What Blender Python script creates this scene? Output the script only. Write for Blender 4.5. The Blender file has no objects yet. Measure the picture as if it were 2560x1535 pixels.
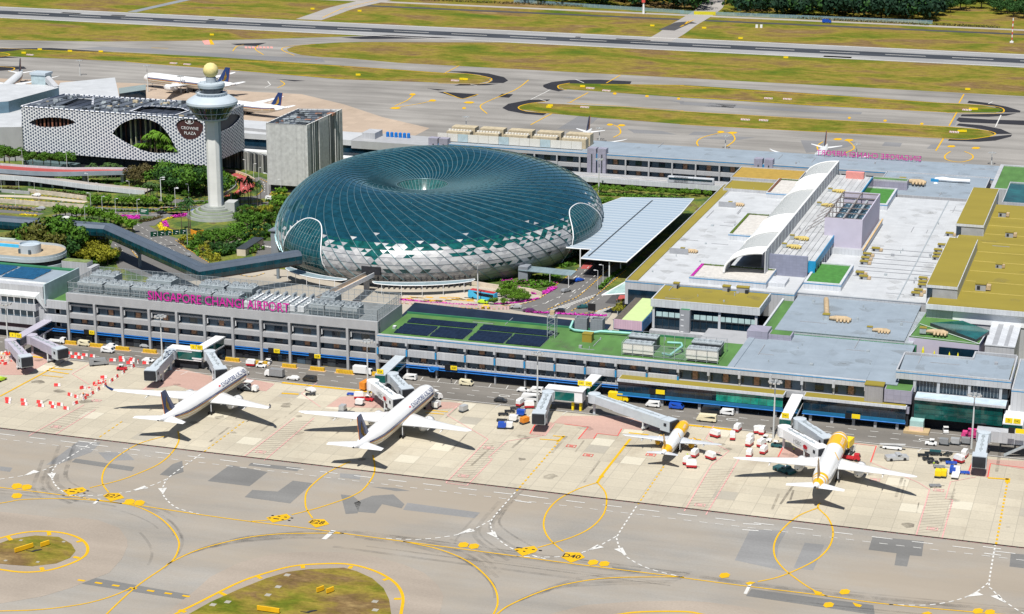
import bpy,bmesh,math,random
from mathutils import Vector,Matrix
from mathutils.geometry import tessellate_polygon
random.seed(7)
R=math.radians
S=bpy.context.scene
COL=S.collection
FPX,HY,VX,CH=5068.31,-683.34,2987.75,244.45
CX,CY=1280.0,767.5
_p=math.atan2(CY-HY,FPX)
_a=math.atan2(VX-CX,FPX*math.cos(_p)+(CY-HY)*math.sin(_p))
_fw=Vector((-math.sin(_a),math.cos(_a),0));CR=Vector((math.cos(_a),math.sin(_a),0));_up=Vector((0,0,1))
CF=_fw*math.cos(_p)-_up*math.sin(_p)
CU=_fw*math.sin(_p)+_up*math.cos(_p)
CC=Vector((400.0,-600.0,CH))
cam=bpy.data.cameras.new("camera");camo=bpy.data.objects.new("camera",cam);COL.objects.link(camo)
cam.sensor_fit='HORIZONTAL';cam.sensor_width=36.0;cam.lens=36.0*FPX/2560.0
cam.clip_start=5.0;cam.clip_end=12000.0
M3=Matrix((CR,CU,-CF)).transposed()
camo.matrix_world=Matrix.Translation(CC)@M3.to_4x4()
S.camera=camo
SUN=Vector((0.03,-0.46,0.89)).normalized()
W=bpy.data.worlds.new("World");S.world=W;W.use_nodes=True
nt=W.node_tree;bg=nt.nodes['Background']
sky=nt.nodes.new('ShaderNodeTexSky');sky.sky_type='NISHITA';sky.sun_disc=False
sky.sun_elevation=math.asin(SUN.z);sky.sun_rotation=math.atan2(SUN.x,SUN.y)
sky.air_density=1.0;sky.dust_density=0.6;sky.ozone_density=3.0
nt.links.new(sky.outputs[0],bg.inputs[0]);bg.inputs[1].default_value=0.062
sl=bpy.data.lights.new("sun",'SUN');sl.energy=5.0;sl.angle=R(0.5);sl.color=(1.0,0.965,0.90)
so=bpy.data.objects.new("sun",sl);COL.objects.link(so);so.rotation_euler=(-SUN).to_track_quat('-Z','Y').to_euler()
S.view_settings.view_transform='Standard';S.view_settings.look='None'
S.view_settings.exposure=0.26;S.view_settings.gamma=1.0;S.view_settings.use_curve_mapping=False
S.cycles.max_bounces=6;S.cycles.diffuse_bounces=3;S.cycles.glossy_bounces=3;S.cycles.transmission_bounces=4
TL={1:(0,0,2.8535),2:(850,0,2.8535),3:(1700,0,2.8535),4:(0,500,2.8535),5:(850,500,2.8535),6:(1700,500,2.8535),7:(0,1015,2.8535),8:(850,1015,2.8535),9:(1700,1015,2.8535),'A':(0,380,5.1167),'B':(400,380,5.1167),'C':(0,560,4.1225),'D':(1480,660,5.1167),'E':(1800,400,5.1167),'F':(2240,740,3.906),'J':(660,350,2.8125),'N1':(250,900,5.38),'N2':(730,940,5.266),'N3':(1540,1030,8.25),'N4':(1820,1060,4.95),0:(0,0,2475/2560)}
def _ray(k,x,y):
 o=TL[k];u=o[0]+x/o[2];v=o[1]+y/o[2]
 return CF*FPX+CR*(u-CX)-CU*(v-CY)
def P(k,x,y,z=0.0):
 d=_ray(k,x,y);return CC+d*((z-CH)/d.z)
def PY(k,x,y,Y):
 d=_ray(k,x,y);return CC+d*((Y-CC.y)/d.y)
def PX(k,x,y,X):
 d=_ray(k,x,y);return CC+d*((X-CC.x)/d.x)
def PL(k,pts,z=0.0):
 return[P(k,x,y,z)for x,y in pts]
MATS={}
def newmat(name):
 m=bpy.data.materials.new(name);m.use_nodes=True;n=m.node_tree.nodes;b=n['Principled BSDF']
 return m,m.node_tree,b
def noise(t,scale,detail=3,vec=None,rough=0.55,dist=0.0):
 n=t.nodes.new('ShaderNodeTexNoise');n.inputs['Scale'].default_value=scale;n.inputs['Detail'].default_value=detail
 n.inputs['Roughness'].default_value=rough;n.inputs['Distortion'].default_value=dist
 if vec is not None:t.links.new(vec,n.inputs['Vector'])
 return n.outputs['Fac']
def pos(t,sc=(1,1,1),obj=False,rot=0.0):
 if obj:v=t.nodes.new('ShaderNodeTexCoord').outputs['Object']
 else:v=t.nodes.new('ShaderNodeNewGeometry').outputs['Position']
 m=t.nodes.new('ShaderNodeMapping');m.inputs['Scale'].default_value=sc;m.inputs['Rotation'].default_value=(0,0,rot)
 t.links.new(v,m.inputs['Vector']);return m.outputs[0]
def ramp(t,fac,stops,interp='LINEAR'):
 r=t.nodes.new('ShaderNodeValToRGB');r.color_ramp.interpolation=interp
 while len(r.color_ramp.elements)<len(stops):r.color_ramp.elements.new(0.5)
 for e,(p,c)in zip(r.color_ramp.elements,stops):
  e.position=p;e.color=(c[0],c[1],c[2],1)if not isinstance(c,(int,float))else(c,c,c,1)
 t.links.new(fac,r.inputs[0]);return r.outputs[0]
def mix(t,a,b,fac,mode='MIX'):
 n=t.nodes.new('ShaderNodeMix');n.data_type='RGBA';n.blend_type=mode
 for s,v in((n.inputs[0],fac),(n.inputs[6],a),(n.inputs[7],b)):
  if hasattr(v,'is_output')or isinstance(v,bpy.types.NodeSocket):t.links.new(v,s)
  elif isinstance(v,(int,float)):s.default_value=v
  else:s.default_value=(v[0],v[1],v[2],1)
 return n.outputs[2]
def mul(c,k):return tuple(min(1,x*k)for x in c)
def mat(name,c,rough=0.65,metal=0.0,var=0.12,scale=0.35,spec=0.4,aniso=(1,1,1),fine=0.0,coat=0.0):
 if name in MATS:return MATS[name]
 m,t,b=newmat(name)
 f=noise(t,scale,4,pos(t,aniso))
 col=ramp(t,f,[(0.3,mul(c,1-var)),(0.7,mul(c,1+var))])
 if fine:
  col=mix(t,col,ramp(t,noise(t,3.0,2,pos(t)),[(0.3,1-fine),(0.7,1.0)]),1.0,'MULTIPLY')
 t.links.new(col,b.inputs['Base Color'])
 b.inputs['Roughness'].default_value=rough;b.inputs['Metallic'].default_value=metal
 b.inputs['Specular IOR Level'].default_value=spec;b.inputs['Coat Weight'].default_value=coat
 MATS[name]=m;return m
class MB:
 def __init__(s):s.v=[];s.f=[];s.m=[];s.sm=[];s.k=[]
 def add(s,vs,fs,mi=0,smooth=False):
  o=len(s.v);s.v+=[tuple(v)for v in vs]
  for f in fs:s.f.append([i+o for i in f]);s.m.append(mi);s.sm.append(smooth)
  return s
 def box(s,x0,x1,y0,y1,z0,z1,mi=0,top=None):
  s.k.append((len(s.v),len(s.f)))
  if x0>x1:x0,x1=x1,x0
  if y0>y1:y0,y1=y1,y0
  vs=[(x0,y0,z0),(x1,y0,z0),(x1,y1,z0),(x0,y1,z0),(x0,y0,z1),(x1,y0,z1),(x1,y1,z1),(x0,y1,z1)]
  s.add(vs,[(0,3,2,1),(0,1,5,4),(1,2,6,5),(2,3,7,6),(3,0,4,7)],mi)
  s.add(vs[4:],[(0,1,2,3)],mi if top is None else top);return s
 def poly(s,pts,mi=0,up=True):
  pts=[Vector(p)for p in pts]
  if len(pts)>4:
   tr=tessellate_polygon([pts]);fs=[tuple(t)for t in tr]
  else:fs=[tuple(range(len(pts)))]
  out=[]
  for f in fs:
   n=(pts[f[1]]-pts[f[0]]).cross(pts[f[2]]-pts[f[0]])
   out.append(f if(n.z>=0)==up else tuple(reversed(f)))
  return s.add(pts,out,mi)
 def prism(s,pts,z0,z1,mi=0,top=None):
  pts=[Vector((p[0],p[1],0))for p in pts]
  ar=sum(pts[i].x*pts[(i+1)%len(pts)].y-pts[(i+1)%len(pts)].x*pts[i].y for i in range(len(pts)))
  if ar<0:pts.reverse()
  n=len(pts)
  s.add([(p.x,p.y,z0)for p in pts]+[(p.x,p.y,z1)for p in pts],[(i,(i+1)%n,n+(i+1)%n,n+i)for i in range(n)],mi)
  s.poly([(p.x,p.y,z1)for p in pts],mi if top is None else top);return s
 def tube(s,path,r,n=8,mi=0,caps=True,smooth=True):
  s.k.append((len(s.v),len(s.f)));path=[Vector(p)for p in path];rs=r if isinstance(r,(list,tuple))else[r]*len(path)
  rings=[]
  for i,p in enumerate(path):
   d=(path[min(i+1,len(path)-1)]-path[max(i-1,0)]).normalized()
   u=d.cross(Vector((0,0,1)))
   if u.length<1e-3:u=Vector((1,0,0))
   u.normalize();w=u.cross(d)
   rings.append([p+(u*math.cos(2*math.pi*j/n)+w*math.sin(2*math.pi*j/n))*rs[i]for j in range(n)])
  vs=[v for q in rings for v in q]
  fs=[(i*n+j,i*n+(j+1)%n,(i+1)*n+(j+1)%n,(i+1)*n+j)for i in range(len(path)-1)for j in range(n)]
  s.add(vs,fs,mi,smooth)
  if caps:s.add(rings[0],[tuple(range(n))],mi);s.add(rings[-1],[tuple(reversed(range(n)))],mi)
  return s
 def beam(s,a,b,w,h,mi=0):
  a=Vector(a);b=Vector(b);d=(b-a).normalized();u=d.cross(Vector((0,0,1)))
  if u.length<1e-3:u=Vector((1,0,0))
  u.normalize();q=u.cross(d);u*=w/2;q*=h/2
  vs=[a-u-q,a+u-q,a+u+q,a-u+q,b-u-q,b+u-q,b+u+q,b-u+q]
  return s.add(vs,[(0,1,2,3),(7,6,5,4),(0,4,5,1),(1,5,6,2),(2,6,7,3),(3,7,4,0)],mi)
 def lathe(s,prof,n=24,c=(0,0,0),mi=0,smooth=True,mis=None):
  s.k.append((len(s.v),len(s.f)))
  for i in range(len(prof)-1):
   (r0,z0),(r1,z1)=prof[i],prof[i+1]
   vs=[]
   for(r,z)in((r0,z0),(r1,z1)):
    vs+=[(c[0]+r*math.cos(2*math.pi*j/n),c[1]+r*math.sin(2*math.pi*j/n),c[2]+z)for j in range(n)]
   s.add(vs,[(j,(j+1)%n,n+(j+1)%n,n+j)for j in range(n)],mis[i]if mis else mi,smooth)
  return s
 def ball(s,c,r,n=12,mi=0,sq=(1,1,1)):
  vs=[];k=n//2
  for i in range(k+1):
   a=math.pi*i/k
   for j in range(n):
    b=2*math.pi*j/n
    vs.append((c[0]+r*sq[0]*math.sin(a)*math.cos(b),c[1]+r*sq[1]*math.sin(a)*math.sin(b),c[2]-r*sq[2]*math.cos(a)))
  return s.add(vs,[(i*n+j,i*n+(j+1)%n,(i+1)*n+(j+1)%n,(i+1)*n+j)for i in range(k)for j in range(n)],mi,True)
 def strip(s,pts,w,z=None,mi=0,closed=False):
  pts=[Vector((p[0],p[1],p[2]if(z is None and len(p)>2)else(z or 0)))for p in pts]
  n=len(pts);L=[]
  for i in range(n):
   a=pts[(i-1)%n]if(closed or i>0)else pts[i];b=pts[(i+1)%n]if(closed or i<n-1)else pts[i]
   d=(b-a);d.z=0;d.normalize();q=Vector((-d.y,d.x,0))*(w/2);L.append((pts[i]-q,pts[i]+q))
  vs=[v for q in L for v in q];m=n if closed else n-1
  return s.add(vs,[(2*i,2*((i+1)%n),2*((i+1)%n)+1,2*i+1)for i in range(m)],mi)
 def dashes(s,pts,w,on,off,z=0,mi=0):
  pts=[Vector((p[0],p[1],z))for p in pts];seg=[];acc=0
  for a,b in zip(pts,pts[1:]):seg.append((acc,a,b));acc+=(b-a).length
  def at(t):
   for s0,a,b in reversed(seg):
    if t>=s0:return a+(b-a)*min(1,(t-s0)/max(1e-6,(b-a).length))
  t=0
  while t<acc-on*0.5:
   s.strip([at(t),at(min(acc,t+on))],w,z,mi);t+=on+off
  return s
 def loft(s,rings,mi=0,closed=True,smooth=True,caps=False):
  n=len(rings[0]);vs=[v for q in rings for v in q];m=n if closed else n-1
  s.add(vs,[(i*n+j,i*n+(j+1)%n,(i+1)*n+(j+1)%n,(i+1)*n+j)for i in range(len(rings)-1)for j in range(m)],mi,smooth)
  if caps:s.add(rings[0],[tuple(reversed(range(n)))],mi);s.add(rings[-1],[tuple(range(n))],mi)
  return s
 def mesh(s,name,mats):
  me=bpy.data.meshes.new(name);me.from_pydata(s.v,[],s.f)
  for m in(mats if isinstance(mats,(list,tuple))else[mats]):me.materials.append(m)
  me.polygons.foreach_set('material_index',s.m);me.polygons.foreach_set('use_smooth',s.sm);me.update()
  return me
 def parts(s,name,mats,parent):
  ks=s.k+[(len(s.v),len(s.f))]
  for(a,b),(c,d)in zip(ks,ks[1:]):
   q=MB();q.v=s.v[a:c];q.f=[[i-a for i in f]for f in s.f[b:d]];q.m=s.m[b:d];q.sm=s.sm[b:d];q.build(name,mats,parent)
 def build(s,name,mats,parent=None,loc=None):
  o=bpy.data.objects.new(name,s.mesh(name,mats));COL.objects.link(o)
  if parent is not None:o.parent=parent
  if loc is not None:o.location=loc
  return o
def tag(o,label=None,cat=None,group=None,kind=None):
 if label:o['label']=label
 if cat:o['category']=cat
 if group:o['group']=group
 if kind:o['kind']=kind
 return o
def thing(name,label,cat,loc=(0,0,0),rz=0.0,group=None):
 o=bpy.data.objects.new(name,None);COL.objects.link(o);o.empty_display_size=0.5
 o.location=loc;o.rotation_euler=(0,0,rz);return tag(o,label,cat,group)
def structure(o,label=None):
 return tag(o,label,None,None,'structure')
KIDS={}
def kids(o):
 return list(o.children)
def copy_tree(o,parent=None,depth=0):
 c=o.copy();COL.objects.link(c)
 if parent is not None:c.parent=parent
 for ch in kids(o):copy_tree(ch,c,depth+1)
 return c
def dup(proto,loc,rz=0.0,label=None,group=None,scale=None):
 c=copy_tree(proto);c.location=loc;c.rotation_euler=(0,0,rz)
 if scale:c.scale=(scale,)*3 if isinstance(scale,(int,float))else scale
 if label:c['label']=label
 if group:c['group']=group
 return c
class Kind:
 """first use moves the prototype itself, later uses copy it"""
 def __init__(s,proto):s.p=proto;s.used=False
 def put(s,loc,rz=0.0,label=None,group=None,scale=None):
  if not s.used:
   s.used=True;o=s.p;o.location=loc;o.rotation_euler=(0,0,rz)
   if scale:o.scale=(scale,)*3 if isinstance(scale,(int,float))else scale
   if label:o['label']=label
   if group:o['group']=group
   return o
  return dup(s.p,loc,rz,label,group,scale)
ORD=['leftmost','second','third','fourth','fifth','sixth','seventh','eighth','ninth','tenth','eleventh','twelfth','thirteenth','fourteenth','fifteenth','sixteenth','seventeenth','eighteenth','nineteenth','twentieth']
def ordn(i):
 if i<20:return ORD[i]
 t=['twenty','thirty','forty','fifty','sixty','seventy','eighty','ninety','hundred'][(i+1)//10-2];u=(i+1)%10
 return(t+'-'+['','first','second','third','fourth','fifth','sixth','seventh','eighth','ninth'][u])if u else{'twenty':'twentieth','thirty':'thirtieth','forty':'fortieth','fifty':'fiftieth','sixty':'sixtieth','seventy':'seventieth','eighty':'eightieth','ninety':'ninetieth','hundred':'hundredth'}[t]
def sx(p):
 v=Vector(p)-CC;return v.dot(CR)/v.dot(CF)
FONT=None
def text_mesh(txt,size=1.0,extrude=0.0,align='CENTER',spacing=1.0,bold=0.0):
 cu=bpy.data.curves.new('t','FONT');cu.body=txt;cu.size=size;cu.extrude=extrude;cu.align_x=align;cu.align_y='CENTER';cu.space_character=spacing
 cu.resolution_u=2;cu.offset=bold
 o=bpy.data.objects.new('t',cu);COL.objects.link(o)
 bpy.context.view_layer.update()
 dg=bpy.context.evaluated_depsgraph_get();me=bpy.data.meshes.new_from_object(o.evaluated_get(dg))
 vs=[v.co.copy()for v in me.vertices];fs=[tuple(p.vertices)for p in me.polygons]
 bpy.data.objects.remove(o);bpy.data.curves.remove(cu);bpy.data.meshes.remove(me)
 return vs,fs
def add_text(mb,txt,size,fn,mi=0,extrude=0.0,spacing=1.0,bold=0.0):
 vs,fs=text_mesh(txt,size,extrude,'CENTER',spacing,bold)
 mb.add([fn(v)for v in vs],fs,mi)
def bez(pts,n=8):
 """smooth curve through points (Catmull-Rom)"""
 pts=[Vector(p)for p in pts];out=[]
 for i in range(len(pts)-1):
  p0=pts[max(i-1,0)];p1=pts[i];p2=pts[i+1];p3=pts[min(i+2,len(pts)-1)]
  for j in range(n):
   t=j/n
   out.append(0.5*((2*p1)+(p2-p0)*t+(2*p0-5*p1+4*p2-p3)*t*t+(3*p1-p0-3*p2+p3)*t**3))
 out.append(pts[-1]);return out
# === ground, pavements, markings
def grass_mat(name,dry,sc=0.022):
 if name in MATS:return MATS[name]
 m,t,b=newmat(name)
 v=pos(t,(0.55,1,1));big=noise(t,sc,6,v,0.62,0.4)
 g,y,br=(0.07,0.125,0.010),(0.245,0.19,0.035),(0.18,0.115,0.05)
 o=dry
 c=ramp(t,big,[(0.32-o,g),(0.45-o,(0.145,0.155,0.016)),(0.54-o,y),(0.64-o,br),(0.78-o,(0.33,0.235,0.10))])
 c=mix(t,c,ramp(t,noise(t,0.25,4,pos(t,(0.5,1,1))),[(0.3,0.68),(0.7,1.12)]),1.0,'MULTIPLY');c=mix(t,c,ramp(t,noise(t,.9,4,pos(t,(.6,1,1)),.75),[(.3,.72),(.7,1.2)]),1.0,'MULTIPLY')
 t.links.new(c,b.inputs['Base Color']);b.inputs['Roughness'].default_value=0.95;b.inputs['Specular IOR Level'].default_value=0.1
 MATS[name]=m;return m
def pave_mat(name,c,var=0.12,streak=0.10,rough=0.9,joints=None,jdark=0.75,brown=None):
 if name in MATS:return MATS[name]
 m,t,b=newmat(name)
 a=ramp(t,noise(t,0.02,5,pos(t)),[(0.3,mul(c,1-var)),(0.7,mul(c,1+var))])
 a=mix(t,a,ramp(t,noise(t,0.09,4,pos(t,(0.12,1,1),rot=0.03)),[(0.3,1-streak),(0.65,1.0)]),1.0,'MULTIPLY')
 a=mix(t,a,ramp(t,noise(t,1.3,3,pos(t)),[(0.3,0.92),(0.7,1.04)]),1.0,'MULTIPLY')
 if brown:a=mix(t,a,brown,ramp(t,noise(t,.016,5,pos(t,(.5,1,1)),.7),[(.38,0.0),(.62,.75)]))
 if joints:
  br=t.nodes.new('ShaderNodeTexBrick');br.offset=0.0;br.inputs['Scale'].default_value=1.0
  br.inputs['Brick Width'].default_value=joints;br.inputs['Row Height'].default_value=joints;br.inputs['Mortar Size'].default_value=0.11
  br.inputs['Color1'].default_value=(1.03,1.025,1.0,1);br.inputs['Color2'].default_value=(0.91,0.905,0.89,1);br.inputs['Mortar'].default_value=(jdark,jdark,jdark,1)
  t.links.new(pos(t),br.inputs['Vector']);a=mix(t,a,br.outputs['Color'],1.0,'MULTIPLY')
  st=noise(t,0.045,6,pos(t,(1,0.55,1)),0.7);a=mix(t,a,(0.22,0.17,0.12),ramp(t,st,[(0.54,0.0),(0.76,0.5)]))
 t.links.new(a,b.inputs['Base Color']);b.inputs['Roughness'].default_value=rough;b.inputs['Specular IOR Level'].default_value=0.2
 MATS[name]=m;return m
G_DRY=grass_mat('dry_grass',0.02,.026);G_GREEN=grass_mat('airfield_grass',-0.015,.035);G_ISL=grass_mat('island_grass',0.05,0.06)
APRON=pave_mat('apron_concrete',(0.485,0.44,0.352),0.12,0.10,joints=7.5)
TAXI=pave_mat('taxiway_asphalt',(0.305,0.29,0.265),0.14,0.22,brown=(.315,.265,.205))
TAXI2=pave_mat('far_taxiway',(0.29,0.275,0.255),0.16,0.34)
SHOULD=pave_mat('shoulder_paving',(0.335,0.285,0.235),0.12,0.16)
PINKA=pave_mat('far_apron_concrete',(0.42,0.335,0.265),0.08,0.06,joints=7.5,jdark=0.88)
BLACK=pave_mat('black_shoulder',(0.026,0.026,0.032),0.2,0.1)
PATCH=pave_mat('dark_patch',(0.185,0.182,0.175),0.16,0.2)
PATCH2=pave_mat('grey_patch',(0.24,0.238,0.235),0.14,0.2)
RUNW=pave_mat('runway_concrete',(0.29,0.29,0.29),0.10,0.12)
RUBBER=pave_mat('rubber_band',(0.055,0.062,0.075),0.2,0.4)
ROADM=pave_mat('road_asphalt',(0.155,0.15,0.145),0.12,0.15)
SROAD=pave_mat('service_road',(0.20,0.185,0.165),0.14,0.30)
DROAD=pave_mat('dark_road',(0.07,0.068,0.07),0.15,0.15)
LROAD=pave_mat('pale_road',(0.36,0.33,0.30),0.1,0.1)
PINKP=pave_mat('pink_paving',(0.47,0.31,0.26),0.12,0.12)
def line_mat(name,c,wear=0.25):
 m=mat(name,c,0.8,0,0.06,0.2,0.2,fine=wear);return m
YEL=line_mat('yellow_paint',(0.68,0.40,0.01),.2);WHT=line_mat('white_paint',(0.66,0.65,0.62),.25);PNK=line_mat('pink_paint',(0.70,0.38,0.36))
RED=line_mat('red_paint',(0.72,0.10,0.09));BLK=line_mat('black_paint',(0.02,0.02,0.02),0.1)
def sheet(name,mt,polys,z,label=None):
 mb=MB()
 for p in polys:mb.poly([(q[0],q[1],z)for q in p])
 return structure(mb.build(name,mt),label)
def rect(x0,x1,y0,y1):return[(x0,y0),(x1,y0),(x1,y1),(x0,y1)]
sheet('grass_field',G_DRY,[rect(-4000,4000,-1500,9000)],0.0)
sheet('taxiway',TAXI,[rect(-900,900,-420,3.3)],0.02)
sheet('apron',APRON,[rect(-900,900,3.3,83.5)],0.02)
sheet('airside_road',SROAD,[rect(-900,900,83.5,108)],0.02)
m=MB()
for k,p in[(7,[(510,400),(540,375),(960,435),(940,465)]),(7,[(1480,535),(1640,420),(1910,470),(1780,572)]),(7,[(1745,650),(1800,598),(1980,610),(2090,532),(2230,550),(2070,695)]),(7,[(1790,405),(2150,440),(2120,465),(1770,425)]),(7,[(1230,415),(1300,390),(1310,470),(1215,500),(1140,490)]),(7,[(500,1255),(560,1205),(700,1230),(1440,1360),(1380,1390)]),(8,[(5,630),(90,640),(150,690),(125,765),(40,770)]),(8,[(100,690),(230,640),(380,630),(460,700),(440,730),(300,700),(250,765),(130,755)]),(8,[(220,575),(400,585),(500,605),(400,607)]),(8,[(1940,1145),(2150,1170),(2130,1192),(1945,1165)]),(9,[(1345,1025),(1375,930),(1740,965),(1725,1072),(1640,1065),(1620,1145),(1530,1135),(1545,1050)]),(9,[(470,1355),(510,1305),(1380,1420),(1390,1490)]),(9,[(2350,1145),(2360,1050),(2700,1080),(2700,1185)])]:
 m.poly(PL(k,p,0.04),0)
for k,p in[(9,[(810,1155),(890,975),(1030,990),(950,1172)]),(7,[(560,250),(720,260),(650,330),(430,410),(330,420)]),(7,[(700,330),(900,330),(960,385),(760,390)]),(9,[(390,1100),(500,880),(760,890),(700,1000),(690,1110),(760,1180)]),(8,[(0,480),(150,490),(140,525),(0,510)]),(8,[(480,690),(1000,760),(960,800),(450,740)]),(7,[(0,430),(90,440),(70,470),(0,460)])]:
 m.poly(PL(k,p,0.035),1)
structure(m.build('asphalt_patches',[PATCH,PATCH2]))
sh=[PL(7,[(-900,690),(0,755),(300,785),(460,805),(540,795),(700,815),(850,870),(905,950),(910,1000),(870,1090),(780,1190),(650,1240),(500,1300),(300,1360),(0,1410),(-900,1500)]),PL(7,[(1180,1484),(1400,1310),(1500,1220),(1700,1120),(1950,1055),(2200,1040),(2454,1045)])+PL(8,[(250,1075),(450,1130),(600,1190),(700,1280),(740,1360),(710,1484),(650,1700)])+PL(7,[(1300,1900),(700,1800)]),PL(8,[(1500,1484),(1750,1420),(2100,1395),(2454,1390)])+PL(9,[(200,1400),(500,1440),(800,1530),(900,1800)])+PL(8,[(1700,1900)])]
sheet('shoulder_paving',SHOULD,sh,0.05)
isl=PL(7,[(-260,1060),(-150,1015),(0,980),(80,950),(250,925),(420,935),(510,985),(540,1035),(500,1085),(400,1125),(230,1145),(80,1135),(-120,1115)])
blob=PL(7,[(1350,1484),(1500,1400),(1700,1310),(1900,1230),(2050,1185),(2200,1165),(2454,1155)])+PL(8,[(120,1180),(230,1230),(310,1300),(350,1380),(365,1484),(360,1640)])+PL(7,[(2400,1800),(1700,1800),(1250,1640)])
sheet('grass_island',G_ISL,[isl],0.09);sheet('grass_island',G_ISL,[blob],0.09)
m=MB();YZ=0.11
def line(k,pts,w,mi=0,n=6):m.strip(bez(PL(k,pts,YZ),n),w,YZ,mi)
def dl(k,pts,w,on,off,mi=1):m.dashes(bez(PL(k,pts,YZ),6),w,on,off,YZ,mi)
ring1=bez(PL(7,[(-300,1060),(-150,985),(0,942),(150,905),(300,893),(450,905),(560,940),(615,985),(625,1035),(590,1080),(500,1125),(350,1170),(170,1185),(0,1165),(-150,1140)],YZ),5)
ring2=bez(PL(7,[(900,1680),(1250,1484),(1400,1410),(1700,1260),(1900,1190),(2100,1140),(2300,1125),(2454,1125)],YZ)+PL(8,[(150,1145),(280,1190),(380,1250),(430,1310),(450,1380),(435,1484),(420,1640)],YZ),5)
ring3=bez(PL(8,[(1700,1540),(1980,1488),(2150,1468),(2454,1466)],YZ)+PL(9,[(160,1486),(400,1540)],YZ),5)
for rg in(ring1,ring2,ring3):
 m.strip(rg,0.95,YZ,0)
for k,x,y,dx,dy in[(7,65,942,-30,-30),(7,350,910,5,25),(7,565,965,-40,10),(7,545,1080,-40,-10),(7,300,1160,-10,-20),(7,1300,1462,50,15),(7,1590,1340,40,20),(7,1850,1222,30,18),(7,2160,1145,5,25),(8,75,1150,-15,20),(8,330,1235,-45,15),(8,410,1375,-50,0)]:
 m.strip([P(k,x-dx/2,y-dy/2,YZ),P(k,x+dx/2,y+dy/2,YZ)],1.3,YZ+0.004,0)
W1=0.55
for k,pts in[(7,[(1175,215),(1000,265),(850,350),(760,430),(730,500),(735,560),(775,615)]),(7,[(1270,180),(1275,250),(1220,340),(1130,415),(1000,475),(850,530),(640,583)]),(8,[(235,350),(248,430),(235,500),(170,590),(90,640),(0,675),(-170,730),(-345,775)]),(7,[(2500,395),(2454,415),(2330,480),(2230,560),(2185,620),(2178,690),(2190,740),(2230,800)]),(8,[(1835,545),(1700,590),(1560,665),(1480,750),(1453,830),(1465,900),(1510,965),(1595,1038)]),(8,[(1835,545),(1890,610),(1902,680),(1880,770),(1800,860),(1680,925),(1530,975),(1410,1010)]),(9,[(985,725),(860,775),(770,840),(700,920),(670,1000),(680,1080),(730,1150),(800,1210),(930,1300),(1050,1358)]),(9,[(1000,690),(985,725),(1050,790),(1085,860),(1090,930),(1060,1010),(980,1090),(850,1160),(700,1220),(555,1252)]),(7,[(-800,490),(0,580),(500,642),(870,695),(1000,725),(1130,790),(1220,870),(1270,950),(1275,1010),(1240,1090),(1170,1150),(970,1290),(760,1484),(500,1750)]),(7,[(870,690),(1400,770),(1800,825),(2180,870),(2454,908)]),(8,[(0,905),(450,965),(1180,1060),(1700,1130),(2454,1222)]),(9,[(0,1222),(400,1275),(1050,1355),(1500,1415),(2454,1500)]),(7,[(-500,760),(0,693),(150,668),(350,660),(520,662),(700,675),(870,695)]),(7,[(1190,1130),(1400,1030),(1700,950),(1950,915),(2200,907),(2454,908)]),(8,[(450,965),(700,1020),(900,1100),(1030,1200),(1105,1300),(1125,1400),(1095,1484),(1000,1650)]),(8,[(900,1700),(1120,1484),(1250,1400),(1500,1300),(1750,1245),(2000,1222),(2454,1218)]),(7,[(-500,1475),(0,1462),(300,1450),(600,1410),(800,1355),(930,1300)]),(7,[(1790,822),(1900,815),(1985,800)])]:
 line(k,pts,W1)
line(8,[(2070,235),(1870,490),(1835,545)],0.9,n=1);m.poly(PL(8,[(1848,500),(1875,483),(1885,500),(1858,520)],YZ+0.004))
for k,pts,w in[(7,[(870,110),(690,235)],0.5),(7,[(1740,110),(1450,330)],0.5),(8,[(1590,220),(1260,605)],0.6),(8,[(2310,430),(2120,710)],0.5),(9,[(2340,520),(2255,985)],0.7)]:
 dl(k,pts,w,1.6,1.6,0)
dl(7,[(555,1240),(1435,1372)],1.0,2.4,3.4,0)
for k,pts in[(7,[(690,240),(540,335),(420,410),(375,460),(370,510),(400,570),(470,620),(640,665)]),(7,[(420,410),(330,450),(200,490),(0,522),(-300,570)]),(7,[(1430,345),(1215,500),(1170,560),(1160,620),(1200,680),(1270,730),(1420,770)]),(7,[(1190,520),(1100,560),(950,605),(700,637),(420,635)]),(8,[(1250,615),(1090,800),(1075,850),(1095,910),(1160,975),(1260,1030),(1500,1100)]),(8,[(1075,815),(940,885),(800,925),(550,952),(320,942)]),(8,[(2115,715),(1985,915),(1978,960),(2010,1040),(2080,1100),(2220,1165),(2454,1222)]),(8,[(1970,930),(1830,1005),(1650,1065),(1450,1078),(1260,1070)]),(9,[(2250,985),(2205,1260),(2230,1310),(2300,1380),(2454,1480),(2700,1570)]),(9,[(2200,1260),(2100,1335),(1950,1390),(1750,1420),(1490,1415)])]:
 dl(k,pts,0.5,1.8,1.3,1)
for k,a,b in[(7,(262,462),(200,485)),(7,(1045,577),(982,592)),(8,(945,882),(870,905)),(8,(1860,998),(1795,1020)),(9,(2140,1335),(2075,1352)),(7,(368,480),(372,508)),(7,(1160,585),(1162,613)),(8,(1075,900),(1110,930)),(8,(1985,1015),(2025,1048)),(9,(2245,1350),(2295,1385))]:
 p,q=P(k,*a,YZ),P(k,*b,YZ);d=(q-p).normalized();n=Vector((-d.y,d.x,0))*1.5
 m.poly([p-n,p+n,q+d*2],1)
for k,a,b,w in[(7,(670,697),(710,662),1.0),(7,(2310,950),(2380,888),1.6),(9,(465,1340),(500,1270),1.0)]:
 m.strip([P(k,*a,YZ),P(k,*b,YZ)],w,YZ,1)
_ya=P(7,40,205).y;_yb=P(7,0,235).y;_yp=P(7,0,160).y
m.v=m.v;m.dashes([(-400,_ya,0),(700,_ya,0)],0.5,6.5,6.0,YZ,1)
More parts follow.
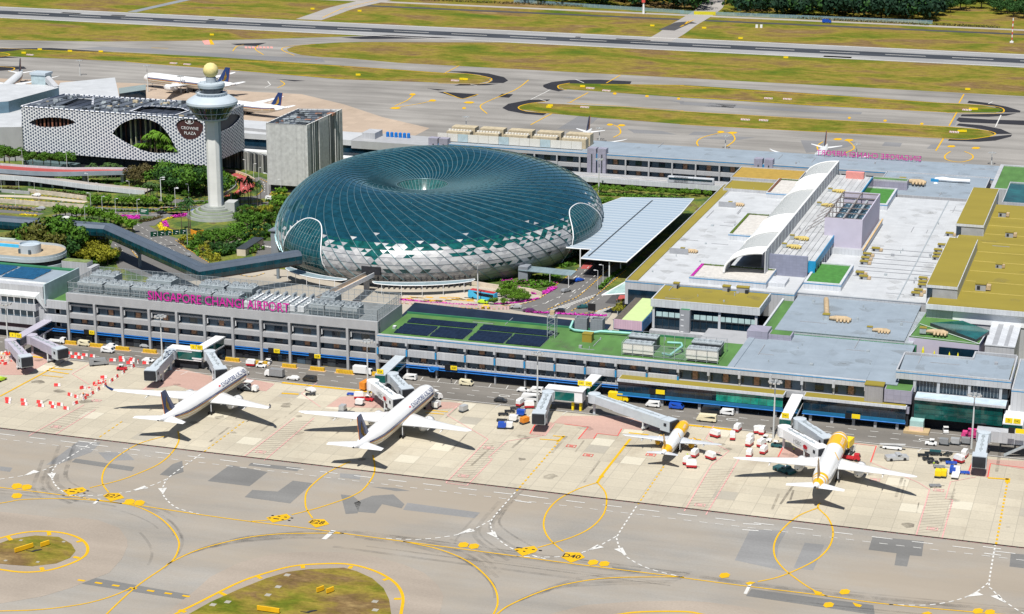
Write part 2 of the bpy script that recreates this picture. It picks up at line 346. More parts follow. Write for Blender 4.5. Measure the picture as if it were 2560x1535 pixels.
m.dashes([(-400,_yb,0),(700,_yb,0)],0.35,2.6,2.6,YZ,1)
m.dashes([(-400,_yp,0),(700,_yp,0)],0.8,3.0,0.7,YZ,2)
m.strip([(-400,3.3,0),(700,3.3,0)],0.8,YZ,3)
for k,a,b in[(9,(450,840),(580,845)),(9,(445,882),(560,890)),(9,(2160,1002),(2290,1020)),(9,(2170,1050),(2290,1065)),(8,(1280,632),(1410,650)),(8,(1250,675),(1365,690)),(7,(560,250),(690,265)),(7,(540,283),(640,296))]:
 m.strip([P(k,*a,YZ),P(k,*b,YZ)],0.6,YZ+0.004,1)
def hatch(L,Rr,k):
 l0,l1=P(k,*L[0],YZ),P(k,*L[-1],YZ);r0=P(k,*Rr[0],YZ);r1=P(k,*Rr[-1],YZ)
 m.strip(PL(k,L,YZ),0.4,YZ,2);m.strip(PL(k,Rr,YZ),0.4,YZ,2)
 n=int((l1.y-l0.y)/2.4)
 for i in range(1,n-1):
  t0=i/n;t1=min(1,(i+1.6)/n);a=l0.lerp(l1,t0);b=r0.lerp(Vector((r0.x,l1.y,0)),t1)
  m.strip([a,b],0.22,YZ,4)
hatch([(205,212),(600,-10)],[(390,205),(680,25)],7);hatch([(1735,365),(2100,85)],[(1885,388),(2240,85)],7)
hatch([(755,548),(1055,235)],[(905,567),(1085,380)],8);hatch([(30,750),(225,420)],[(185,775),(420,380)],9);hatch([(1685,925),(1780,595)],[(1870,940),(1945,670)],9)
for k,pts in[(8,[(755,548),(905,567)]),(8,[(1085,380),(1060,365),(1190,250),(1450,210)]),(8,[(1055,235),(765,65),(835,0)]),(9,[(225,420),(350,320),(185,235),(240,140)]),(9,[(420,380),(700,365)]),(9,[(1780,595),(1700,545),(1360,400),(1400,285)]),(9,[(1945,670),(1895,660),(1930,540),(2110,505)]),(4,[(1000,1365),(1200,1225)]),(4,[(635,1315),(515,1240),(680,1145)]),(4,[(2285,1475),(2150,1380),(2260,1305)]),(4,[(0,1245),(190,1245),(340,1150)]),(4,[(1735,1270),(1955,1312),(1895,1362),(1770,1345)]),(8,[(1355,200),(1460,212),(1530,125)])]:
 m.strip(PL(k,pts,YZ),0.35,YZ+0.004,2)
for k,pts in[(8,[(1355,195),(1410,100)]),(8,[(1700,235),(1770,150),(1600,128)]),(8,[(1810,232),(1835,195),(1980,212),(2010,162)]),(9,[(700,362),(735,292)]),(9,[(1360,400),(1400,285),(1190,260)]),(9,[(2050,490),(2095,375)]),(9,[(2195,508),(2215,410),(2454,440)])]:
 m.strip(PL(k,pts,YZ),0.45,YZ+0.006,5)
for k,a,b,w in[(4,(350,1200),(515,1210),0.9),(4,(330,1215),(490,1240),0.9),(4,(300,1250),(450,1265),0.7),(4,(390,1190),(0,1400),0.8),(8,(1425,235),(1560,245),0.8),(8,(1520,212),(1605,220),0.8),(8,(1550,255),(1600,212),0.9),(8,(625,28),(770,42),0.8),(8,(610,48),(740,58),0.8),(8,(2060,190),(2200,205),1.0),(8,(2050,210),(2160,218),1.0),(9,(2195,512),(2345,522),1.2),(9,(2340,515),(2335,545),1.6),(4,(2010,1378),(2130,1385),1.4),(4,(1100,1358),(1230,1364),1.0),(9,(60,232),(150,240),1.0)]:
 m.strip([P(k,*a,YZ),P(k,*b,YZ)],w,YZ+0.008,0)
for k,x,y in[(8,1650,285),(8,1770,350),(8,2218,347),(8,1060,298),(8,880,498),(9,250,335),(9,1390,525),(9,142,705),(9,1800,875),(9,1845,600),(7,400,147),(7,1860,327),(4,690,1430)]:
 c=P(k,x,y,YZ)
 for sx_,sy_,w_,h_ in[(0,-1.1,3.4,.3),(0,1.1,3.4,.3),(-1.6,0,.3,2.4),(1.6,0,.3,2.4),(0,0,1.5,.9)]:
  m.box(c.x+sx_-w_/2,c.x+sx_+w_/2,c.y+sy_-h_/2,c.y+sy_+h_/2,YZ,YZ+0.006,5 if k==8 and x>1500 else 2)
def plate(k,pts,txt=None,size=3.0,dots=0):
 q=PL(k,pts,YZ+0.01);m.poly(q,0);c=sum(q,Vector())/len(q)
 if txt:add_text(m,txt,size,lambda v:(c.x+v.x*1.1-0.3,c.y+v.y*1.3,YZ+0.02),3,0.0,1.0,.05)
 random.seed(dots)
 for i in range(dots):
  a=c+Vector((-3.4+6.8*(i%4)/3,1.1 if i<4 else-1.1,0));w_=random.choice([.4,.5,1.0])
  m.box(a.x-w_,a.x+w_,a.y-.35,a.y+.35,YZ+.012,YZ+.02,3)
e27=[(735,640),(770,620),(850,620),(888,655),(790,680)]
plate(7,e27,'E27');plate(7,[(x+1462,y+187)for x,y in e27],'E28');plate(8,[(1577,1078),(1610,1042),(1710,1045),(1748,1080),(1648,1118)],'D40')
plate(7,[(445,600),(590,578),(618,598),(600,612),(490,637)],None,dots=8);plate(7,[(1898,795),(2045,768),(2075,790),(2055,808),(1945,832)],None,dots=8);plate(8,[(1240,1020),(1385,997),(1412,1022),(1395,1042),(1300,1070)],None,dots=6)
for k,x,y in[(7,120,570),(7,190,578),(7,925,682),(7,995,690),(7,120,640),(8,880,990),(8,955,1000),(8,1805,1115),(8,1885,1125),(9,2125,1462),(9,2210,1470),(9,318,1208),(9,1175,1325),(9,1060,1418)]:
 plate(k,[(x-40,y+6),(x-25,y-16),(x+15,y-20),(x+40,y-8),(x+28,y+14),(x-20,y+20)])
for k,p in[(9,[(465,1262),(500,1252),(540,1258),(490,1278)]),(9,[(945,1310),(1015,1330),(1000,1345),(965,1340)]),(9,[(1230,1400),(1300,1420),(1285,1435),(1250,1428)]),(9,[(1720,1478),(1770,1465),(1800,1478),(1760,1492)])]:
 m.poly(PL(k,p,YZ+0.01),0)
for y0,on,off in[(91.5,3,5),(97.2,3,5)]:
 m.dashes([(-250,y0,0),(600,y0,0)],0.35,on,off,YZ,1)
m.strip([(-250,84.6,0),(600,84.6,0)],0.35,YZ,1);m.strip([(-250,102.4,0),(600,102.4,0)],0.3,YZ,1)
for x0,x1 in[(85,128),(232,262),(-60,-20)]:m.box(x0,x1,82.6,84.2,YZ-.02,YZ,0)
for i in range(22):
 x0=128+i*7.0;m.strip([(x0,102.4,0),(x0-0.5,107.0,0)],0.28,YZ,1)
for i in range(14):
 x0=-8+i*26;m.strip([(x0,84.6,0),(x0-1.0,80.4,0)],0.3,YZ,1)
for x0,y0 in[(172,94.5),(60,94),(260,94.2),(330,93.6),(12,94.3)]:
 for dx,dy,w_,h_ in[(0,-.9,4,.4),(0,.9,4,.4),(-1.9,0,.4,2.2),(1.9,0,.4,2.2)]:m.box(x0+dx-w_/2,x0+dx+w_/2,y0+dy-h_/2,y0+dy+h_/2,YZ-.02,YZ,1)
structure(m.build('apron_markings',[YEL,WHT,PNK,BLK,mat('hatch_paint',(0.455,0.41,0.33),0.9,var=.05),RED]))
m=MB()
for k,p in[(4,[(1010,1362),(1190,1232),(1240,1190),(1520,1260),(1610,1330),(1380,1362),(1250,1320)]),(4,[(1735,1270),(1955,1312),(1895,1362),(1730,1335)]),(4,[(0,1110),(250,1080),(480,1130),(330,1160),(190,1245),(0,1245)]),(8,[(1700,235),(1770,150),(1520,120),(1580,70),(2000,70),(2454,150),(2454,195),(2010,162),(1980,212),(1835,195),(1810,232)]),(8,[(1355,195),(1410,100),(1530,120),(1460,210)]),(9,[(700,362),(735,290),(900,305),(1050,380),(880,400)]),(9,[(2050,490),(2095,375),(2600,400),(2600,480),(2215,410),(2195,508)]),(5,[(0,1405),(200,1385),(420,1440),(330,1484),(-100,1475)]),(5,[(640,1440),(780,1440),(870,1450),(830,1484),(600,1500)])]:
 m.poly(PL(k,p,0.06),0)
_us=set()
for i in range(60):
 x0=random.randint(-20,62)*7.5;y0=random.randint(1,10)*7.5
 if(x0,y0)in _us:continue
 _us.add((x0,y0));m.box(x0+.1,x0+7.4,y0+.1,y0+7.4,0.03,0.036,random.choice([1,1,2]))
structure(m.build('stand_paving',[PINKP,pave_mat('pale_slab',(0.55,0.51,0.41),0.06,0.04),pave_mat('grey_slab',(0.38,0.35,0.29),0.08,0.1)]))
def soft(name,c,al):
 m_,t,b=newmat(name);b.inputs['Base Color'].default_value=(*c,1);b.inputs['Roughness'].default_value=.9;t.links.new(ramp(t,noise(t,.12,5,pos(t),.7),[(.35,0.0),(.75,al)]),b.inputs['Alpha']);return m_
m=MB();random.seed(31)
for k,pts in[(7,[(-300,560),(0,600),(500,650),(870,700),(1130,790),(1250,900),(1270,1010),(1170,1150),(970,1290),(760,1484)]),(7,[(1190,1130),(1400,1030),(1700,950),(2100,910),(2454,905)]),(8,[(0,905),(450,965),(700,1020),(900,1100),(1030,1200),(1105,1300),(1110,1420)]),(8,[(1120,1484),(1250,1400),(1500,1300),(1750,1245),(2454,1218)]),(8,[(0,905),(1180,1060),(2454,1222)]),(9,[(0,1222),(1050,1355),(2454,1490)]),(7,[(500,200),(420,410),(400,560),(600,660)]),(8,[(1250,615),(1090,800),(1075,900),(1300,1050)])]:
 L=bez(PL(k,pts,.085),6)
 for i in range(9):
  o_=random.gauss(0,4.5);a=random.randint(0,len(L)//2);b_=min(len(L),a+random.randint(8,26));seg=[p+Vector((o_*.35,o_,0))for p in L[a:b_]]
  if len(seg)>2:m.strip(seg,random.uniform(.5,1.6),.085+.0015*(len(m.f)%9),0)
for i in range(70):
 x0,y0=random.uniform(-110,420),random.uniform(8,82);r_=random.uniform(.5,2.4);m.poly([(x0+r_*random.uniform(.6,1.6)*math.cos(a*.785),y0+r_*random.uniform(.6,1.5)*math.sin(a*.785),.075+.0005*i)for a in range(8)],1)
for i in range(26):x0,y0=random.uniform(-110,420),random.uniform(10,70);m.strip([(x0,y0,0),(x0+random.uniform(-1,1),y0+random.uniform(8,22),0)],random.uniform(.4,1.1),.07+.0005*i,1)
structure(m.build('tyre_marks',[soft('rubber_marks',(.08,.08,.08),.26),soft('oil_stains',(.08,.065,.055),.6)]))
FZ=0.05
far=PL(1,[(-3000,260),(0,285),(700,297),(1500,290),(2454,262)])+PL(2,[(330,248),(620,258),(1250,303),(150,300),(0,303)])+PL(1,[(2230,314),(2100,330),(2045,350),(2060,368),(2150,393),(2300,408),(2454,415)])
far=[(p.x,p.y)for p in far]+[(-150,824),(900,820),(1500,820),(1500,505),(-1500,505)]
sheet('far_taxiways',TAXI2,[far],FZ)
pk=[(-1500,505),(-1500,640)]+[(p.x,p.y)for p in PL(1,[(-600,520),(0,560),(850,590),(1100,600)])]+[(p.x,p.y)for p in PL(1,[(1800,655),(2150,672),(2454,745)])+PL(2,[(300,835),(640,915)])]+[(-40,505)]
sheet('far_apron',PINKA,[pk],FZ+0.04)
sheet('runway',RUNW,[rect(-4000,4000,947,1013)],0.04)
m=MB()
m.poly([(-4000,968,.08),(4000,968,.08),(4000,989,.08),(-4000,989,.08)],0)
for y0 in(949.5,1009.5):m.strip([(-2500,y0,0),(2500,y0,0)],1.6,0.10,1)
m.dashes([(-2000,978.5,0),(2000,978.5,0)],1.3,31,20,0.12,1)
for i in range(40):
 x0=-900+i*52+random.uniform(-15,15);y0=random.choice([952,958,991,996]);m.box(x0,x0+random.uniform(25,70),y0,y0+random.uniform(4,8),0.06,0.07,2)
structure(m.build('runway_markings',[RUBBER,WHT,pave_mat('runway_patch',(0.33,0.33,0.33),0.1,0.1)]))
g1l=PL(1,[(-900,300),(0,372),(200,352),(900,375),(1500,405),(2454,470)])+PL(2,[(740,520),(900,525),(1010,540),(1065,560),(1070,577),(990,596),(700,590),(0,566)])+PL(1,[(1700,505),(900,440),(0,400),(-900,350)])
g1r=PL(2,[(1555,618),(1575,604),(1640,596),(2454,607)])+PL(3,[(900,665),(1900,737),(2150,752),(2270,772),(2310,787),(2250,805),(1900,802),(950,755),(0,695)])+PL(2,[(1800,650),(1600,637)])
g2=PL(2,[(1272,765),(1300,748),(1400,735),(2000,762),(2454,797)])+PL(3,[(1000,855),(1900,903),(2120,920),(2210,940),(2240,962),(2200,980),(2050,992),(1900,986),(1000,940),(0,886)])+PL(2,[(1850,842),(1450,806),(1300,782)])
for g in(g1l,g1r,g2):sheet('grass_strip',G_GREEN,[g],FZ+0.06)
m=MB();BZ=FZ+0.03
for k,p in[(2,[(760,508),(900,509),(1060,524),(1170,550),(1200,575),(1165,592),(1050,592),(1090,575),(1060,555),(1000,535),(850,518)]),(2,[(815,611),(860,597),(1135,597),(1050,608)]),(2,[(1450,605),(1510,585),(1640,570),(1850,568),(2080,580),(2070,600),(1640,600),(1570,610),(1560,622),(1600,642),(1560,652),(1480,635),(1450,620)]),(2,[(1157,770),(1200,740),(1350,712),(1500,709),(1480,722),(1340,740),(1300,758),(1290,775),(1330,795),(1480,805),(1450,823),(1320,812),(1200,790)]),(3,[(2050,735),(2060,718),(2200,735),(2330,760),(2430,790),(2425,802),(2330,802),(2260,800),(2300,787),(2240,760),(2150,745)]),(3,[(2000,830),(2010,816),(2250,811),(2400,808),(2330,825),(2200,833)]),(3,[(1970,857),(1990,837),(2200,852),(2800,870),(2800,910),(2200,880),(2000,872)]),(3,[(1970,895),(1990,880),(2150,893),(2290,920),(2370,955),(2220,957),(2200,930),(2100,912)]),(3,[(1912,1004),(1922,988),(2080,994),(2240,972),(2370,960),(2360,975),(2250,1003),(2130,1011)]),(2,[(695,655),(750,657),(985,672),(970,685),(870,703),(800,685)]),(2,[(1125,692),(1155,668),(1235,672),(1205,697)]),(2,[(10,268),(330,250),(700,265),(860,272),(150,278)]),(1,[(1645,312),(1900,305),(1830,328),(1690,322)]),(1,[(-400,345),(100,345),(360,342),(800,370),(560,372),(170,352),(30,372),(-50,385),(60,405),(150,412),(-400,418)]),(1,[(1965,562),(2180,576),(2100,580)]),(2,[(620,630),(760,640),(700,645)]),(1,[(-200,470),(170,474),(190,490),(-200,520)])]:
 m.poly(PL(k,p,BZ),0)
for k,p in[(1,[(740,332),(1500,378),(2300,420),(2320,445),(2000,435),(540,345)]),(2,[(1550,920),(1705,825),(1840,842),(1740,927)]),(3,[(180,760),(210,732),(410,742),(380,772)]),(3,[(0,725),(180,735),(900,780),(1300,800),(1290,815),(900,800),(150,755),(0,745)]),(3,[(60,962),(100,938),(280,945),(260,965)]),(3,[(1440,1040),(1460,1013),(1585,1020),(1570,1047)]),(3,[(860,1000),(1250,1012),(1250,1035),(1050,1080),(900,1090)]),(2,[(2340,715),(2454,722),(2454,740)]),(2,[(2050,920),(2300,935),(2400,960),(2100,950)]),(3,[(1930,895),(1950,812),(2000,815),(1960,895)]),(3,[(1760,1060),(1790,1030),(1850,1032),(1830,1062)]),(2,[(1570,690),(1680,692),(1660,702)]),(3,[(100,985),(350,970),(540,980),(400,1000)])]:
 m.poly(PL(k,p,BZ-0.01),1)
structure(m.build('black_shoulders',[BLACK,pave_mat('far_patch',(0.20,0.20,0.205),0.12,0.12)]))
m=MB();LZ=FZ+0.09
def fl(k,pts,w=0.9,mi=0,n=4):m.strip(bez(PL(k,pts,LZ),n),w,LZ,mi)
for k,pts in[(2,[(740,523),(900,525),(1050,550),(1080,570),(1000,598),(700,592)]),(2,[(1640,592),(1560,608),(1565,632),(1620,640)]),(2,[(1480,722),(1340,740),(1272,766),(1330,793),(1480,806)]),(3,[(1900,735),(2240,757),(2312,788),(2240,810),(1900,802)]),(3,[(1900,903),(2180,930),(2244,962),(2050,994),(1900,988)]),(2,[(1860,605),(2454,640-32)]),(2,[(1900,592),(2000,535)]),(2,[(740,525),(850,468)]),(2,[(1360,890),(1510,810)]),(3,[(1990,735),(2025,672)]),(3,[(1920,897),(1975,800)]),(3,[(1825,1075),(1880,985)]),(2,[(1640,730),(1770,660)]),(2,[(390,755),(480,715),(520,680)]),(2,[(400,765),(560,740),(660,718)]),(2,[(1345,570),(1250,640),(1060,720),(1000,760),(1050,810)]),(2,[(1950,980),(2000,950),(1990,910),(1950,890)]),(3,[(330,1045),(380,1010),(390,980),(350,945),(250,955),(150,985),(120,1015),(130,1040)]),(3,[(990,1080),(980,1040),(1020,1010)]),(3,[(1180,1090),(1240,1060),(1230,1030),(1190,1000)]),(3,[(1930,1080),(1890,1110),(1905,1140),(2000,1155),(2080,1135),(2085,1105),(2030,1080)]),(2,[(740,657),(800,680),(870,703),(930,690),(985,672)]),(1,[(1660,365),(1690,330),(1740,320)]),(1,[(1880,390),(1820,350),(1840,325)]),(1,[(2100,395),(2010,355),(2060,330),(2250,315)]),(1,[(-100,360),(40,378),(60,395),(-60,410)]),(1,[(-100,470),(80,480),(100,495),(60,510)]),(1,[(2000,575),(2030,600),(1980,625)]),(1,[(1080,340),(1200,345)])]:
 fl(k,pts)
for k,pts in[(1,[(0,342),(2454,472)]),(2,[(0,470),(740,522)]),(3,[(0,612),(1900,737)]),(2,[(1620,730),(2454,790)]),(3,[(0,690+0),(1000,752),(1900,800)]),(3,[(0,793),(1900,903)]),(3,[(0,887),(1900,988)]),(1,[(900,440),(2454,562)])]:
 fl(k,pts,0.8,0,1)
for k,x,y,w in[(2,518,672,24),(2,660,716,28),(2,395,770,42),(2,920,730,40),(2,1925,888,24),(2,2008,893,30),(3,290,940,28),(3,375,946,36),(3,1125,992,34),(3,1205,998,36),(3,1935,1043,32),(3,2110,1055,34),(2,885,770,16),(3,1208,840,12),(3,1463,860,14),(3,1725,882,14),(2,2190,685,15),(2,1960,667,15),(2,2415,703,13)]:
 m.poly(PL(k,[(x-w,y+2),(x-w*.4,y-7),(x+w*.6,y-6),(x+w,y+1),(x+w*.4,y+8),(x-w*.5,y+7)],LZ+.01),0)
for k,p in[(1,[(1440,290),(1490,284),(1500,318),(1460,318)])]:m.poly(PL(k,p,LZ),3)
m.poly(PL(1,[(1490,284),(1510,283),(1530,318),(1502,318)],LZ),0)
for x in range(1745,1930,26):m.poly(PL(1,[(x,331),(x+18,332),(x+20,345),(x+2,344)],LZ),3)
for k,pts in[(2,[(1360,710),(1500,640)]),(1,[(1910,580),(1930,605),(1890,625)]),(2,[(930,600),(980,610)]),(2,[(1420,705),(1480,725)]),(2,[(1680,565),(1740,590)]),(3,[(2200,740),(2230,725)]),(3,[(2250,905),(2290,820)])]:
 fl(k,pts,0.7,1,1)
structure(m.build('far_markings',[YEL,WHT,BLK,line_mat('pale_red_paint',(0.72,0.34,0.30))]))
m=MB()
m.poly([(-300,1116,.06),(900,1116,.06),(900,1125,.06),(-300,1125,.06)],0)
m.poly([(-400,1146,.06),(900,1138,.06),(900,1146,.06),(-400,1156,.06)],1)
m.strip(bez(PL(1,[(2200,140),(2330,95),(2430,60)],.07)+PL(2,[(150,25),(300,-10),(420,-60)],.07),5),24,.07,2)
m.strip(bez(PL(2,[(2270,290),(2360,240),(2454,175)],.09)+PL(3,[(90,140),(170,90),(225,40),(230,-30),(200,-90)],.09),5),22,.09,2)
m.strip(bez(PL(2,[(2330,215),(2420,175)],.10)+PL(3,[(20,165),(100,160)],.10),4),14,.10,0)
m.strip(PL(1,[(940,85),(1340,-5),(1500,-50)],.06),9,.06,3)
m.strip(bez(PL(2,[(2430,190),(2454,178)],.12)+PL(3,[(60,150),(110,145)],.12),4),1.0,.12,4);m.strip(bez(PL(3,[(0,190),(50,165),(100,140)],.12),4),1.0,.12,4)
m.strip(bez(PL(1,[(2300,125),(2440,60)],.12)+PL(2,[(60,50),(160,25),(270,0)],.12),4),1.0,.12,4)
structure(m.build('service_roads',[DROAD,LROAD,pave_mat('link_taxiway',(0.34,0.32,0.30),0.1,0.1),pave_mat('blue_grey_path',(0.24,0.26,0.28),0.1,0.1),YEL]))
# === shared building materials
CLAD=mat('grey_cladding',(0.345,0.35,0.36),0.6,0,0.07,0.3,aniso=(1,1,.4))
def panel_mat(name,c,w,h,rough=0.55,metal=0.0,dark=0.72,axis='XZ',obj=False,var=0.06):
 """cladding divided into panels by thin joints"""
 if name in MATS:return MATS[name]
 m,t,b=newmat(name)
 v=t.nodes.new('ShaderNodeTexCoord').outputs['Object']if obj else t.nodes.new('ShaderNodeNewGeometry').outputs['Position']
 sp=t.nodes.new('ShaderNodeSeparateXYZ');t.links.new(v,sp.inputs[0]);cb=t.nodes.new('ShaderNodeCombineXYZ')
 if axis=='XZ':
  a=t.nodes.new('ShaderNodeMath');a.operation='ADD';t.links.new(sp.outputs[0],a.inputs[0]);t.links.new(sp.outputs[1],a.inputs[1])
  t.links.new(a.outputs[0],cb.inputs[0]);t.links.new(sp.outputs[2],cb.inputs[1])
 else:
  t.links.new(sp.outputs[0],cb.inputs[0]);t.links.new(sp.outputs[1],cb.inputs[1])
 br=t.nodes.new('ShaderNodeTexBrick');br.offset=0.0;br.inputs['Scale'].default_value=1.0
 br.inputs['Brick Width'].default_value=w;br.inputs['Row Height'].default_value=h;br.inputs['Mortar Size'].default_value=0.05
 br.inputs['Color1'].default_value=(*mul(c,1+var),1);br.inputs['Color2'].default_value=(*mul(c,1-var),1);br.inputs['Mortar'].default_value=(*mul(c,dark),1)
 t.links.new(cb.outputs[0],br.inputs['Vector'])
 col=mix(t,br.outputs['Color'],ramp(t,noise(t,0.12,5,pos(t,(1,1,0.5)),0.65),[(0.3,0.86),(0.68,1.04)]),1.0,'MULTIPLY')
 t.links.new(col,b.inputs['Base Color']);b.inputs['Roughness'].default_value=rough;b.inputs['Metallic'].default_value=metal
 MATS[name]=m;return m
PCLAD=panel_mat('panelled_cladding',(0.44,0.45,0.47),1.5,20)
WCLAD=panel_mat('white_cladding',(0.54,0.56,0.59),1.5,20)
LAV=panel_mat('lavender_cladding',(0.30,0.29,0.36),2.4,1.8)
WINP=mat('window_panel_grey',(0.06,0.095,0.13),0.4,0,0.15,0.5)
GLZ=mat('dark_glass',(0.006,0.022,0.040),0.08,0,0.5,0.25,0.7)
TEAL=mat('teal_glass',(0.006,0.085,0.075),0.08,0,0.55,0.12,0.7)
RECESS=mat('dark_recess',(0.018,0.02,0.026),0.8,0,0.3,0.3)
BLUEP=mat('blue_pipe_paint',(0.005,0.15,0.50),0.4,0,0.15,0.5)
BLUET=mat('blue_trim_paint',(0.02,0.22,0.45),0.5,0,0.08,0.5)
GREENR=mat('green_roof_coating',(0.075,0.175,0.045),0.8,0,0.22,0.18,aniso=(1,.4,1))
GREENR2=mat('dark_green_roof',(0.03,0.16,0.075),0.7,0,0.12,0.2)
OLIVE=mat('olive_roof_coating',(0.25,0.20,0.028),0.75,0,0.08,0.08,aniso=(.35,1,1))
GREYR=panel_mat('blue_grey_roof',(0.255,0.305,0.355),9,11,0.7,0,0.90,'XY',var=0.02)
WHITER=panel_mat('white_grey_roof',(0.49,0.505,0.52),7.5,1.6,0.6,0,0.88,'XY',var=0.035)
SOLAR=panel_mat('solar_panels',(0.008,0.014,0.03),2.0,1.0,0.15,0.0,2.2,'XY',var=0.25)
SOLARB=panel_mat('blue_solar_panels',(0.012,0.075,0.16),2.0,1.0,0.15,0.0,1.6,'XY',var=0.15)
STEEL=mat('galvanised_steel',(0.42,0.46,0.48),0.45,0.3,0.15,0.8)
DSTEEL=mat('dark_steel',(0.06,0.07,0.08),0.5,0.3,0.2,0.8)
WHITEP=mat('white_paint_gloss',(0.74,0.75,0.76),0.4,0,0.04,0.3)
MAGENTA=mat('magenta_letters',(0.55,0.012,0.30),0.4,0,0.05,0.3)
SIGNY=mat('sign_yellow',(0.80,0.60,0.01),0.5,0,0.05,0.3);SIGNK=mat('sign_black',(0.01,0.01,0.012),0.5)
TAN=mat('tan_ductwork',(0.44,0.33,0.20),0.7,0,0.18,0.7)
AQUA=mat('aqua_pipe',(0.24,0.50,0.45),0.5,0,0.08,0.5)
WARM=mat('painted_interior_light',(0.30,0.16,0.09),0.6,0,0.5,1.2)  # brown window colour standing in for warm interior lighting
def glass_screen(name,c,alpha):
 if name in MATS:return MATS[name]
 m,t,b=newmat(name);b.inputs['Base Color'].default_value=(*c,1);b.inputs['Roughness'].default_value=0.25;b.inputs['Alpha'].default_value=alpha
 MATS[name]=m;return m
MESHS=glass_screen('wire_screen',(0.20,0.25,0.28),0.26)
FAC=106.9
def bands(root,x0,x1,Y,floors,bay,cols=None,name_prefix=''):
 """floors: list of (kind, z0, z1): slab/recess/window/open/pipe — each kind becomes a part"""
 n=max(1,round((x1-x0)/bay));bw=(x1-x0)/n
 for kind,z0,z1 in floors:
  if kind=='balcony':
   for i in range(n):
    a,b=x0+i*bw+.45,x0+(i+1)*bw-.45
    MB().box(a,b,Y+.1,Y+2.3,z0,z1).build('balcony',CLAD if cols else PCLAD,root)
  elif kind=='parapet':
   MB().box(x0-.15,x1+.15,Y-.25,Y+1.2,z0,z1).build('parapet',CLAD if cols else PCLAD,root)
  elif kind=='window':
   for i in range(n):
    a=x0+i*bw;m=MB()
    m.box(a+.01,a+bw-.01,Y+2.3,Y+2.6,z0,z1,0)
    m.box(a+bw*.10,a+bw*.38,Y+2.15,Y+2.3,z0,z1-.35,1);m.box(a+bw*.66,a+bw*.93,Y+2.15,Y+2.3,z0,z1-.35,1)
    m.box(a+bw*.43,a+bw*.6,Y+2.2,Y+2.3,z0+.3,z1-.5,2 if random.random()<.55 else 0)
    m.build('window',[GLZ,WINP,WARM],root)
  elif kind=='attic':
   for i in range(n):
    a=x0+i*bw;m=MB()
    m.box(a+.01,a+bw-.01,Y+1.6,Y+2.6,z0,z1,0);m.box(a+.6,a+bw-.6,Y+1.2,Y+1.6,z0+.0,z0+.75,1)
    m.box(a+.9,a+1.15,Y+.5,Y+1.2,z0-1.6,z0+.6,2)
    m.build('attic_panel',[WINP,CLAD,WHITEP],root)
 return n,bw
def pipe_run(root,x0,x1,Y,z,n=3):
 m=MB()
 for i in range(n):m.tube([(x0,Y+.5*(i%2),z+.45*i),(x1,Y+.5*(i%2),z+.45*i)],.2,6,0)
 return m.build('service_pipes',BLUEP,root)
XA,XB=-21.5,115.7
t=thing('terminal_building','grey four-storey terminal block with columns, balconies and fenced cooling plant on its roof','building',(0,0,0))
bands(t,XA,XB,FAC,[('balcony',5.3,7.4),('balcony',10.1,12.1),('parapet',17.1,20.8),('window',7.4,10.1),('window',12.1,15.0),('attic',15.0,17.1)],12.47,True)
for i in range(12):
 x=XA+.3+i*(XB-XA-.6)/11
 MB().box(x-.5,x+.5,FAC-.5,FAC+.9,0,17.15).build('column',CLAD,t)
m=MB();m.box(XA,XB,FAC+2.6,134,.02,20.2);m.box(XA,XA+.6,FAC+1.2,134,20.2,20.8);m.box(XB-.6,XB,FAC+1.2,134,20.2,20.8);m.build('wall',CLAD,t)
MB().box(XA+.6,XB-.6,FAC+1.2,133.4,20.2,20.3).build('roof',mat('plant_deck',(0.17,0.185,0.19),.8,0,.2,.5),t)
m=MB();m.box(XA,XB,FAC+1.5,FAC+2.6,.1,5.3,0);random.seed(3)
for i in range(30):
 x=XA+3+i*4.5+random.uniform(-1,1);m.box(x,x+random.uniform(1.5,3.5),FAC+1.2,FAC+1.5,.1,random.uniform(2,3.6),random.choice([1,2,0]))
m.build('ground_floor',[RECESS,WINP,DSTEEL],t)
for i in range(11):
 x0=XA+.8+i*(XB-XA-.6)/11
 if i!=5:pipe_run(t,x0,x0+11.4,FAC+.2,4.1)
 m=MB();m.box(x0,x0+11.4,FAC+.3,FAC+1.6,4.9,5.3,0)
 for j in range(9):m.box(x0+.5+j*1.3,x0+.58+j*1.3,FAC+.2,FAC+.26,5.3,6.5,1)
 m.build('service_ledge',[CLAD,STEEL],t)
fe=MB();ft=MB();zt=25.3;zb=20.8
for a,b in[((XA+.4,FAC+.8),(XB-.3,FAC+.8)),((XB-.3,FAC+.8),(XB-.3,133.6)),((XA+.4,133.6),(XB-.3,133.6)),((XA+.4,FAC+.8),(XA+.4,133.6))]:
 ft.add([(*a,zb),(*b,zb),(*b,zt),(*a,zt)],[(0,1,2,3)])
 L=math.hypot(b[0]-a[0],b[1]-a[1]);k=int(L/2.5)
 for i in range(k+1):
  x=a[0]+(b[0]-a[0])*i/k;y=a[1]+(b[1]-a[1])*i/k
  fe.box(x-.06,x+.06,y-.06,y+.06,zb,zt)
 for z in(zb+.1,23,zt):fe.beam((*a,z),(*b,z),.12,.12)
pf=thing('plant_screen_fence','tall see-through mesh fence around the cooling plant on the terminal roof','fence',(0,0,0))
fe.build('fence_frame',STEEL,pf);ft.build('mesh_panel',MESHS,pf)
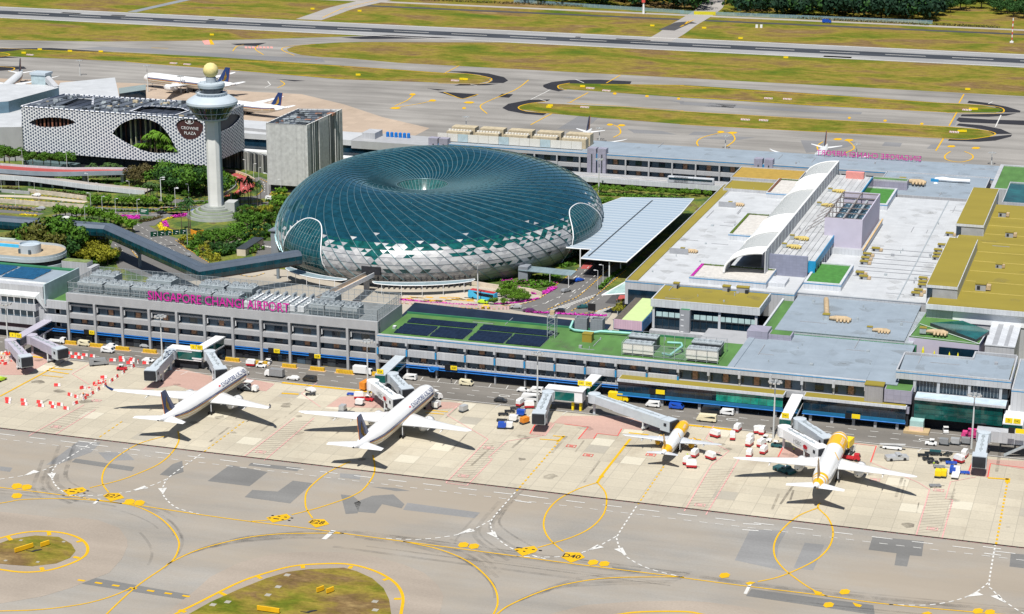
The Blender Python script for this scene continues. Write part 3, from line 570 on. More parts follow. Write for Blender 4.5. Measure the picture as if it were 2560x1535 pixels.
def big_sign(label,x0,x1,Y,z0,z1,back=False):
 s=thing('rooftop_sign',label,'sign',(x0,Y,z0));L=x1-x0
 words='SINGAPORE CHANGI AIRPORT';vs,fs=text_mesh(words,1.0,0.0,'LEFT');xs=[v.x for v in vs];ys=[v.y for v in vs]
 w=max(xs)-min(xs);h=max(ys)-min(ys);m=MB();n=len(vs)
 for dy,rv in((-.15,False),(.15,True)):
  m.add([((v.x-min(xs))/w*L if not back else L-(v.x-min(xs))/w*L,dy,(v.y-min(ys))/h*(z1-z0))for v in vs],[tuple(reversed(f))if rv^back else f for f in fs])
 m2=MB()
 for f in fs:
  for i in range(len(f)):
   a,b=vs[f[i]],vs[f[(i+1)%len(f)]]
   q=[((p.x-min(xs))/w*L if not back else L-(p.x-min(xs))/w*L,(p.y-min(ys))/h*(z1-z0))for p in(a,b)]
   m.add([(q[0][0],-.15,q[0][1]),(q[1][0],-.15,q[1][1]),(q[1][0],.15,q[1][1]),(q[0][0],.15,q[0][1])],[(0,1,2,3)])
 m.build('letters',MAGENTA,s)
 for z in(.3,(z1-z0)*.5,(z1-z0)*.95):m2.box(0,L,.2,.3,z-.05,z+.05)
 for i in range(26):m2.box(i*L/25-.06,i*L/25+.06,.3,.42,-.8,z1-z0)
 m2.build('frame',DSTEEL,s);return s
big_sign('large magenta rooftop letters facing the apron along the front of the fenced terminal roof',15.9,78.2,FAC+.2,21.2,24.9)
def make_chiller(w=11.4,d=7.5,h=4.4):
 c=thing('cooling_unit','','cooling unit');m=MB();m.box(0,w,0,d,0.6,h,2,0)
 for i in range(9):m.box(.3+i*w/9,.3+i*w/9+w/9-.5,-.06,0,1.2,h-1.8,1)
 for x in(.2,w/2,w-.4):m.box(x,x+.2,.2,d-.2,0,.6,1)
 m.box(0.0,w,-.10,0,h-1.3,h-.2,0)
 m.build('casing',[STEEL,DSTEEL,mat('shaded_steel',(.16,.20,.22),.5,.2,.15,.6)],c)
 for i in range(3):
  for j in range(2):
   cx_,cy_=w*(i+.5)/3,d*(j+.5)/2;f=MB();r=min(w/6,d/4)*.88
   f.lathe([(r,h),(r*.92,h+.9),(r*.84,h+.9),(r*.84,h+.45)],14,(cx_,cy_,0),0);f.lathe([(r*.84,h+.45),(0.01,h+.45)],14,(cx_,cy_,0),1,False)
   for a in range(4):
    an=a*math.pi/2+i;f.beam((cx_,cy_,h+.7),(cx_+math.cos(an)*r*.8,cy_+math.sin(an)*r*.8,h+.7),.5,.1,0)
   f.build('fan',[STEEL,DSTEEL],c)
 return c
K=Kind(make_chiller());gl='cooling units behind the roof fence';ZR=20.3
fr=[(-18.5,'leftmost in the front row'),(-6.0,'second from left in the front row'),(6.3,'third from left in the front row'),(18.6,'fourth in the front row, behind the sign'),(30.7,'fifth from left in the front row'),(43.0,'sixth in the front row, by the air handlers')]
for x,d in fr:K.put((x,111.0,ZR),0,'blue-grey cooling unit with roof fans, '+d,gl,(1.0,.8,1))
for x,d in[(-19.1,'leftmost in the back row'),(7.0,'second in the back row'),(31.0,'third in the back row'),(43.6,'last in the back row')]:K.put((x,122.5,ZR),0,'blue-grey cooling unit with six roof fans, '+d,gl,(1.0,.9,1))
for x,y,d in[(85.6,109.4,'left one of the three small ones at the right end'),(92.6,109.4,'middle one of the three small ones at the right end'),(99.9,109.4,'rightmost of the three'),(85.6,121.0,'small one behind the right-hand row')]:K.put((x,y,ZR),0,'narrow cooling unit with fans, '+d,gl,(.56,.9,1))
def make_ahu():
 c=thing('air_handler','','air handler');m=MB();m.box(0,2.7,0,14,.3,2.6,0);m.box(.2,2.5,.2,13.8,0,.3,1);m.build('casing',[WHITEP,DSTEEL],c)
 m=MB()
 for i in range(5):m.lathe([(.85,2.6),(.85,3.2),(.75,3.2),(.2,3.0)],12,(1.35,1.6+i*2.7,0))
 m.parts('fan',STEEL,c);m=MB();m.tube([(1.35,13.5,2.7),(1.35,13.2,4.0),(1.35,10,4.1)],.5,8);m.build('duct',STEEL,c)
 return c
K=Kind(make_ahu())
for i in range(7):K.put((56.6+i*3.9,111,ZR),0,'long white air handling unit, %s of seven beside the sign end'%ORD[i].replace('leftmost','leftmost'),'white air handlers on the terminal roof')
m=MB();m.tube([(10,120,21.2),(52,120,21.2),(54,118,22.4)],.5,8);m.tube([(0,119.3,21.8),(40,119.3,21.8)],.35,8)
tag(m.build('chilled_water_pipe',AQUA),'pale aqua pipe running between the two rows of roof cooling units','pipe')
XC=236.5
t=thing('terminal_building','low terminal wing with a green roof carrying black solar panels','building')
fl=[('balcony',7.9,10.7),('parapet',13.4,16.0),('window',5.2,7.9),('window',10.7,13.4)]
n,bw=bands(t,XB+.2,XC,FAC-.6,fl,12.1)
for i in range(n+1):
 x=XB+.2+i*bw;m=MB();m.box(x-.45,x+.45,FAC-1.1,FAC+1.6,12.3,14.9,0);m.box(x-.25,x+.25,FAC-.2,FAC+1.8,.02,12.3,1);m.box(x-.35,x+.35,FAC-.9,FAC-.6,8.0,10.6,2);m.build('column',[PCLAD,CLAD,BLUET],t)
m=MB();m.box(XB+.2,XC,FAC-.9,FAC-.8,15.4,15.7);m.build('blue_trim',BLUET,t)
MB().box(XB+.05,XC,FAC+2.0,140,.02,15.2).build('wall',CLAD,t)
m=MB();m.box(XB+.05,XC,FAC+.6,139.6,15.2,15.35,0);m.box(XB+.05,XC,139.2,140,15.35,16.0,1);m.build('roof',[GREENR,GREENR2],t)
m=MB();m.box(XB+.3,XC,FAC-.4,FAC+2,4.5,5.2,0);m.box(XB+.3,XC,FAC+1.4,FAC+2.0,.05,4.5,1)
for j in range(60):m.box(XB+1+j*2.0,XB+1.1+j*2,FAC-.5,FAC-.4,5.0,6.2,2)
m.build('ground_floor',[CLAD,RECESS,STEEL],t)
pipe_run(t,XB+10,XC-12,FAC-.6,3.7)
m=MB();m.tube([(137,FAC-.9,4.2),(138,FAC-1.6,3.2),(139.5,FAC-1.6,3.2),(140.5,FAC-.9,4.4)],.35,6);m.box(138,141.5,FAC-1.6,FAC-.6,3.9,5.0);m.build('pipe_junction',BLUEP,t)
def solar(k,pts,z,label,ms,tilt=.35):
 q=PL(k,pts,z);x0=sum(p.x for p in q)/len(q);m=MB()
 m.poly([(p.x,p.y,z+(tilt if p.y>q[0].y+1 else .3))for p in q]);o=m.build('solar_array',ms);return tag(o,label,'solar panels','solar arrays on the green roof')
def solar_box(x0,x1,y0,y1,z,label,ms,rows,grp):
 s=thing('solar_array',label,'solar panels',(x0,y0,z),0,grp);d=(y1-y0)/rows
 for i in range(rows):
  m=MB();m.add([(0,i*d,.25),(x1-x0,i*d,.25),(x1-x0,(i+.9)*d,.7),(0,(i+.9)*d,.7)],[(0,1,2,3)]);m.add([(0,i*d,.2),(x1-x0,i*d,.2),(x1-x0,(i+.9)*d,.65),(0,(i+.9)*d,.65)],[(3,2,1,0)])
  m.build('panel_row',ms,s)
 m=MB()
 for i in range(5):x=i*(x1-x0)/4;m.box(x-.05,x+.05,0,y1-y0,.05,.2)
 m.build('rail',STEEL,s);return s
ga='solar arrays on the green roof'
solar_box(120.6,134.8,111.6,124.2,15.35,'black solar array on the green roof, leftmost in the front row',SOLAR,3,ga);solar_box(135.6,149.4,111.6,124.2,15.35,'black solar array on the green roof, second from left in the front row',SOLAR,3,ga)
solar_box(151.6,166,111.4,124.0,15.35,'black solar array on the green roof, third from left in the front row',SOLAR,3,ga);solar_box(166.8,181,111.4,124.0,15.35,'black solar array on the green roof, rightmost in the front row',SOLAR,3,ga)
solar_box(120.4,148.5,126.6,132.6,15.35,'narrow dark solar strip along the back of the green roof, left one',SOLAR,2,ga);solar_box(151,181,126.2,132.4,15.35,'narrow dark solar strip along the back of the green roof, right one',SOLAR,2,ga)
MB_=MB();MB_.box(118.0,119.2,117,118.6,15.35,16.4,0,1);tag(MB_.build('roof_vent',[STEEL,WHITEP]),'small white vent hood on the green roof left of the solar panels','vent')
t=thing('covered_walkway','long walkway with a dark glass roof behind the green solar roof','walkway')
m=MB();m.add([(112,141,13.2),(197,141,12.2),(197,156,13.4),(112,158,14.6)],[(0,1,2,3)]);m.add([(112,141,12.9),(197,141,11.9),(197,156,13.1),(112,158,14.3)],[(3,2,1,0)]);m.build('roof',mat('black_glass_roof',(.012,.018,.03),.12,0,.4,.1,.6),t)
m=MB()
for i in range(15):m.box(113+i*6,113.3+i*6,141.4,141.7,.0,12.6)
m.parts('post',DSTEEL,t);MB().box(112,197,144,156,.02,8).build('wall',RECESS,t)
t=thing('terminal_building','terminal wing with a wide plain blue-grey flat roof behind the yellow-roofed gate lounges','building')
XD=318.5
fl=[('parapet',13.6,16.0),('window',9.2,13.6)]
n,bw=bands(t,XC+.1,306.5,FAC-.7,fl,12.1)
for i in range(1,n+1):
 x=XC+i*bw;m=MB();m.box(x-.45,x+.45,FAC-1.2,FAC+1.6,12.2,14.9,0);m.box(x-.3,x+.3,FAC-.2,FAC+1.8,4,12.2,1);m.build('column',[PCLAD,CLAD],t)
MB().box(XC,306.5,FAC-1.05,FAC-.95,15.5,15.8).build('blue_trim',BLUET,t)
MB().box(XC+0,317,FAC+1.9,158,.02,14.9).build('wall',CLAD,t)
m=MB();m.box(XC+20.5,317.6,FAC+.5,158.5,14.9,15.2,0);m.box(254.5,257,FAC+.5,150,15.2,15.5,0);m.box(XC+0,257,FAC+.5,140,14.9,15.1,1);m.box(271,306,FAC+.4,120,15.2,15.35,0);m.build('roof',[GREYR,GREENR],t)
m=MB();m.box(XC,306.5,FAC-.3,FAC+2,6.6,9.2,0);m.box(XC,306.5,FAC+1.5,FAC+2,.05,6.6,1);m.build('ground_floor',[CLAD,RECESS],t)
t=thing('terminal_building','terminal section with a plain blue-grey roof one step higher, tan ductwork lying on it','building')
MB().box(262.6,313,161,213,.02,15.8).build('wall',PCLAD,t);MB().box(262.4,313.2,160.8,213,15.8,16.0).build('roof',GREYR,t);MB().box(255,318,158.6,160.8,.02,14.8).build('link_strip',GREENR2,t)
m=MB();m.box(258,262.4,150,205,14,15.5,0);m.box(257.2,258,150,205,14,16.4,1);m.build('green_gutter',[GREENR,WCLAD],t)
m=MB();m.box(313.2,316.5,160,206,12,15.4,0);m.build('gutter',STEEL,t)
def lounge(x0,x1,y0,z1,label,teal=False,zg=1.0):
 s=thing('gate_lounge',label,'gate lounge');m=MB();m.box(x0,x1,y0,FAC-.4,z1-.9,z1-.2,1);m.box(x0+.4,x1-.4,y0+.4,FAC-.4,z1-.2,z1,0);m.box(x0,x1,y0,y0+.4,z1-.2,z1+.15,1);m.build('roof',[OLIVE,WCLAD],s)
 m=MB();m.box(x0+.2,x1-.2,y0+.8,FAC-.5,4.2,z1-.9,0);k=int((x1-x0)/3)
 for i in range(k+1):x=x0+.3+i*(x1-x0-.6)/k;m.box(x-.05,x+.05,y0+.7,y0+.8,4.2,z1-.9,1)
 m.box(x0+.2,x1-.2,y0+.7,y0+.8,z1-2.2,z1-2.05,1)
 if teal:m.box(x0+(x1-x0)*.60,x1-.25,y0+.74,y0+.8,4.4,z1-1.0,2)
 m.build('glazing',[GLZ,DSTEEL,mat('bright_teal_glass',(0.01,.22,.16),.1,0,.45,.4,.6)],s)
 m=MB();m.box(x0+.2,x1-.2,y0+.5,y0+1.0,2.7,4.2,0);m.build('blue_band',mat('blue_band_paint',(.01,.13,.26),.5,0,.1,.3),s)
 pipe_run(s,x0,x1,y0+.2,2.9,2)
 m=MB();m.box(x0+.4,x1-.4,FAC-1.5,FAC-.6,.05,2.7,0)
 for i in range(5):x=x0+3+i*(x1-x0-6)/4;m.box(x-.5,x+.5,y0+1,y0+2,.05,2.7,1)
 m.build('ground_floor',[RECESS,CLAD],s);return s
lounge(214.5,277.5,100.5,9.2,'long glazed gate lounge with a yellow-olive roof, teal glass at its right end',True)
lounge(284.5,322,100.5,9.4,'glazed gate lounge with a yellow-olive roof, right one, beside the grey lift block')
# === the large terminal complex on the right
GREY2=mat('mid_grey_wall',(0.30,0.31,0.33),0.6,0,.1,.3)
SHADE=RECESS
def block(name,label,x0,x1,y0,y1,zt,wallm=PCLAD,roofm=WHITER,zb=.02,par=0.5,trim=True,over=0,parm=None,cat='building',parz=2.6):
 """flat-roofed block: wall, parapet ring with a blue line, roof"""
 s=thing(name,label,cat)
 MB().box(x0+over,x1-over,y0+over,y1-over,zb,zt-.3).build('wall',wallm if not over else RECESS,s)
 m=MB()
 if over:
  m.box(x0,x1,y0,y1,zt-parz,zt-.3,0)
 MB().box(x0+par*.6,x1-par*.6,y0+par*.6,y1-par*.6,zt-.3,zt).build('roof',roofm,s)
 if par:
  w=par;h=.55
  for a in((x0,x1,y0,y0+w),(x0,x1,y1-w,y1),(x0,x0+w,y0+w,y1-w),(x1-w,x1,y0+w,y1-w)):m.box(*a,zt-.29,zt+h)
 if m.v:m.build('parapet',parm or PCLAD,s)
 if trim:
  m=MB();m.box(x0,x1,y0-.06,y0,zt-.35,zt-.05);m.box(x1,x1+.06,y0,y1,zt-.35,zt-.05);m.build('blue_trim',BLUET,s)
 return s
t=block('terminal_hall','broad pale grey terminal roof with a yellow-olive strip along its left edge',189.6,262,205.5,403,18,PCLAD,WHITER,8,.4,True,0)
MB().box(190.2,194.6,206,402.5,18.02,18.35).build('olive_strip',OLIVE,t)
MB().box(191,220,205.2,205.5,8,14.6).build('glazing',GLZ,t)
MB().box(188,262,207,403,.02,8).build('lower_wall',RECESS,t)
t=thing('terminal_hall','white ribbed terminal roof with dark seams and olive vents, beside the olive roof','building')
MB().box(262,316,213.2,405,.02,17).build('wall',PCLAD,t);MB().box(262,316.2,213.0,405,17,17.4).build('roof',WHITER,t)
m=MB()
for y in(246,256,262,270,278,287,296):m.box(280,313,y,y+.22,17.4,17.65)
m.parts('roof_seam',mat('dark_seam',(.24,.25,.27),.7),t)
m=MB();m.box(303,303.5,214,404,17.4,17.6);m.build('roof_gutter',STEEL,t)
for i,(a,b,c,d,e)in enumerate([(191,226,412,440,'rear yellow-brown flat roof behind the pale terminal roof, the farther of two'),(192,217,389,411,'rear olive flat roof behind the pale terminal roof, the nearer of two'),(226,240,436,452,'small yellow-brown roof beyond the white vault')]):
 block('roof_block',e,a,b,c,d,20-i%2,PCLAD,OLIVE if i else mat('brown_olive_roof',(.36,.235,.045),.8),2,.4,False)
HEDGE=mat('hedge_green',(0.10,0.16,0.02),.9,0,.4,1.2);HEDGER=mat('hedge_rust',(0.20,0.09,.06),.9,0,.35,1.2);FLOWM=mat('magenta_flowers',(0.50,.03,.36),.9,0,.35,1.0);FLOWY=mat('yellow_flowers',(.62,.50,.01),.9,0,.35,1.2)
def hedge(name,x0,x1,y0,y1,z,mt,h=.8,step=.6,label=None):
 m=MB();nx=max(2,int((x1-x0)/step));ny=max(2,int((y1-y0)/step))
 for i in range(nx):
  for j in range(ny):
   x=x0+(i+.5)*(x1-x0)/nx;y=y0+(j+.5)*(y1-y0)/ny;r=step*random.uniform(.5,.8)
   m.ball((x,y,z+h*random.uniform(.3,.6)),r,5,0,(1,1,h/step*random.uniform(.5,.9)))
 return m
def roof_garden(label,x0,x1,y0,y1,z,hm,extra=0):
 s=block('roof_garden',label,x0,x1,y0,y1,z,PCLAD,mat('pebble_roof',(.50,.48,.45),.9,0,.14,.8),17.9,.35,True,.9,WCLAD,'roof garden')
 m=hedge('h',x0+.4,x0+1.5,y0+.5,y1-.5,z,hm);h2=hedge('h',x0+1.5,x1-.5,y0+.4,y0+1.2,z,HEDGE,.5);h3=hedge('h',x0+1,x1-.5,y1-1.4,y1-.4,z,HEDGE,.6)
 m.build('hedge',hm,s);h2.build('front_hedge',HEDGE if not extra else hm,s);h3.build('rear_hedge',HEDGE,s);return s
roof_garden('white roof terrace edged with magenta flowers at the near foot of the white vault',216,249,211,234,20.5,FLOWM)
roof_garden('white roof terrace edged with a green hedge beside the middle of the white vault',216,232,290,333,20.5,HEDGE)
roof_garden('white roof terrace edged with a rust-red hedge beside the far part of the white vault',216,232,380,414,20.5,HEDGER,1)
v=thing('roof_vault','long curved white vault of alternating white sheeting and open lattice crossing the terminal roof','vaulted roof')
XL,XR,ZL,ZR2=228.6,245.2,20.6,30.2
def vp(u,y,off=0):
 a=u*math.pi*.5;return Vector((XL+(XR-XL)*(1-math.cos(a))**.92,y,ZL+off+(ZR2-ZL)*math.sin(a)**.8))
WSHEET=mat('white_roof_sheet',(0.78,.78,.77),.45,0,.03,.3)
def lattice_mat():
 m,t,b=newmat('white_lattice');v_=pos(t,(1,1,1));w1=t.nodes.new('ShaderNodeTexWave');w1.wave_type='BANDS';w1.bands_direction='Y';w1.inputs['Scale'].default_value=.42;t.links.new(v_,w1.inputs['Vector'])
 w2=t.nodes.new('ShaderNodeTexWave');w2.bands_direction='X';w2.inputs['Scale'].default_value=.5;t.links.new(v_,w2.inputs['Vector'])
 c=mix(t,ramp(t,w1.outputs['Fac'],[(.45,(.30,.33,.33)),(.6,(.74,.74,.72))]),ramp(t,w2.outputs['Fac'],[(.4,.72),(.6,1.0)]),1,'MULTIPLY');t.links.new(c,b.inputs['Base Color']);b.inputs['Roughness'].default_value=.5;return m
LAT=lattice_mat()
for i,(y0,y1,kind)in enumerate([(222,232,1),(232,262,0),(262,297,1),(297,352,0),(352,388,1),(388,420,0)]):
 m=MB();n=12;steps=max(2,int((y1-y0)/3))
 rows=[[vp(j/n,y0+(y1-y0)*k/steps,0.25 if kind else 0)for j in range(n+1)]for k in range(steps+1)]
 m.loft(rows,0,False,True);m.loft([[p-Vector((0,0,.35))for p in r]for r in rows][::-1],0,False,True);m.build('white_sheeting' if kind else 'lattice_bay',WSHEET if kind else LAT,v)
for y in(222,232,262,297,352,388,420):
 m=MB();m.tube([vp(j/12,y,.3)for j in range(13)],.55 if y<240 else .35,6);m.build('arch_rib',WSHEET,v)
m=MB();m.box(XR,XR+.5,226,420,20,ZR2+.2,0)
for k in range(24):m.box(XR+.5,XR+.7,230+k*8,231+k*8,20,ZR2,1)
m.build('side_wall',[PCLAD,STEEL],v)
m=MB();m.tube([vp(1,228,.4),vp(1,420,.4)],.5,6);m.build('edge_beam',WSHEET,v)
t=thing('plant_building','raised block with a stained white ribbed roof and blue fascia right of the white vault','building')
m=MB();m.box(246.2,264.6,236,412,17,24.4,0);m.build('wall',GLZ,t)
m=MB();m.box(245.8,265.2,236,299,24.4,25,0);m.box(245.8,263.8,299,412.5,24.4,25.2,0)
for k in range(7):m.box(247.5+k*2.5,247.8+k*2.5,236.5,411,25,25.45,0)
m.build('roof',panel_mat('stained_white_roof',(.45,.46,.47),2.5,9,.7,0,.85,'XY',var=.10),t)
m=MB();m.box(265.2,265.5,236,299,22,25.3,0);m.box(262.3,265.2,235.7,236,20,25.2,0);m.box(263.8,264.2,340,412,22,25.4,0)
m.parts('blue_fascia',mat('bright_blue_fascia',(.01,.24,.46),.5,0,.08,.3),t)
m=MB()
for k in range(10):m.box(264.7,265.3,240+k*6.5,242+k*6.5,17.3,22)
m.parts('fin',WCLAD,t)
tag(MB().box(242.3,262.2,234.6,235.6,17.5,27.2).build('screen_wall',panel_mat('lavender_blocks',(.23,.245,.33),1.5,1.2,.6,0,.85)),'big blue-grey screen wall of blocks at the near end of the vault','screen wall')
t=thing('plant_enclosure','tall open-topped lavender box full of dark cooling plant under steel beams','plant enclosure')
LV2=mat('pale_lavender_render',(.47,.44,.53),.75,0,.05,.2)
x0,x1,y0,y1,zt=260.9,277.8,284,340,33.2
m=MB();m.box(x0,x1,y0,y0+.5,20,zt);m.box(x1-.5,x1,y0+.5,y1,20,zt);m.box(x0,x1-.5,y1-.5,y1,20,zt);m.build('wall',LV2,t)
m=MB();m.box(x0+.1,x1-.5,y0+.5,y1-.5,20,27,0)
for i in range(3):
 for j in range(8):m.ball((x0+3.5+i*5,y0+5+j*6.3,28),2.0,10,1,(1,1.1,.8))
for i in range(2):m.box(x0+5.6+i*5,x0+6.6+i*5,y0+2,y1-2,27,30,2)
m.build('cooling_plant',[RECESS,mat('dark_blue_steel',(.05,.10,.14),.4,.2,.3,.6),STEEL],t)
m=MB()
for j in range(6):m.beam((x0,y0+2+j*10.4,zt-.3),(x1,y0+2+j*10.4,zt-.3),.4,.4);m.beam((x0-9,y0+2+j*10.4,25.5),(x0,y0+2+j*10.4,zt-1.5),.25,.25);m.beam((x0,y0+2+j*10.4,25),(x0,y0+2+j*10.4,zt),.3,.3)
m.beam(((x0+x1)/2,y0,zt),((x0+x1)/2,y1,zt),.5,.4);m.beam((x0,y0,zt),(x0,y1,zt),.4,.4);m.build('beam',mat('brown_steel',(.20,.17,.16),.6),t)
m=MB();m.box(x0+3,x1+1.2,y0-3,y1+3,16,20,0);m.box(x1+.9,x1+1.5,y0-3,y1+3,19.9,20.5,1);m.build('base',[WCLAD,mat('tan_gutter',(.6,.42,.22),.8)],t)
block('green_roof_block','pale block with a deep green roof in front of the lavender enclosure',263.4,279.2,219,253,20,WCLAD,mat('deep_green_roof',(.055,.19,.035),.85,0,.2,.5),17.3,1.0,True,.8,WCLAD)
block('green_roof_block','pale block with a deep green roof behind the lavender enclosure',263.4,277,374,411,20,WCLAD,mat('deep_green_roof',()),17.3,1.0,True,.8,WCLAD)
tag(MB().box(246.5,256,216,227,16,19.6).build('roof_hut',WCLAD),'plain white box between the flowered terrace and the green roof','roof hut')
tag(MB().box(251.5,260.5,405,408,25.2,28.6).build('roof_hut',mat('salmon_wall',(.62,.25,.22),.8,0,.08)),'salmon pink box at the far end of the stained white roof','roof hut')
block('roof_hut','blue-grey plant room with a small green top on the far grey roof',262,280,425,432,21,LAV,GREENR,16,.3,False)
t=thing('terminal_hall','huge yellow-olive flat roof at the right edge with pale fascia','building')
m=MB();m.box(317.5,420,193,378,.02,21,0);m.box(328,420,192.6,193,16,21,1);m.build('wall',[PCLAD,WHITEP],t)
MB().box(317.3,420,191,378.5,21,23).build('fascia',WCLAD,t);m=MB();m.box(317.8,419.6,191.5,378,23,23.25,0);m.build('roof',OLIVE,t)
m=MB()
for k in range(9):m.box(329,415,214+k*17,214.3+k*17,23.25,23.35)
m.parts('roof_seam',mat('pale_olive_seam',(.50,.40,.12),.8),t)
for(a,b,lab)in[(201,283,'raised oblong box with an olive top on the big olive roof, the nearer of two'),(311,389,'raised oblong box with an olive top on the big olive roof, the farther of two')]:
 s=thing('raised_roof_box',lab,'roof box');MB().box(316.3,328.3,a,b,17.4 if a>0 else 23,27.2).build('wall',GREY2,s);MB().box(316.0,328.6,a-.3,b+.3,27.2,28.3).build('fascia',WCLAD,s);MB().box(316.3,328.3,a,b,28.3,28.5).build('roof',OLIVE,s);MB().box(328.31,328.5,a+.1,b-.1,23,27.2).build('side_cladding',WCLAD,s);MB().box(316.5,318.6,a-.2,a,23,27.0).build('door',GLZ,s)
tag(block('roof_block','low dark green glass roof behind the olive boxes at the right edge',330,420,392,440,21,PCLAD,TEAL,2,.4,False),None)
t=thing('terminal_building','glazed two-storey block with a bright yellow-olive roof and white fascia, in the centre right','building')
MB().box(209.6,253.2,175,196.5,6,19.6).build('wall',GLZ,t)
m=MB();m.box(208.8,253.9,173.6,197,17.2,20,0);m.box(208.8,253.9,173.6,174.1,20,20.4,0);m.box(208.8,209.3,174.1,197,20,20.4,0);m.box(253.4,253.9,174.1,197,20,20.4,0);m.build('fascia',WCLAD,t)
MB().box(209.3,253.4,174.1,196.8,20,20.15).build('roof',OLIVE,t)
PALEG=mat('pale_glass_panel',(.45,.60,.60),.3,0,.1,.5)
for i in range(16):
 if i in(4,5):continue
 x=211+i*2.62;MB().box(x,x+2.3,174.7,174.95,13.0,15.0).build('window_panel',PALEG,t)
m=MB()
for x in(209.8,237.2,252.2):m.box(x-.4,x+.6,174.3,174.9,8,17.2,0)
m.box(209.8,252.8,174.6,174.9,12.6,12.9,1)
for i in range(17):m.box(211+i*2.62,211.1+i*2.62,174.6,174.9,8,12.6,1)
m.build('mullions',[WCLAD,DSTEEL],t);MB().box(209,254,171,174.5,5.5,7.8).build('ledge',PCLAD,t)
m=MB();m.box(221.5,225.6,171.6,174.6,5,17.4,0);m.box(221.7,225.4,171.8,174.4,17.4,17.5,1)
for z in(8,10.5,13,15):m.box(222,223.2,171.5,171.6,z,z+.4,2)
m.build('stair_tower',[GREY2,GREENR2,WHITEP],t)
MB().box(200,262,140,172,.02,5.5).build('lower_roof',mat('dark_low_roof',(.06,.065,.07),.8),t)
t=thing('side_building','small block with a pale green roof and pink front left of the olive-roofed block','building')
MB().box(197.2,209.2,159,193,10.5,14.6).build('wall',mat('blue_side_wall',(.06,.20,.40),.6),t);MB().box(197.4,209.0,158.8,159,11,14.9).build('front',panel_mat('pink_panels',(.62,.43,.52),1,9,.6,0,.8),t)
m=MB();m.box(197.4,200.5,159.2,192.8,14.6,14.8,1);m.box(200.5,209,159.2,192.8,14.6,14.9,0);m.build('roof',[mat('pale_green_roof',(.46,.56,.26),.8,0,.05),mat('dark_gravel',(.10,.085,.07),.9,0,.25,.8)],t);MB().box(199,208,161,192,.02,10.5).build('lower_wall',RECESS,t)
def make_hut():
 c=thing('roof_vent','','roof vent');m=MB();m.box(0,2.6,0,2.4,0,1.7,0);m.box(-.15,2.75,-.15,2.55,1.7,2.0,1);m.box(.4,1.2,-.05,0,.3,1.3,2);m.build('casing',[GREY2,OLIVE,RECESS],c);MB().box(2.6,3.8,.3,2.1,.3,1.5).build('duct',TAN,c);return c
K=Kind(make_hut())
g='olive vents on the white ribbed roof'
vents=[(281.5,291,18),(279.3,280,17.6),(279.5,273,17.6),(280,266,17.6),(281,247,17.6),(283.5,241,17.6),(309,307,17.6),(308.5,297,17.6),(309,290,17.6),(309.3,284,17.6),(308,246,17.6),(308.6,240,17.6),(309,235,17.6),(308.5,226,17.6),(308,221,17.6),(310,330,17.6)]
for i,(x,y,z)in enumerate(sorted(vents,key=lambda q:(q[0]>295,-q[1]))):
 side='right' if x>295 else 'left';K.put((x,y,17.4),0,'small olive-topped roof vent, %s from the back in the %s row'%(['first','second','third','fourth','fifth','sixth','seventh','eighth','ninth','tenth'][i if side=='left' else i-6],side),g,(1.25,1.1,.8))
K2=[]
for(k,x,y,z,lab,s_)in[(6,2270,120,23.3,'grey roof vent on the olive roof, farthest of the four',1.3),(6,2320,265,23.3,'grey roof vent on the olive roof, second farthest',1.3),(6,2250,485,23.3,'grey roof vent on the olive roof, third farthest',1.0),(6,2105,645,23.3,'grey roof vent on the olive roof, nearest of the four',1.6)]:
 p=P(k,x,y,z);K.put((p.x,p.y,23.25),0,lab,'vents on the olive roof',s_)
def ductwork(label,x,y,z,s=1.0,rz=0):
 c=thing('roof_ductwork',label,'ductwork',(x,y,z),rz);s*=.85;m=MB();m.box(-6,-3,-1,1.6,0,2.6,1);m.box(-6.2,-2.8,-1.2,1.8,2.6,2.9,2);m.build('air_unit',[TAN,STEEL,OLIVE],c)
 m=MB()
 m.tube([(-3,0,1),(0,0,1.2),(5,-.3,1.2),(7.4,-.5,1)],[.8,1.3,1.5,.9],8)
 for i in range(4):m.tube([(1+i*1.7,.3,1.3),(1.2+i*1.7,-2.6,1.0),(1.2+i*1.7,-3.2,.4)],.6,7)
 m.build('duct',TAN,c);m=MB()
 for i in range(5):m.box(-1+i*2,-.8+i*2,-1.4,1.2,0,.5)
 m.parts('support',DSTEEL,c);c.scale=(s,s,s);return c
def at6(x,y,z):return P(6,x,y,z)
p=at6(1110,860,16);ductwork('tan branching ductwork on the higher blue-grey roof',p.x,p.y,16,1.0)
m=MB();q=at6(1010,790,16);m.tube([(p.x-3.5,p.y,17),(q.x-.5,q.y+14,17)],1.1,8);tag(m.build('roof_duct',TAN),'straight tan duct running back from the ductwork on the blue-grey roof','ductwork')
p=at6(1400,970,15.2);ductwork('short tan ductwork near the front edge of the higher blue-grey roof',p.x,p.y+3,16,.8)
p=P('F',330,370,17.5);ductwork('tan ductwork on the green roof beside the teal skylight',p.x+1,p.y,17.6,.95)
p=P(3,1650,1310,17.4);ductwork('tan branching ductwork on the far blue-grey roof',p.x,p.y,17.4,1.2)
for k,x,y,z,lab in[('E',200,580,18.1,'tan ductwork behind a low screen on the pale roof, farther one'),(6,60,370,18.1,'tan ductwork behind a low screen on the pale roof, nearer one')]:
 p=P(k,x,y,z);ductwork(lab,p.x,p.y,18.1,.7)
 tag(MB().box(p.x-7.5,p.x+1,p.y-5,p.y-4.7,18,20.6).build('roof_screen',GREY2),'low grey screen wall in front of tan ductwork, '+('farther one' if k=='E' else 'nearer one'),'roof screen')
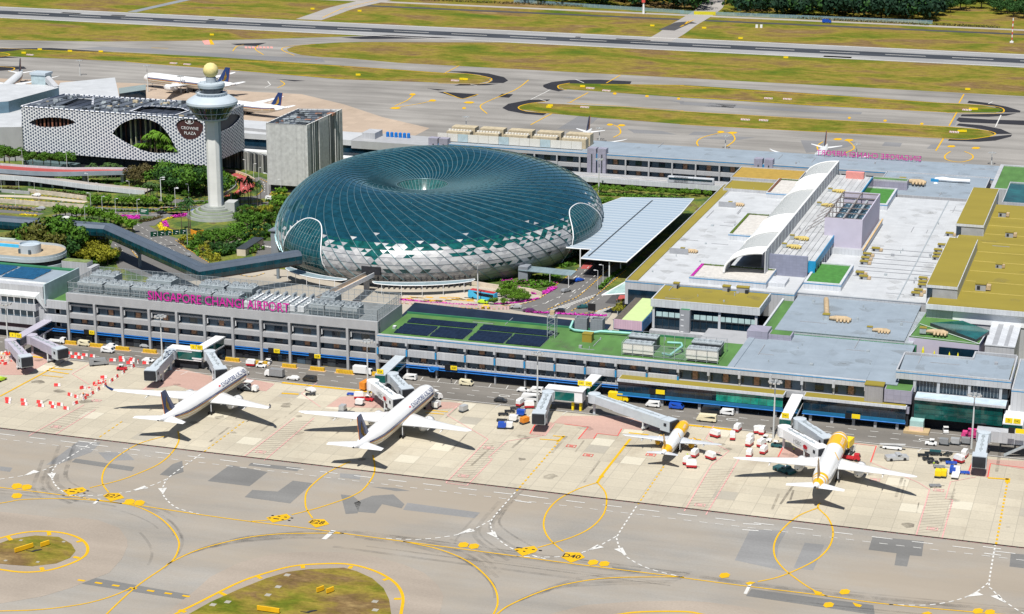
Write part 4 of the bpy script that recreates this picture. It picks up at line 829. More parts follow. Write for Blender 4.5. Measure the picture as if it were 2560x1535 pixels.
for x,y,lab in[(252,372,'yellow ductwork on the stained roof, farthest'),(252,340,'yellow ductwork on the stained roof, second farthest'),(251.5,272,'yellow ductwork on the stained roof, second nearest'),(251,256,'yellow ductwork on the stained roof, nearest')]:
 s=ductwork(lab,x,y,25.2,.75)
 for o in s.children:
  if o.name.startswith('duct'):o.data.materials[0]=mat('yellow_duct',(.46,.36,.11),.6,0,.12,.8)
for(k,x,y,z,lab,w,d,h)in[('D',1080,300,20.2,'small vent box at the back left of the olive roof',2.2,2,2),('D',1720,340,20.2,'grey roof cabin on the olive roof, left of two',3,2.4,2),('D',1930,360,20.2,'grey roof cabin on the olive roof, right of two',5,2.4,2.2)]:
 p=P(k,x,y,z);s=thing('roof_cabin',lab,'roof cabin',(p.x,p.y-1,20.1));MB().box(-w/2,w/2,0,d,0,h).build('casing',GREY2,s);MB().box(-w/2-.2,w/2+.2,-.2,d+.2,h,h+.3).build('roof',OLIVE,s);MB().box(w/4,w/2,-1,0,0,1.5).build('louvre',RECESS,s)
for x,y,z,lab in[(285,440,16.3,'white dome skylight on the far grey roof, left one'),(292,447,16.3,'white dome skylight on the far grey roof, right one')]:
 tag(MB().ball((x,y,z),1.3,10,0,(1,1,.7)).build('skylight',WHITEP),lab,'skylight')
t=thing('terrace_building','wedge block with bright green roof and a slanted teal glass skylight','building')
gp=[(314.5,163),(341.5,160.5),(343,181),(331,192),(317,204)]
m=MB();m.prism(gp,.02,17,0,1);m.build('wall',[LV2,GREENR],t)
m=MB();m.strip([(314.7,163.2,17.3),(316.4,181.5,17.3),(341.4,161,17.3)],.5,17.5);m.strip([(314.7,163.2,17.3),(341.5,160.8,17.3),(343,181,17.3)],.5,17.5);m.build('parapet',WCLAD,t)
sk=[(320.5,181),(340,163.5),(343.8,177),(332.3,188)]
m=MB();m.prism(sk,17.0,18.3,1,0);m.build('skylight',[TEAL,DSTEEL],t);MB().box(326.5,341.3,160.1,160.6,11,15).build('window',GLZ,t)
UMB=mat('yellow_umbrella',(.72,.66,.02),.8)
for i,(x,sc)in enumerate([(321,1.0),(325.3,.7),(331,.7),(334.2,.7)]):
 s=thing('folded_parasol',['closed yellow parasol, leftmost and largest on the terrace','closed yellow parasol, second from left on the terrace','closed yellow parasol, third from left on the terrace','closed yellow parasol, rightmost on the terrace'][i],'parasol',(x,155.5,12),0,'closed parasols on the terrace');s.scale=(sc,)*3
 MB().lathe([(.12,1),(.55,1.4),(.45,2.6),(.02,4.2)],8).build('canopy',UMB,s);MB().tube([(0,0,-.5),(0,0,4.2)],.06,6).build('pole',STEEL,s)
t=thing('terminal_building','right-hand front block with a plain grey roof, blue line and tall teal glass hall below','building')
pb=[(317,110),(357,110),(357,139.5),(342,141),(341.7,133),(316.5,132)]
m=MB();m.prism([(x+(.6 if x<330 else-.6),y+(.8 if y<120 else-.8))for x,y in pb],12.2,19.6,0,1);m.build('wall',[GLZ,GREYR],t)
m=MB();m.box(316.6,357.4,109.3,109.9,17,20.3,0);m.box(356.9,357.4,109.9,140,17,20.3,0);m.box(316.6,317.1,109.9,132,17,20.3,0);m.box(317,342,132,132.6,17,20.4,0);m.box(341.6,342.2,132.6,141,17,20.4,0);m.box(342.2,357,140.4,141,17,20.4,0);m.box(316.6,357.4,109.24,109.3,19.3,19.6,1);m.build('parapet',[PCLAD,BLUET],t)
m=MB()
for x in(323.5,332,343,354):m.box(x-.5,x+.5,109.6,110.7,12.4,17,0)
for i in range(26):x=324+i*1.2;m.box(x,x+.1,110.55,110.75,12.6,16.6,1)
m.build('mullions',[PCLAD,STEEL],t)
m=MB();m.box(324.5,356.5,103.2,110.8,12.0,12.3,1);m.box(324.5,356.5,104,109.5,12.3,12.5,0);m.box(324.5,356.5,103,103.3,11.6,12.4,2);m.build('canopy',[mat('pale_blue_roof',(.45,.55,.62),.6),WCLAD,PCLAD],t)
m=MB();m.box(324.5,355.5,103.9,104.2,4.6,11.9,0);m.build('curtain_wall',TEAL,t)
m=MB()
for i in range(14):m.box(325+i*2.3,325.07+i*2.3,103.82,103.9,4.7,11.8)
for z in(6.5,8.3,10.1):m.box(324.6,355.4,103.82,103.9,z,z+.06)
m.build('glazing_bars',mat('dark_teal_bar',(.01,.05,.05),.4),t)
m=MB();m.box(322,357,108,139,.02,12,0);m.box(324.5,355.5,104.2,108,4.4,4.6,0);m.build('hall',RECESS,t)
t=thing('terminal_building','small lavender block with a green top beside the teal glass hall','building');m=MB();m.box(313.6,323.4,103,112,9.8,14.6,0);m.box(312.8,322.6,103.4,108,1.2,9.7,1);m.box(312.5,322.8,103,107,6,8.6,0);m.build('wall',[LAV,RECESS],t);MB().box(314,323,103.4,111.6,14.6,14.75).build('roof',GREENR,t)
t=thing('lift_block','ribbed grey lift block with olive top standing against the pier front','lift block');MB().box(306.6,313.2,102.5,107,5,15.6).build('wall',panel_mat('ribbed_grey',(.30,.29,.29),.5,30,.6,0,.8),t);MB().box(306.4,313.4,102.3,107,15.6,16).build('roof',OLIVE,t)
t=thing('kiosk','small pale ramp kiosk with a tan base under the teal glass hall','kiosk',(326,100.2,0));MB().box(-2.4,2.4,0,4,1.0,4.6).build('walls',mat('pale_teal_panel',(.35,.52,.50),.6),t);MB().box(-2.5,2.5,-.15,0,.9,2.5).build('front_panel',mat('peach_panel',(.70,.52,.42),.7),t);MB().box(-4.4,4.6,-1.5,4,.03,.95).build('base',mat('tan_concrete',(.42,.31,.17),.9),t)
block('terminal_building','pale blue-grey roofed wing cut by the right edge of the photo',357.8,420,108,146,17,PCLAD,GREYR,.02,.5,True)
m=MB()
m.box(343.5,354.5,163,196,.02,16.4,0)
t=thing('terrace_building','white panelled slab building with grey strips beyond the green terrace','building');m.build('wall',PCLAD,t)
MB().box(343.3,354.7,162.8,196.2,16.4,16.8).build('roof',WCLAD,t);MB().box(346,348,163.5,195,16.8,16.9).build('roof_strip',GREY2,t);o=MB().box(350.5,352,163.5,195,16.8,16.9).build('roof_strip',GREY2,t)
t=thing('drop_off_canopy','large stepped canopy of pale blue ribbed glass over the drop-off road','canopy')
CAN=panel_mat('canopy_glass',(.40,.50,.60),2.2,60,.30,0,1.35,'XY',var=.05)
def can_mat():
 m,tt,b=newmat('ribbed_canopy');w=tt.nodes.new('ShaderNodeTexWave');w.bands_direction='Y';w.inputs['Scale'].default_value=.06;w.inputs['Distortion'].default_value=.15;tt.links.new(pos(tt,(.05,1,1)),w.inputs['Vector'])
 tt.links.new(ramp(tt,w.outputs['Fac'],[(.1,(.31,.385,.46)),(.6,(.36,.43,.50)),(.9,(.43,.49,.54))]),b.inputs['Base Color']);b.inputs['Roughness'].default_value=.35;return m
cpoly=[(139.6,287),(151.6,287.6),(151.6,270),(173.2,269.6),(174.6,371),(173.4,406),(137,397),(128.6,367),(136.5,340),(136.6,306)]
m=MB();m.prism(cpoly,8.6,9.1,1,0);m.build('roof',[can_mat(),WHITEP],t)
m=MB();m.tube([(x,y,8.85)for x,y in cpoly+cpoly[:1]],.32,6);m.strip([(154,274,9.2),(154,395,9.2)],.8,9.15,1);m.build('edge_beam',[WHITEP,DSTEEL],t)
for x,y in[(146.3,287.2),(164.9,271),(166,287),(146.3,306),(166,306),(146.3,330),(166,330),(166,355),(146,355)]:MB().tube([(x,y,0.1),(x,y,8.6)],.32,8).build('column',WHITEP,t)
t=thing('glass_awning','low pale teal glass awning along the left foot of the terminal','awning');AWN=panel_mat('awning_glass',(.40,.56,.52),3,3,.35,0,1.35,'XY',var=.18)
m=MB();m.add([(178,212,9.2),(189,212,11),(189,236,11),(183.5,236,10)],[(0,1,2,3)]);m.add([(183.5,236,10),(189,236,11),(189,396,11),(183.5,396,10)],[(0,1,2,3)]);m.add([(178,212,8.8),(189,212,10.6),(189,236,10.6),(183.5,236,9.6)],[(3,2,1,0)]);m.build('glass_roof',AWN,t)
m=MB();m.tube([(177.8,211.8,9.1),(183.3,236,10),(183.3,396,10)],.35,6);m.tube([(177.8,211.8,9.1),(189.4,211.8,10.9)],.3,6);m.build('edge_beam',WHITEP,t)
m=MB()
for k in range(10):m.tube([(184.2,214+k*20,.1),(184.2,214+k*20,10)],.2,6)
m.parts('post',STEEL,t)
def plant(label,x0,x1):
 s=thing('roof_plant',label,'roof plant');z=15.3
 for r,(ya,yb,h)in enumerate([(112.6,117.5,4.2),(120.5,125.5,4.6)]):
  m=MB();m.box(x0,x1-1,ya,yb,z+.8,z+h,0);m.box(x0-.1,x1-.9,ya-.1,yb+.1,z+h,z+h+.4,1);m.build('cooler',[DSTEEL,STEEL],s);f=MB()
  for i in range(5):f.lathe([(.95,z+h+.4),(.95,z+h+1.0),(.8,z+h+1.0),(.1,z+h+.8)],12,(x0+1.4+i*(x1-x0-3.6)/4,(ya+yb)/2,0))
  f.build('fan_row',STEEL,s)
 m=MB()
 for i in range(3):w=(x1-x0)/3;m.box(x0+i*w+.06,x0+(i+1)*w-.06,111.4,111.6,z+1.1,z+4.7)
 m.build('acoustic_panel',mat('cream_panels',(.62,.60,.55),.7,0,.05),s);return s
plant('two rows of black coolers behind cream panels on the green roof, left set',213.6,225.6);plant('two rows of black coolers behind cream panels on the green roof, right set',238.2,250.6)
s=thing('plant_cage','thin steel cage with see-through mesh around the coolers on the green roof','cage');m=MB()
for x in[213.4+i*4.1 for i in range(10)]:m.box(x-.08,x+.08,111.1,111.26,15.3,20.4);m.box(x-.08,x+.08,128,128.16,15.3,20.4)
for z in(20.4,18,16):m.box(213.4,250.5,111.1,111.2,z-.05,z+.05)
m.box(213.4,250.5,128,128.1,20.3,20.4);m.box(213.3,213.4,111,128,20.3,20.4);m.box(250.4,250.5,111,128,20.3,20.4);m.build('steel_frame',STEEL,s);MB().add([(225.8,111.2,15.5),(238,111.2,15.5),(238,111.2,20.3),(225.8,111.2,20.3)],[(0,1,2,3)]).build('mesh_panel',MESHS,s)
m=MB();m.tube([(228,124,18),(233.5,124,18.2),(234.5,121,18),(231.5,113.2,16.4),(228.5,113,17)],.5,8);tag(m.build('chilled_water_pipe',AQUA),'aqua pipe bending down between the two cooler sets','pipe')
m=MB();m.tube([(186.4,138,19),(185.6,136,16.5),(188,134.5,16.2),(196,134,16.2),(198.5,135,16.6),(212,136,16.6)],.55,8);tag(m.build('chilled_water_pipe',AQUA),'aqua pipe along the back of the green roof below the grey tanks','pipe')
s=thing('roof_hut','small olive-brown box standing on the green roof','roof hut',(194.3,123,15.35));MB().box(0,3.8,0,3.4,0,3.2).build('walls',mat('olive_brown',(.30,.22,.03),.7),s);MB().box(-.1,3.9,-.1,3.5,3.2,3.35).build('roof',OLIVE,s)
for x,lab in[(187.2,'grey open-topped block on the green roof edge, left of a pair'),(193.6,'grey open-topped block on the green roof edge, right of a pair')]:
 s=thing('tank_enclosure',lab,'enclosure',(x,137,13));m=MB();w=5.0
 for a in((0,w,0,.5),(0,w,3.5,4),(0,.5,.5,3.5),(w-.5,w,.5,3.5)):m.box(*a,0,7.6)
 m.build('walls',panel_mat('grey_blocks',(.22,.23,.26),1.2,.8,.7,0,.8),s);MB().box(.5,w-.5,.5,3.5,0,6.3).build('deck',GREENR,s)
s=thing('lattice_tower','square steel lattice mast with a small tan cabin on top, on the green roof','mast',(179.8,124.5,15.3));m=MB()
for x in(0,3):
 for y in(0,3):m.box(x-.12,x+.12,y-.12,y+.12,0,9)
for k in range(5):
 for a,b in[((0,0),(3,0)),((3,0),(3,3)),((3,3),(0,3)),((0,3),(0,0))]:m.beam((*a,k*2),(*b,k*2),.1,.1);m.beam((*a,k*2),(*b,k*2+2),.1,.1)
m.build('lattice',STEEL,s);MB().box(.7,2.4,.7,2.4,9,10.6).build('cabin',TAN,s);MB().box(-.1,3.1,-.1,3.1,8.85,9).build('platform',STEEL,s)
s=thing('plant_building','pair of joined grey-blue plant blocks with a small green top at the roof step','building');MB().box(253.8,262,148.5,157,9,18.2).build('wall',LAV,s);m=MB();m.box(262.1,271,149.5,156,12,17.2,0);m.build('side_block',LAV,s);MB().box(262.6,270.5,150,155.6,17.2,17.35).build('roof',GREENR,s)
m=MB()
for i in range(26):x=271+i*1.7;m.box(x-.04,x+.04,158.2,158.28,15.2,17.6)
for z in(15.9,16.8,17.6):m.box(271,315,158.2,158.28,z-.03,z+.03)
tag(m.build('roof_railing',STEEL),'thin railing along the step between the two blue-grey roofs','railing')
# === glass dome, control tower, hotel
JP=[67.475,315.205,76.048,94.45,-0.119,34.668,-11.145,2.316,2.031,-0.006,0.001,1.156,-0.091,0.063,82.272]
JPROF=[(0.94,0),(0.985,5),(1.0,10),(0.99,15),(0.955,20),(0.89,25),(0.79,29.5),(0.66,32.7),(0.54,33.8),(0.42,32.4),(0.31,30),(0.22,27.8),(0.155,26.5)]
def jring(s,z,ang):
 X0,Y0,a,b,th,H,ox,oy,e,k1,k2,s0,hx,hy,RR=JP
 if z<10:s=1-(1-s)*s0
 w=min(1,max(0,(1-s)/.845))**1.2 if z>=10 else 0
 c,sn=math.cos(ang),math.sin(ang);x=math.copysign(abs(c)**(2/e),c);y=math.copysign(abs(sn)**(2/e),sn);x*=1+k1*y+k2*x
 hz=1+(hx*x+hy*y)*(min(1,max(0,(z-10)/15))*(1-w)if z>10 else 0)
 X=x*(a*s*(1-w)+RR*s*w);Y=y*(b*s*(1-w)+RR*s*w)
 return Vector((X0+w*ox+X*math.cos(th)-Y*math.sin(th),Y0+w*oy+X*math.sin(th)+Y*math.cos(th),z*H/33.8*hz))
_prof=bez([(s,z,0)for s,z in JPROF],8)
_len=[0]
for a,b in zip(_prof,_prof[1:]):_len.append(_len[-1]+math.hypot((b.x-a.x)*85,b.y-a.y))
def jsurf(t,ang):
 """t 0 (ground) .. 1 (oculus rim)"""
 L=t*_len[-1];i=0
 while i<len(_len)-2 and _len[i+1]<L:i+=1
 f=(L-_len[i])/(_len[i+1]-_len[i]);p=_prof[i].lerp(_prof[i+1],f);return jring(p.x,max(0,p.y),ang)
NR=132;NT=52
def jang(t,k):return 2*math.pi*k/NR-(math.pi/NR*NT*min(t,.2308)+(0 if t<.2308 else math.radians(71*(t-.2308)+48.8*(t-.2308)**2)))+math.radians(20)
grid=[[jsurf(i/NT,jang(i/NT,k))for k in range(NR)]for i in range(NT+1)]
JGL=None
def jglass(name,base,rough,var):
 m,t,b=newmat(name);col=ramp(t,noise(t,.35,3,pos(t)),[(.3,mul(base,1-var)),(.7,mul(base,1+var))])
 t.links.new(col,b.inputs['Base Color']);b.inputs['Roughness'].default_value=rough;b.inputs['Specular IOR Level'].default_value=.5
 return m
def jmetal(name,c,r_):
 m,t,b=newmat(name);t.links.new(ramp(t,noise(t,.3,3,pos(t)),[(.3,mul(c,.7)),(.7,mul(c,1.25))]),b.inputs['Base Color']);b.inputs['Metallic'].default_value=.82;b.inputs['Roughness'].default_value=r_;return m
JG=[jmetal('dome_glass',(.036,.21,.27),.09),jglass('dome_lower_glass',(.006,.075,.072),.10,.5)]
JPANEL=[mat('dome_panel',(.38,.385,.395),.42,.15,.05,.4),mat('dome_panel_bright',(.47,.47,.47),.38,.15,.04,.4),mat('dome_panel_dark',(.34,.345,.355),.45,.15,.05,.4),mat('dome_dark_pane',(.008,.045,.05),.12,0,.4,.5,.5),mat('dome_panel_grey',(.30,.305,.32),.45,.15,.05,.4)]
dome=thing('glass_dome','enormous blue-green glass doughnut dome with a sunken round centre and fine curved ribs','dome building')
gm=MB();pm=MB();om=MB();random.seed(11)
ARCH=[]
def arch_uv(v,ang0,hw,h):
 """inside an entrance arch centred at angle ang0: half width hw (m), height h"""
 return None
gl_faces={}
vs=[p for r in grid for p in r];gm.v=[tuple(v)for v in vs];pm.v=list(gm.v)
lowT=[i for i in range(NT)]
for i in range(NT):
 for k in range(NR):
  a,b_,c,d=i*NR+k,i*NR+(k+1)%NR,(i+1)*NR+(k+1)%NR,(i+1)*NR+k
  z=(grid[i][k].z+grid[i+1][k].z)/2
  tris=((a,c,d),(a,b_,c))
  for j,tr in enumerate(tris):
   zz=z+(.4 if j else-.4)
   if zz<11:kind='p' if random.random()>(.01 if i not in(2,5)else .17)else 'd'
   elif zz<14.5:kind='p' if random.random()<(.97 if i%3 else .86)else 't'
   elif zz<23:kind='p' if random.random()<max(.02,.88-(zz-14.5)*.135+.12*math.sin(k*.37))else 't'
   else:kind='g'
   if kind=='p':pm.f.append(list(tr));pm.m.append(random.choice([0,0,1,1,2,4])if zz>6 else random.choice([0,2,4,4]));pm.sm.append(False)  # lowest panels take darker tones, shade painted into the mix
   elif kind=='d':pm.f.append(list(tr));pm.m.append(3);pm.sm.append(False)
   else:gm.f.append(list(tr));gm.m.append(0 if zz>20.5 else 1);gm.sm.append(kind=='g')
gm.build('glass_shell',JG,dome);pm.build('metal_panels',JPANEL,dome)
RIBM=mat('rib_metal',(.16,.26,.285),.35,.4,.06,.5);rb=MB()
def jn(t,ang):
 e=.004;p=jsurf(t,ang);n=(jsurf(t,ang+.01)-p).cross(jsurf(min(1,t+e),ang)-jsurf(max(0,t-e),ang));n.normalize();return p,n
for k in range(0,NR,2):
 L=[]
 for i in range(0,NT+1):
  t=i/NT;p,n=jn(t,jang(t,k));
  h=.26 if t>.25 else .4;tang=(grid[i][(k+1)%NR]-grid[i][k]).normalized()*(.11 if t<.5 else .12)
  L.append((p-tang,p-tang+n*h,p+tang+n*h,p+tang))
 rb.loft(L,0,True,False)
rb.build('rib_lattice',RIBM,dome)
hz=MB()
for i in range(3,NT,2):
 t=i/NT;hz.tube([jn(t,jang(t,k))[0]+jn(t,jang(t,k))[1]*.05 for k in range(NR)]+[jn(t,jang(t,0))[0]],.06,4,0,False)
hz.build('glazing_rings',mat('glazing_bar',(.015,.06,.075),.4,.2),dome)
ring=MB();ring.tube([jsurf(1,2*math.pi*k/60)+Vector((0,0,.1))for k in range(61)],.2,6,0,False);ring.build('oculus_ring',RIBM,dome)
well=MB();cw=sum((jsurf(1,2*math.pi*k/60)for k in range(60)),Vector())/60;zr=cw.z
rr=[(jsurf(1,2*math.pi*k/48))for k in range(48)]
well.loft([[p.copy()for p in rr],[cw+(p-cw)*.82-Vector((0,0,4))for p in rr],[cw+(p-cw)*.5-Vector((0,0,9))for p in rr],[cw-Vector((0,0,10))+(p-cw)*.02 for p in rr]]);well.build('oculus_funnel',[mat('funnel_glass',(.025,.10,.10),.2,0,.5,.8)],dome)
wr=MB()
for k in range(40):
 a=2*math.pi*k/40;p=jsurf(1,a);wr.tube([p+Vector((0,0,.1)),cw+(p-cw)*.83-Vector((0,0,3.6)),cw+(p-cw)*.55-Vector((0,0,8.4))],.1,4,0,False)
wr.build('funnel_ribs',mat('pale_rib',(.22,.30,.31),.4,.3),dome)
def entrance(ang0,hw,tmax,name_lab):
 n=16;rows=[];H=tmax
 def bp(u,v):
  a=ang0+u*hw;t=v*H;p,nn=jn(max(.001,t),a);return p+Vector((nn.x,nn.y,0))*(.9)+Vector((nn.x,nn.y,0))*(1.2*(1-v)*(1-u*u))
 m=MB();fr=MB();M_=14
 def top(u):return max(.0,(1-abs(u)**2.6))**.5
 rows=[[bp(-1+2*i/n,top(-1+2*i/n)*j/M_)for i in range(n+1)]for j in range(M_+1)]
 m.loft(rows,0,False,True);e=m.build('entrance_glazing',mat('entrance_glass',(.006,.055,.068),.10,0,.4,.3,.7),dome);e['label']=name_lab
 fr.tube([bp(-1+2*i/40,top(-1+2*i/40))for i in range(41)],.27,6);f=fr.build('entrance_frame',WHITEP,e)
 br=MB()
 for i in range(1,n):
  u=-1+2*i/n;br.tube([bp(u,top(u)*j/M_)+Vector((0,-.05,0))for j in range(M_+1)],.06,4,0,False)
 for j in range(1,9):
  v=j/9.5
  pts=[bp(-1+2*i/30,v)for i in range(31)if top(-1+2*i/30)>v]
  if len(pts)>1:br.tube(pts,.05,4,0,False)
 br.build('entrance_bars',mat('pale_rib',()),e)
def ang_of(k,x,y,z):
 best=None
 for i in range(720):
  a=2*math.pi*i/720;p=jring(1.0,z,a)-CC;u=CX+FPX*p.dot(CR)/p.dot(CF);v=CY-FPX*p.dot(CU)/p.dot(CF)
  o=TL[k];d=math.hypot(u-o[0]-x/o[2],v-o[1]-y/o[2])
  if(best is None or d<best[0])and p.y+CC.y<330:best=(d,a)
 return best[1]
a1=ang_of('J',288,720,10);a2=ang_of('J',2225,560,10)
entrance(a1,.215,.315,'left glazed entrance arch with white rim');entrance(a2,.23,.31,'right glazed entrance arch with white rim')
p=P(5,225,480,11);pd=jsurf(.105,ang_of(5,225,500,7))
MB().box(-4.6,4.6,-1.6,4,-1.8,1.8).build('doorway',RECESS,dome,pd-Vector((0,-1.0,0)))
b0=pd+Vector((.2,-2.5,-2.2));b1=P(5,-150,720,14)
b1=Vector((b1.x,136,14.5))
lb=thing('link_bridge','narrow beige footbridge leading from the terminal roof into the dome','footbridge')
m=MB();m.beam(b0,b1,3.6,.5);m.build('deck',mat('beige_deck',(.52,.36,.22),.8,0,.15,.6),lb)
sd=(b1-b0).cross(Vector((0,0,1))).normalized()
for s_ in(-1,1):
 m=MB();m.beam(b0+sd*2.0*s_+Vector((0,0,.9)),b1+sd*2.0*s_+Vector((0,0,.9)),.35,2.0);m.build('side_wall',WHITEP if s_<0 else STEEL,lb)
m=MB();m.box(b0.x-1,b0.x+1,b0.y-5,b0.y-3,.05,b0.z-.4);m.build('pier',CLAD,lb)
def canopy_arc(label,a0,a1,z,w,off):
 s=thing('entrance_canopy',label,'canopy');m=MB();N=26;inn=[];out=[]
 for i in range(N+1):
  a=a0+(a1-a0)*i/N;p=jring(1.0,2,a);q=jring(1.0,2,a);c=Vector((JP[0],JP[1],0));d=Vector((p.x-c.x,p.y-c.y,0)).normalized();tp=max(0.0,math.sin(math.pi*i/N))**.35
  inn.append(Vector((p.x,p.y,z))+d*off);out.append(Vector((p.x,p.y,z-.3))+d*(off+w*tp+.2))
 m.loft([[a,b]for a,b in zip(inn,out)],0,False,True);m.loft([[b-Vector((0,0,.3)),a-Vector((0,0,.3))]for a,b in zip(inn,out)],0,False,True);m.build('glass',panel_mat('canopy_panes',(.24,.32,.35),2.4,9,.3,.1,1.4,'XY',var=.1),s)
 m=MB();m.tube(out,.2,6);m.tube(inn,.12,6);m.build('edge_beam',WHITEP,s);m=MB()
 for i in range(3,N,5):m.tube([(out[i].x,out[i].y,.05),(out[i].x,out[i].y,z-.4)],.13,6)
 m.parts('post',WHITEP,s)
a3=ang_of('J',220,945,3);a4=ang_of('J',620,1035,3);a5=ang_of('J',790,1040,3);a6=ang_of('J',1470,1040,3)
canopy_arc('curved glass canopy at the foot of the dome below the left entrance arch',a3,a4,5.4,4.6,6.0);canopy_arc('curved glass canopy at the front foot of the dome above the coach bays',a5,a6,5.4,4.6,6.0)
m=MB()
for i in range(18):
 a=a5+(a6-a5)*i/17;p=jring(.97,1,a);m.box(p.x-.25,p.x+.25,p.y-2.0,p.y-1.5,.05,5.6)
tag(m.build('colonnade',mat('dark_posts',(.05,.05,.055),.6),dome),None)
tx,ty=-62.7,329.7
t=thing('control_tower','tall white airport control tower with a round two-tier glass cab and a yellow radar ball','control tower',(tx,ty,0),R(8))
SHAFT=panel_mat('tower_concrete',(.70,.695,.67),30,3.0,.75,0,.93,obj=True,var=.02);SHAFTB=mat('tower_blue_grey',(.32,.36,.40),.7,0,.08,.2)
m=MB();w=3.4;ch=1.4;sh=[(-w,-w+ch),(-w+ch,-w),(w-ch,-w),(w,-w+ch),(w,w-ch),(w-ch,w),(-w+ch,w),(-w,w-ch)];m.prism(sh,5.5,51,0);m.build('shaft',SHAFT,t)
m=MB();m.box(-w-.25,-w+.02,-1.6,1.6,5.5,51,0);m.box(w-.02,w+.25,-1.6,1.6,5.5,51,0);m.build('shaft_rib',SHAFTB,t)
TW=mat('tower_white',(.42,.48,.53),.5,0,.04,.3)
MB().lathe([(3.6,49.8),(7.6,51.0),(7.8,51.7)],32,mi=0).build('cab_underside',TW,t)
MB().lathe([(7.8,51.7),(9.4,53.6),(11.6,56.8),(12.5,58.5)],32).build('lower_glazing',GLZ,t)
m=MB()
for k in range(24):
 a=2*math.pi*k/24;m.beam((7.9*math.cos(a),7.9*math.sin(a),51.6),(12.6*math.cos(a),12.6*math.sin(a),58.5),.2,.2)
for r_,z in((8.0,51.7),(10.4,54.9),(12.6,58.5)):m.tube([(r_*math.cos(2*math.pi*k/32),r_*math.sin(2*math.pi*k/32),z)for k in range(33)],.18,5,0,False)
m.build('lower_mullions',TW,t)
MB().lathe([(12.5,58.5),(13.2,59.2),(13.1,60.3),(12.2,61.2),(9.2,63.0),(8.2,63.3),(0,63.3)],36).build('cab_roof',TW,t)
m=MB();m.lathe([(7.2,63.3),(7.6,64.4),(7.6,64.6),(5.5,64.7)],28)
for k in range(28):a=2*math.pi*k/28;m.box(8.0*math.cos(a)-.07,8.0*math.cos(a)+.07,8.0*math.sin(a)-.07,8.0*math.sin(a)+.07,63.3,65.0)
m.tube([(8.0*math.cos(2*math.pi*k/28),8.0*math.sin(2*math.pi*k/28),65)for k in range(29)],.1,5,0,False);m.build('balcony',TW,t)
MB().lathe([(5.6,64.6),(6.7,67.4)],16,smooth=False).build('upper_glazing',GLZ,t);MB().lathe([(6.75,67.4),(7.0,68.8),(6.8,69.7),(5.6,70.0),(2.8,70.0)],28).build('upper_roof',TW,t)
m=MB();m.lathe([(2.7,69.9),(2.7,72.4),(2.2,72.7)],16);
for k in range(10):a=2*math.pi*k/10;m.tube([(5.6*math.cos(a),5.6*math.sin(a),69.9),(5.6*math.cos(a),5.6*math.sin(a),71.2)],.08,5)
m.build('mast_room',SHAFTB,t)
MB().ball((0,0,76.0),3.95,14).build('radar_ball',mat('radome_cream',(.66,.56,.24),.7,0,.12,.5),t)
STONE=panel_mat('step_stone',(.27,.29,.27),3,9,.8,0,.9,obj=True);STEPG=mat('step_grass',(.12,.17,.06),.9,0,.3,.8)
prev=0
for i,(r0,r1,z0,z1)in enumerate([(15.5,15.2,0,1.3),(13.2,12.9,1.3,2.5),(10.8,10.5,2.5,3.7),(8.2,8.0,3.7,4.8),(6.4,6.2,4.8,5.6)]):
 nr=[13.2,10.8,8.2,6.4,0][i]
 MB().lathe([(r0,z0),(r1,z1),(r1-.9,z1),(max(nr-.1,0),z1)],40,mis=[0,0,1 if i<3 else 0]).build('step',[STONE,STEPG],t)
MB().box(5.8,11,-3.5,3.5,2,8.0).build('annex',mat('annex_grey',(.42,.43,.42),.7,0,.05),t)
HT=37.5;HB=9.0
fl,frr,brr,bl=P(1,150,755,HT),P(1,1460,850,HT),P(1,1735,745,HT),P(1,460,670,HT)
def lace(name):
 m,t,b=newmat(name);v=pos(t,(1,1,1),obj=True);s_=t.nodes.new('ShaderNodeSeparateXYZ');t.links.new(v,s_.inputs[0])
 def wv(dx,dz,sc):
  a=t.nodes.new('ShaderNodeMath');a.operation='MULTIPLY';a.inputs[1].default_value=dx*sc;t.links.new(s_.outputs[0],a.inputs[0]);c=t.nodes.new('ShaderNodeMath');c.operation='MULTIPLY_ADD';c.inputs[1].default_value=dz*sc;t.links.new(s_.outputs[2],c.inputs[0]);t.links.new(a.outputs[0],c.inputs[2])
  q=t.nodes.new('ShaderNodeMath');q.operation='SINE';t.links.new(c.outputs[0],q.inputs[0]);return q.outputs[0]
 k=2*math.pi/1.65;o_=None
 for dx,dz in((1,0),(.5,.866),(-.5,.866)):
  w_=wv(dx,dz,k)
  if o_ is None:o_=w_
  else:q=t.nodes.new('ShaderNodeMath');q.operation='ADD';t.links.new(o_,q.inputs[0]);t.links.new(w_,q.inputs[1]);o_=q.outputs[0]
 ad2=t.nodes.new('ShaderNodeMath');ad2.operation='MULTIPLY_ADD';ad2.inputs[1].default_value=1.6;ad2.inputs[2].default_value=-.8;t.links.new(noise(t,.55,3,v),ad2.inputs[0])
 s2=t.nodes.new('ShaderNodeMath');s2.operation='ADD';t.links.new(o_,s2.inputs[0]);t.links.new(ad2.outputs[0],s2.inputs[1])
 t.links.new(ramp(t,s2.outputs[0],[(.0,(.66,.67,.69)),(.16,(.56,.58,.62)),(.30,(.10,.125,.19)),(.7,(.05,.07,.12))]),b.inputs['Base Color']);b.inputs['Roughness'].default_value=.45;return m
LACE=lace('lattice_screen')
h=thing('hotel_building','long white patterned hotel block with eye-shaped openings and a dark sign near its right end','hotel',(fl.x,fl.y,0),math.atan2(frr.y-fl.y,frr.x-fl.x))
Lh=(frr-fl).to_2d().length;ang=h.rotation_euler[2]
def hl(p):q=Vector((p.x-fl.x,p.y-fl.y));return Vector((q.x*math.cos(ang)+q.y*math.sin(ang),-q.x*math.sin(ang)+q.y*math.cos(ang)))
BR,BL=hl(brr),hl(bl)
